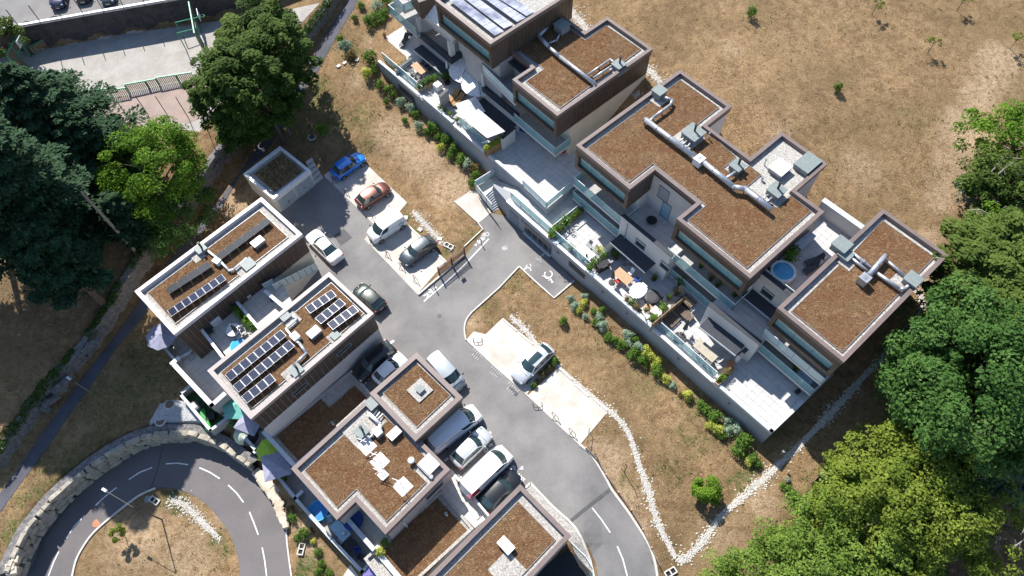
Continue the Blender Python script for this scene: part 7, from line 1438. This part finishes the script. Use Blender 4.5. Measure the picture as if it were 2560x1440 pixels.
slab('slide', (517,1052), -2.67, (2.4, .55, .5), M['gturf'], 'bright green plastic slide on the sunken turf terrace', 'slide', -1.05, .1); slab('barbecue', (494,1022), -2.67, (1.1, .8, .9), M['mgrey'], 'silver covered barbecue on the sunken turf terrace', 'barbecue', -.9, .25); slab('garden_box', (530,1045), -2.67, (.9, .7, .5), M['black'], 'black box on the sunken turf terrace', 'box', .3)
parasol((589,1012), -2.77, 1.5, 6, 'turquoise parasol half under the roof corner of the pale capped house', M['teal'], 2.5); parasol((622,1050), -2.77, 1.6, 4, 'lilac square parasol below the roof corner of the pale capped house', M['lilac'], 2.5, rz=.4)
t = T('covered_heap', (613,1088), -2.77, 'domed heap under a pale and dark green cover on the long garden terrace', 'covered heap'); part(t, 'cover', lambda b: b.ball((0, 0, 0), (1.1, 1.0, .95), mat('heap_cover', (.45, .52, .42), .8), 16, 6, z0=0), True); part(t, 'side_flap', lambda b: b.ball((.35, -.1, 0), (1.0, .95, .8), M['dgrey'], 14, 6, z0=0), True)
parasol((673,1123), -2.77, 1.35, 8, 'lime green parasol on the long garden terrace', M['lime'], 2.3); parasol((687,1160), -2.77, 1.75, 4, 'large lilac square parasol next to the lime green one', M['lilac'], 2.6, rz=1.1)
for q_, r, kd, lab in (((591,1065), .6, 'G', 'dark climbing plant beside the turquoise parasol'), ((706,1180), .5, 'G', 'narrow green plant at the white terrace wall'), ((713,1198), .4, 'G', 'second narrow plant at the white terrace wall'), ((577,1050), .35, 'pot', 'fern like plant behind the pale coping')): pot(q_, -2.77, r, kd, lab, M['dgrey'])
t = T('paddling_pool', (798,1280), -2.77, 'round blue inflatable paddling pool on the long garden terrace', 'paddling pool'); part(t, 'wall', lambda b: b.cyl((0, 0, 0), (0, 0, .5), .95, M['sky'], 24)); part(t, 'liner', lambda b: b.cyl((0, 0, .4), (0, 0, .51), .86, M['blue'], 24)); part(t, 'rim', lambda b: b.tube([(.92*math.cos(a), .92*math.sin(a), .5) for a in np.linspace(0, 6.283, 25)], .06, M['sky'], 6))
chair((829,1303), -2.77, 'tiny pale blue chair between pool and long table', M['lblue'], .3, .8); table((855,1330), -2.77, 1.9, 1.0, 'pale blue rectangular table with a white lamp on it', M['lblue'], edge(W(558,1039,0), W(905,1434,0))[4], legm=M['mgrey']); t = T('table_lamp', (861,1334), -2.03, 'white globe lamp standing on the pale blue table', 'lamp'); part(t, 'globe', lambda b: b.ball((0, 0, .15), (.11, .11, .13), M['white'], 10, 6), True); part(t, 'foot', lambda b: b.cyl((0, 0, 0), (0, 0, .06), .2, M['mgrey'], 12))
chair((856,1353), -2.77, 'grey reclined chair below the pale blue table', M['mgrey'], 2.5); table((877,1370), -2.77, 1.4, .95, 'black garden table at the lower end of the garden terrace', M['black'], .9); chair((898,1382), -2.77, 'dark blue chair beside the black garden table', M['navy'], .2); chair((908,1396), -2.77, 'second dark chair in the terrace corner', M['dgrey'], 1.2); slab('planter_box', (822,1238), -2.77, (1.0, .6, .5), M['dgrey'], 'dark box beneath the roof edge of the antenna house', 'box', .7)
t = T('trampoline', (886,1304), .13, 'round blue covered trampoline in the roof notch', 'trampoline'); part(t, 'cover', lambda b: b.cyl((0, 0, .55), (0, 0, .66), .85, M['navy'], 24)); part(t, 'frame', lambda b: b.tube([(.85*math.cos(a), .85*math.sin(a), .56) for a in np.linspace(0, 6.283, 21)], .04, M['black'], 5)); [part(t, 'leg', lambda b: b.cyl((.8*math.cos(a), .8*math.sin(a), 0), (.8*math.cos(a), .8*math.sin(a), .56), .03, M['mgrey'], 5)) for a in (0, 1.57, 3.14, 4.71)]
parasol((950,1428), -2.77, 1.8, 4, 'violet blue square parasol at the bottom edge of the photo', mat('violet_fabric', (.14, .13, .32), .9), 2.4, rz=.35)
slab('small_toy', (900,1330), .13, (.35, .3, .25), M['pink'], 'small pink toy near the trampoline', 'toy', .3)
# ================================================================ VEGETATION
ORD = ('first','second','third','fourth','fifth','sixth','seventh','eighth','ninth','tenth','eleventh','twelfth','thirteenth','fourteenth','fifteenth','sixteenth','seventeenth','eighteenth','nineteenth','twentieth')
KN = dict(G='green', S='silvery', Y='yellow green', O='brownish', B='bright green')
def bed(lst, where, group):
    cnt = {}
    for px, py, r, k in lst:
        i = cnt.get(k, 0); cnt[k] = i+1; g = G(px, py+r*.4); rr = (W(px+r, py, g.z)-W(px, py, g.z)).length*1.08
        plant((px, py+r*.45), rr*1.1, k, f'{ORD[min(i,19)]} {KN[k]} shrub {where}', group=group, up=.95 if k != 'O' else .8, dense=1.25)
bed([(927,150,15,'G'),(920,188,12,'Y'),(937,178,9,'G'),(952,215,10,'G'),(975,228,10,'G'),(986,240,8,'G'),(1003,258,10,'S'),(967,255,7,'G'),(1029,272,10,'S'),(1040,290,9,'G'),(1013,303,7,'G'),(1048,318,10,'S'),(1083,325,13,'G'),(1068,333,9,'G'),(1098,345,9,'G'),(1117,352,12,'G'),(1103,371,9,'Y'),(1135,376,11,'G'),(1126,392,8,'G'),(1154,402,12,'G'),(1170,412,12,'S'),(1187,421,12,'O'),(1190,440,10,'G'),(1179,459,9,'G')], 'counted from the garden end of the bed under the upper terraces', 'shrubs in the bed under the upper terraces')
bed([(1427,748,9,'S'),(1462,742,8,'S'),(1436,766,10,'S'),(1459,758,9,'Y'),(1446,776,8,'Y'),(1463,792,7,'S'),(1484,778,8,'G'),(1504,776,8,'G'),(1497,793,9,'S'),(1488,806,9,'G'),(1505,815,12,'S'),(1520,844,10,'G'),(1538,851,9,'G'),(1553,862,11,'G'),(1568,838,12,'S'),(1571,858,9,'S'),(1586,850,9,'G'),(1594,868,12,'S'),(1581,886,14,'G'),(1612,878,12,'Y'),(1605,900,13,'G'),(1626,892,11,'Y'),(1642,905,11,'Y'),(1640,926,13,'G'),(1633,913,7,'Y'),(1663,947,10,'Y'),(1681,963,8,'S'),(1700,985,6,'O'),(1717,987,11,'Y'),(1751,1012,11,'G'),(1763,1024,11,'G'),(1782,1040,15,'G'),(1775,1062,11,'Y'),(1793,1072,12,'Y'),(1815,1052,11,'S'),(1816,1075,11,'S'),(1838,1070,13,'S'),(1805,1088,9,'G'),(1853,1100,18,'G'),(1843,1125,15,'G'),(1880,1145,12,'G'),(1893,1158,9,'G'),(1868,1155,9,'Y')], 'counted from the wheelchair bay in the bed under the lower wall', 'shrubs in the bed under the lower wall')
bed([(868,122,13,'S'),(852,102,9,'G'),(878,140,11,'O'),(931,58,15,'G'),(952,52,12,'G'),(966,38,10,'G'),(945,20,12,'S'),(905,18,8,'G'),(888,48,7,'G'),(968,8,12,'G')], 'in the garden corner left of the glazed balconies', 'shrubs in the garden corner')
bed([(1384,903,10,'G'),(1371,918,9,'O'),(1356,934,9,'O'),(1334,962,7,'G'),(1343,950,5,'O')], 'from the pebble path in the planting strip between the pale bays', 'shrubs in the planting strip')
bed([(734,1292,9,'G'),(728,1272,8,'O'),(762,1330,12,'G'),(746,1345,9,'G'),(778,1325,7,'O'),(797,1378,9,'G'),(806,1408,9,'G'),(798,1428,10,'G'),(825,1430,9,'G'),(785,1352,6,'Y')], 'from the top in the verge right of the hairpin bend', 'shrubs in the planted verge')
bed([(1968,1222,11,'G'),(1983,1240,14,'G'),(1996,1250,11,'G'),(1968,1198,6,'S'),(1955,1212,7,'B')], 'between pebble path corner and yellow green tree', 'shrubs by the pebble path corner')
for (px, py, r, k, lab, u) in ((808,325,12,'B','small bright green shrub beside the round manhole in the grass',1.0), (1408,802,10,'G','lone spiky shrub on the brown lawn beside the shrub bed',1.2), (1875,38,11,'G','lone green sapling near the top of the dry meadow',1.4), (2090,224,10,'G','lone green sapling in the middle of the dry meadow',1.3), (952,1375,10,'Y','vivid yellow green shrub by the tiled corner of the bottom annex',1.0), (963,1352,9,'G','green shrub just above the vivid yellow green one',1.0)):
    z = .4 if px in (952, 963) else None; g = G(px, py).z if z is None else z; plant((px, py+r*.6), (W(px+r, py, g)-W(px, py, g)).length*1.1, k, lab, z=z, up=u, dense=1.5, name='sapling' if 'sapling' in lab else 'shrub')
# ---------------------------------------------------------------- tree builder
TL = dict(
 oak=leafmat('oak_leaf', (.032, .085, .018), (.095, .185, .045), .3), bright=leafmat('ash_leaf', (.055, .13, .012), (.18, .31, .035), .35), yg=leafmat('yellow_green_leaf', (.080, .130, .018), (.225, .285, .045), .35), yg2=leafmat('light_green_leaf', (.085, .155, .025), (.25, .36, .07), .38),
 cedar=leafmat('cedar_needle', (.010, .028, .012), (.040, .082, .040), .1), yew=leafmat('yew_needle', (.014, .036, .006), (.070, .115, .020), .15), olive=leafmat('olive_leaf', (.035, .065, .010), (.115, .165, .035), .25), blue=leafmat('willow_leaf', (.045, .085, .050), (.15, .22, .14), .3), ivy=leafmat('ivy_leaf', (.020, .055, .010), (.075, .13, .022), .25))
def limbs(t, base, C, R, Rz, n, m=None, th=.22, forks=3):
    b = MB(); top_ = Vector(C)+Vector((0, 0, Rz*.1)); b.cyl(base-Vector((0, 0, .3)), top_, th, m or M['bark'], 9, th*.45); b.build('trunk', t)
    for k in range(n):
        a = 6.283*k/n+random.uniform(-.3, .3); s = base.lerp(top_, random.uniform(.45, .9)); e = Vector(C)+Vector((math.cos(a)*R*.7, math.sin(a)*R*.7, random.uniform(-.1, .5)*Rz)); b = MB(); mid = s.lerp(e, .5)+Vector((0, 0, .3)); b.cyl(s, mid, th*.4, m or M['bark'], 6, th*.25); b.cyl(mid, e, th*.25, m or M['bark'], 6, th*.08)
        for q_ in range(forks): f = mid.lerp(e, random.random()); b.cyl(f, f+Vector((random.uniform(-1, 1), random.uniform(-1, 1), random.uniform(0, .8)))*R*.25, th*.12, m or M['bark'], 4, .01)
        b.build('limb', t)
def crown_pts(C, R, Rz, ncl, rc, per, seed, flat=0.0, low=-.45, irr=.18):
    r = np.random.default_rng(seed); d = r.normal(size=(ncl*3, 3)); d /= np.linalg.norm(d, axis=1)[:, None]; d = d[d[:, 2] > low][:ncl]; n = len(d)
    az = np.arctan2(d[:, 1], d[:, 0]); lob = 1+irr*np.sin(az*3+r.uniform(0, 6))+irr*.7*np.sin(az*5+r.uniform(0, 6)+d[:, 2]*3); rad = r.uniform(.35, 1.0, n)**.42*lob
    cc = np.array(C)+d*rad[:, None]*np.array([R, R, Rz]); rcs = rc*r.uniform(.6, 1.3, n)
    dd = r.normal(size=(n*per, 3)); dd /= np.linalg.norm(dd, axis=1)[:, None]; dd[:, 2] = np.where((dd[:, 2] < -.1) & (r.uniform(0, 1, n*per) < .75), -dd[:, 2], dd[:, 2]); rr = r.uniform(.25, 1, n*per)**.4
    P = np.repeat(cc, per, 0)+dd*(rr*np.repeat(rcs, per))[:, None]*np.array([1.1, 1.1, .75]); tint = np.clip(np.repeat(r.uniform(0, 1, n), per)*.6+r.uniform(0, .5, n*per)-.05, 0, 1)
    N = dd*.7+np.repeat(d, per, 0)*.3+np.array([0, 0, .35]); return P, N, tint, np.repeat(cc-np.array(C), per, 0)
def tree(px, hc, R, Rz, kind, label, ncl=None, rc=1.0, per=70, leaf=.26, name='tree', cat='tree', group=None, asp=1.5, foot=None, th=.25, flat=0, irr=.18, low=-.45, dead=0, seed=None, style='leaf', nl=7):
    """px: pixel of the crown centre, hc: crown centre height above ground"""
    C = W(*px, 0)
    for _ in range(6): z = hg(C.x, C.y)+hc; C = W(*px, z)
    base = Vector((C.x, C.y, hg(C.x, C.y))); t = thing(name, base, label, cat, group); seed = seed or int(px[0]*7+px[1]); ncl = ncl or int(34*(R/3)**1.6*(1.0/rc)**1.3); per = int(per*1.55); leaf *= .80 if style == 'leaf' else .62
    if style != 'leaf': asp = 2.0; per = int(per*1.25); ncl = int(ncl*1.15)
    P, N, tint, out = crown_pts(tuple(C), R, Rz, ncl, rc, per, seed, low=low, irr=irr)
    if style == 'leaf': V, F = quads(P, N, leaf, asp, .55)
    else:
        dv = out/np.linalg.norm(out, axis=1)[:, None]; dv = dv+np.array([0, 0, .55 if style == 'yew' else -.05]); V, F = quads(P, N*np.array([.5, .5, 1.2])+np.array([0, 0, .5]), leaf, asp, .35, dirv=dv)
    npmesh('crown', V, F, [TL[kind]], attr=dict(tint=np.repeat(tint, 4)), parent=t); limbs(t, base, C, R, Rz, nl, th=th)
    if dead:
        for k in range(dead):
            a = random.uniform(0, 6.28); e = Vector(C)+Vector((math.cos(a)*R*random.uniform(.3, .9), math.sin(a)*R*random.uniform(.3, .9), Rz*random.uniform(.7, 1.05))); b = MB(); s = e+Vector((random.uniform(-1.5, 1.5), random.uniform(-1.5, 1.5), -.6)); b.tube([s, s.lerp(e, .5)+Vector((.1, .1, .25)), e], .035, M['deadw'], 5)
            for q_ in range(4): f = s.lerp(e, random.uniform(.2, 1)); b.cyl(f, f+Vector((random.uniform(-.7, .7), random.uniform(-.7, .7), random.uniform(-.1, .3))), .02, M['deadw'], 4, .006)
            b.build('dead_branch', t)
    return t
def cedar(px, htop, R, label, nb=70, seed=1, foot=False, low=.18):
    C = G(*px) if foot else W(*px, 0)
    for _ in range(0 if foot else 6): z = hg(C.x, C.y)+htop*.6; C = W(*px, z)
    base = Vector((C.x, C.y, hg(C.x, C.y))); t = thing('cedar_tree', base, label, 'tree', 'dark cedars'); r = np.random.default_rng(seed); b = MB(); b.cyl(base-Vector((0, 0, .3)), base+Vector((0, 0, htop)), .38, M['bark'], 9, .05); b.build('trunk', t)
    PP = []; DD = []; NN = []; TT = []
    for k in range(nb):
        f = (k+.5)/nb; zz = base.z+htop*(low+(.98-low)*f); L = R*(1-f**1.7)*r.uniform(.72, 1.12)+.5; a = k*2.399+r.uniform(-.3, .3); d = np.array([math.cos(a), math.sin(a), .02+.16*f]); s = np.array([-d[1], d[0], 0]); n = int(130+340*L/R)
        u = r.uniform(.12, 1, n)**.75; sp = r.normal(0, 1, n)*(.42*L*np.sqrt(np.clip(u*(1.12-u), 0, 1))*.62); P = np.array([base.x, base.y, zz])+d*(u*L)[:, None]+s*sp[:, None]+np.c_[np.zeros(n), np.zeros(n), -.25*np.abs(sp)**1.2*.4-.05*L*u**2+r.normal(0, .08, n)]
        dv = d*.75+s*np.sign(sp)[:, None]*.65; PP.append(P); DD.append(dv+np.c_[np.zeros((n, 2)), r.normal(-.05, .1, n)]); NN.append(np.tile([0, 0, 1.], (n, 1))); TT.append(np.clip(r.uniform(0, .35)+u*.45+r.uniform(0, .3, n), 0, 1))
        if k % 3 == 0: b = MB(); p = Vector((base.x, base.y, zz)); b.cyl(p, p+Vector(d)*L*.85, .07, M['bark'], 5, .015); b.build('limb', t)
    V, F = quads(np.concatenate(PP), np.concatenate(NN), .27, 1.8, .33, dirv=np.concatenate(DD)); V = V.copy(); npmesh('crown', V, F, [TL['cedar']], attr=dict(tint=np.repeat(np.concatenate(TT), 4)), parent=t); return t
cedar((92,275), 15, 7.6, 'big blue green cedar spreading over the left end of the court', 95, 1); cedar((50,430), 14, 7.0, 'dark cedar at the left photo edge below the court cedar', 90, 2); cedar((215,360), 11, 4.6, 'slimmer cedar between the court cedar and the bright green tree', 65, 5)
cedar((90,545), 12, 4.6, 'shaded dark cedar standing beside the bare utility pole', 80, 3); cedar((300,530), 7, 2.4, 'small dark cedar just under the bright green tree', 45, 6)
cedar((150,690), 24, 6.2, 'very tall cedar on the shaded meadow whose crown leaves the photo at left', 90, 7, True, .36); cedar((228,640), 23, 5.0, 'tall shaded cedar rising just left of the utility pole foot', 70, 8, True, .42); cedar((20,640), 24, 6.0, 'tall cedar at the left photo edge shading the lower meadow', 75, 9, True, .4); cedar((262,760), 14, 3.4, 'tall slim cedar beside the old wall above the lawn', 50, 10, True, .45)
tree((385,425), 6.4, 5.2, 4.6, 'bright', 'bright green round tree between the cedars and the footpath', rc=.95, per=100, leaf=.24, irr=.07, ncl=150); tree((455,540), 3.6, 3.4, 2.6, 'oak', 'shaded dark green tree below the bright round one', rc=.9, per=60, leaf=.24); tree((400,590), 2.2, 2.6, 1.8, 'oak', 'low dark tree in the wall shade near the utility pole', rc=.8, per=55, leaf=.22)
for (px, hc, R, Rz, lab, k) in (((600,200), 7.4, 3.8, 5.4, 'dark yew on the court side of the clump above the footpath', 'yew'), ((560,240), 6.2, 3.2, 4.6, 'dark yew at the south west of the clump above the footpath', 'yew'), ((655,240), 7.6, 3.9, 5.6, 'tallest dark yew in the middle of the clump above the footpath', 'yew'), ((700,155), 7.2, 3.5, 5.4, 'dark yew nearest the footpath in the clump', 'yew'), ((610,310), 3.8, 3.0, 3.4, 'shaded yew at the lower end of the clump', 'yew'), ((690,85), 6.8, 2.7, 5.0, 'spiky dark yew at the top of the clump', 'yew'), ((612,115), 4.6, 2.6, 3.6, 'lighter olive tree at the court edge of the yew clump', 'olive')):
    tree(px, hc, R, Rz, k, lab, rc=.75, per=60, leaf=.34, asp=2.6, style='yew', group='dark trees above the footpath', ncl=int(60*(R/3)**1.8), irr=.15)
tree((-8,95), 4.5, 2.6, 3.0, 'olive', 'tree crown cut by the top left photo edge', rc=.8, per=60)
# right side wood
WG = 'trees along the right edge'
tree((2545,360), 3.8, 4.2, 3.4, 'bright', 'fresh green tree at the right photo edge, topmost of the wood', rc=.8, per=80, leaf=.22, group=WG); tree((2500,440), 4.0, 3.4, 3.2, 'olive', 'olive green tree with bare twigs at the meadow edge', rc=.8, per=65, leaf=.24, group=WG, dead=7); tree((2560,500), 4.2, 4.2, 3.4, 'yew', 'dark conifer behind the tree with bare twigs', rc=.7, per=55, leaf=.32, asp=2.4, style='yew', group=WG); tree((2455,470), 2.6, 2.2, 2.0, 'blue', 'small greyish tree bulging into the dry meadow', rc=.7, per=60, leaf=.2, group=WG)
tree((2480,565), 3.4, 2.0, 2.2, 'bright', 'small vivid green tree beside the dead white branches', rc=.7, per=70, leaf=.2, group=WG, dead=4); tree((2545,600), 3.6, 3.0, 2.6, 'oak', 'dark green tree behind the dead white branches', rc=.8, per=60, group=WG, dead=3)
for (px, hc, R, lab) in (((2500,650), 4.4, 4.0, 'upper olive yew of the trio right of the eastern block'), ((2440,720), 4.2, 4.0, 'yew of the trio standing nearest the eastern block'), ((2530,740), 4.6, 4.4, 'yew of the trio at the right photo edge')): tree(px, hc, R, 3.6, 'olive', lab, rc=.75, per=62, leaf=.34, asp=2.4, style='yew', group=WG, ncl=int(60*(R/3)**1.8))
tree((2455,958), 6.4, 7.5, 5.6, 'oak', 'very large deep green tree right of the eastern block', rc=1.15, per=120, leaf=.26, group=WG, ncl=270, irr=.10, th=.4, nl=12); tree((2368,880), 3.8, 2.7, 3.0, 'oak', 'upper left dome of green trees touching the pebble path', rc=.95, per=90, leaf=.24, group=WG); tree((2500,870), 6.0, 5.0, 4.4, 'oak', 'deep green tree behind the very large one at the right edge', rc=1.0, per=85, leaf=.26, group=WG); tree((2350,1085), 3.8, 4.4, 3.0, 'oak', 'shaded lower skirt tree below the very large green tree', rc=.95, per=70, leaf=.24, group=WG)
tree((2530,1110), 4.2, 3.6, 2.8, 'blue', 'blue grey green tree with narrow leaves at the right edge', rc=.8, per=80, leaf=.3, asp=3.2, group=WG); tree((2465,1130), 3.4, 2.4, 2.0, 'blue', 'smaller blue grey tree left of the narrow leaved one', rc=.7, per=70, leaf=.28, asp=3.0, group=WG); tree((2560,1010), 4.4, 3.6, 3.0, 'oak', 'dark tree at the right edge above the narrow leaved one', rc=.9, per=60, group=WG)
tree((2245,1230), 4.6, 6.0, 4.0, 'yg', 'large yellow green tree below the shaded lawn', rc=.85, per=105, leaf=.22, group=WG, ncl=230, irr=.1, th=.3, nl=10); tree((2340,1260), 4.4, 5.2, 3.6, 'yg', 'right half dome of yellow green foliage beside the sparse tree', rc=.8, per=85, leaf=.22, group=WG); tree((2110,1320), 3.8, 4.6, 3.0, 'yg2', 'light green tree left of the large yellow green one', rc=.8, per=90, leaf=.22, group=WG); tree((2060,1420), 3.6, 5.0, 3.0, 'yg2', 'light green tree at the bottom photo edge', rc=.85, per=90, leaf=.22, group=WG, dead=2); tree((1930,1440), 2.8, 3.6, 2.2, 'yg2', 'low light green tree nearest the pebble path at the bottom edge', rc=.75, per=75, leaf=.2, group=WG); tree((2180,1400), 3.8, 4.2, 3.0, 'yg', 'yellow green tree at the bottom edge behind the light green ones', rc=.85, per=80, leaf=.22, group=WG); tree((1800,1446), 1.4, 1.8, 1.2, 'yg2', 'low light green bush beside the end of the pebble path', rc=.6, per=60, leaf=.18, group=WG); tree((2270,1470), 3, 3.6, 2.4, 'oak', 'dark tree cut by the bottom photo edge', rc=.8, per=60, group=WG)
tree((2475,1290), 4.0, 3.6, 2.6, 'yg', 'sparse half bare tree over dark ground at the lower right', ncl=26, rc=.55, per=55, leaf=.2, group=WG, dead=6, irr=.3)
tree((2440,1010), 4.2, 4.2, 3.2, 'oak', 'lower right dome of the large green tree group', rc=.95, per=75, leaf=.25, group=WG)
# single small trees
tree((1767,1222), 1.25, 1.15, 1.1, 'bright', 'round leafy small tree alone on the lawn inside the pebble loop', ncl=34, rc=.38, per=90, leaf=.15, name='small_tree', th=.06, irr=.05, low=-.9, nl=4); tree((292,1336), 1.7, .75, .7, 'yg', 'thin leaning sapling with yellow green crown on the hairpin island', ncl=12, rc=.28, per=60, leaf=.13, name='small_tree', th=.04, nl=3)
for q_, lab in (((2338,103), 'thin sapling with wispy light crown in the middle right of the meadow'), ((2548,92), 'thin leaning sapling at the right photo edge of the meadow'), ((2412,-4), 'small sapling cut by the top photo edge'), ((2196,6), 'bare thin sapling near the top photo edge')): tree(q_, 1.6, .6, .4, 'yg', lab, ncl=7, rc=.24, per=26, leaf=.13, name='sapling', cat='sapling', th=.04, nl=3)
# ivy and hedge on the old wall
def ivy(pts, label, wd, hh, k='ivy', n=110):
    P = resample([W(*p) for p in pts], .6); t = thing('ivy_hedge', P[0], label, 'hedge', 'ivy on the old wall'); PP = []; DD = []
    for i, p in enumerate(P): s = random.uniform(.75, 1.2); a, d = leafball((p.x+random.uniform(-.15, .15), p.y+random.uniform(-.15, .15), p.z+.05), wd*s, n, .12, rz=hh*s); PP.append(a); DD.append(d)
    V, F = quads(np.concatenate(PP), np.concatenate(DD), .15, 1.3); npmesh('foliage', V, F, [TL[k]], attr=dict(tint=np.repeat(RNG.uniform(0, 1, len(V)//4), 4)), parent=t); b = MB(); b.tube([p-Vector((0, 0, .5)) for p in P[::4]], .04, M['bark'], 4); b.build('stems', t)
ivy([(-20,1150,-1.7),(30,1080,-1.4),(83,1003,-1),(120,955,-.8),(150,925,-.7)], 'thick ivy crest on the old wall at the lower left edge', .62, .5); ivy([(165,905,-.6),(182,882,-.5)], 'short ivy tuft on the old wall above the lawn lamp', .4, .4); ivy([(225,830,-.3),(262,775,-.1),(300,715,.1)], 'dark ivy crest on the old wall left of the white capped house', .5, .4); ivy([(330,665,.4),(365,612,.6),(400,570,.8)], 'ivy crest on the old wall around the utility pole foot', .5, .45)
ivy([(655,255,2.7),(700,180,3.2),(745,105,3.8),(790,50,4.3),(835,-10,4.9)], 'long clipped ivy crest on the old wall beside the upper footpath', .6, .5, n=130)
ivy([(395,585,.4),(430,545,.6),(470,490,.9)], 'low scrub on the old wall under the bright green tree', .5, .4)
# ---------------------------------------------------------------- pebbles
def pebbles(name, px, wd, dens_=26, s=(.10, .24), mats=None):
    P = resample(GP(smooth_line(px, 4)), .5); m = mats or M['pebble']; V = []; F = []; o = strip('pebble_bed', P[1:-1], wd*(.6 if 'path' in name else .4), .0, M['gravelr'], base=.035)
    base = np.array([(-1,-1,-.4),(1,-1,-.5),(1,1,-.4),(-1,1,-.5),(-.7,-.6,.7),(.6,-.7,.8),(.7,.6,.7),(-.6,.7,.6)])*.5; fc = np.array([(4,5,6,7),(0,1,5,4),(1,2,6,5),(2,3,7,6),(3,0,4,7)]); VV = []; FF = []; c_ = 0
    for i in range(len(P)-1):
        a, b_ = P[i], P[i+1]; d = (b_-a); L = d.length; d.normalize(); nn = Vector((-d.y, d.x, 0)); w_ = wd*(1+.25*math.sin(i*.37)+.15*math.sin(i*.9)); k = int(L*w_*dens_*2.0)
        for _ in range(k):
            v = (random.gauss(0, .22) if random.random() < .85 else random.gauss(0, .45))*w_; p = a+d*random.uniform(0, L)+nn*v; z = hg(p.x, p.y); ss = random.uniform(*s)*.72; an = random.uniform(0, 6.28); ca, sa = math.cos(an), math.sin(an); q_ = base*np.array([ss, ss*random.uniform(.6, 1), ss*.7]); x = q_[:, 0]*ca-q_[:, 1]*sa; y = q_[:, 0]*sa+q_[:, 1]*ca; VV.append(np.c_[x+p.x, y+p.y, q_[:, 2]+z+ss*.15]); FF.append(fc+c_); c_ += 8
    npmesh(name, np.concatenate(VV), np.concatenate(FF), [m])['kind'] = 'stuff'
pebbles('pebble_path', [(1275,790),(1310,822),(1350,872),(1400,922),(1450,966),(1510,1018),(1550,1052),(1575,1092),(1597,1160),(1620,1222),(1637,1290),(1665,1350),(1690,1396)], .75, 46); pebbles('pebble_path', [(1690,1398),(1715,1396),(1760,1350),(1800,1293),(1870,1232),(1930,1178),(1990,1122),(2080,1030),(2170,930),(2250,850),(2298,795),(2306,755),(2288,722)], .8, 44)
pebbles('pebble_strip', [(1032,528),(1060,558),(1088,588),(1108,612)], .9, 40); pebbles('pebble_strip', [(1420,22),(1445,48),(1472,80)], 1.2, 34); pebbles('pebble_strip', [(1612,168),(1635,188),(1656,212)], 1.1, 34); pebbles('pebble_strip', [(2046,545),(2085,568),(2135,605)], 1.2, 34); pebbles('pebble_strip', [(420,1248),(460,1262),(505,1305),(552,1352)], 1.1, 30); pebbles('pebble_strip', [(1600,228),(1585,245)], 1.0, 20)
# white slabs near the parking
for q_ in ((1015,545),(1050,575),(1083,607),(1100,598),(847,166),(862,158),(893,150)): c = G(*q_); b = MB(); b.box((c.x, c.y, c.z+.06), (.5, .4, .14), M['kerb'], random.random()*3); t = thing('concrete_block', c, 'x', 'block'); b.build('body', t); t['label'] = {1015: 'pale square block nearest the white panel van tail', 1050: 'pale square block midway along the grass strip', 1083: 'pale square block nearest the dark grey hatchback', 1100: 'pale block lying at the end of the pebble strip', 847: 'leftmost of the three white rocks in the upper grass', 862: 'middle one of the three white rocks in the upper grass', 893: 'white rock under the silvery shrub in the upper grass'}[q_[0]]
# ---------------------------------------------------------------- dry grass and weeds
def scatter(n, wfun, polys_out, name, m, wd, ht, per=3, region=None):
    x = RNG.uniform(-75, 78, n); y = RNG.uniform(4, 98, n); ok = RNG.uniform(0, 1, n) < wfun(x, y); x, y = x[ok], y[ok]
    for pz in polys_out: ok = ~inpoly(x, y, pz); x, y = x[ok], y[ok]
    z = np.array([hg(a, b) for a, b in zip(x, y)]); tufts(name, x, y, z, wd, ht, m=m, per=per)
OUTP = []
for pl in ([(688,515),(812,440),(842,413),(907,403),(1018,507),(1117,653),(1160,617),(1207,574),(1136,504),(1178,476),(1268,541),(1437,702),(1385,746),(1298,667),(1180,781),(1165,851),(1257,795),(1390,908),(1520,1029),(1451,1111),(1515,1197),(1600,1326),(1645,1460),(1499,1460),(1425,1304),(1300,1240),(1190,1290),(900,1000),(860,935),(690,700)], [(945,150),(1305,464),(1268,541),(1901,1115),(2060,980),(2300,760),(2180,560),(2000,480),(1900,400),(1700,280),(1560,230),(1440,60),(1000,-60)], [(600,440),(330,730),(430,900),(560,1050),(900,1440),(1430,1440),(1430,1330),(1150,1000),(700,366)], [(-30,75),(20,90),(320,63),(690,20),(800,-5),(700,120),(500,330),(290,325),(150,240),(-30,260)], [(58,1480),(97,1340),(190,1210),(327,1095),(412,1070),(544,1080),(710,1297),(735,1480),(600,1480),(577,1340),(487,1240),(390,1221),(282,1290),(180,1440)]):
    OUTP.append([G(*p) for p in pl])
OUTP.append([W(-20,1270,-3.4), W(92,1103,-3), W(200,955,-2.5), W(317,800,-2), W(470,590,-1), W(620,400,0), W(760,185,2), W(858,20,3.4), W(900,-20,3.8), W(850,77,3), W(755,235,1.5), W(660,385,.3), W(500,592,-1), W(353,800,-2), W(230,961,-2.5), W(58,1205,-3.4), W(-20,1330,-3.8)])
UPX = [W(433,0,5.3), W(-100,110,5.3), W(-100,-300,5.3), W(900,-300,5.3), W(640,-40,5.3)]; OUTP.append(UPX)
lushf = lambda x, y: np.clip(blobs(x, y, LUSH)*.9+.05, 0, 1)
scatter(80000, lambda x, y: .55+.45*np.sin(x*.7+2*np.sin(y*.4))*np.sin(y*.6), OUTP, 'dry_grass', LM['straw'], .15, .10, per=2)
scatter(90000, lambda x, y: lushf(x, y), OUTP, 'green_weeds', LM['weed'], .16, .16, per=3)
clean_tags()
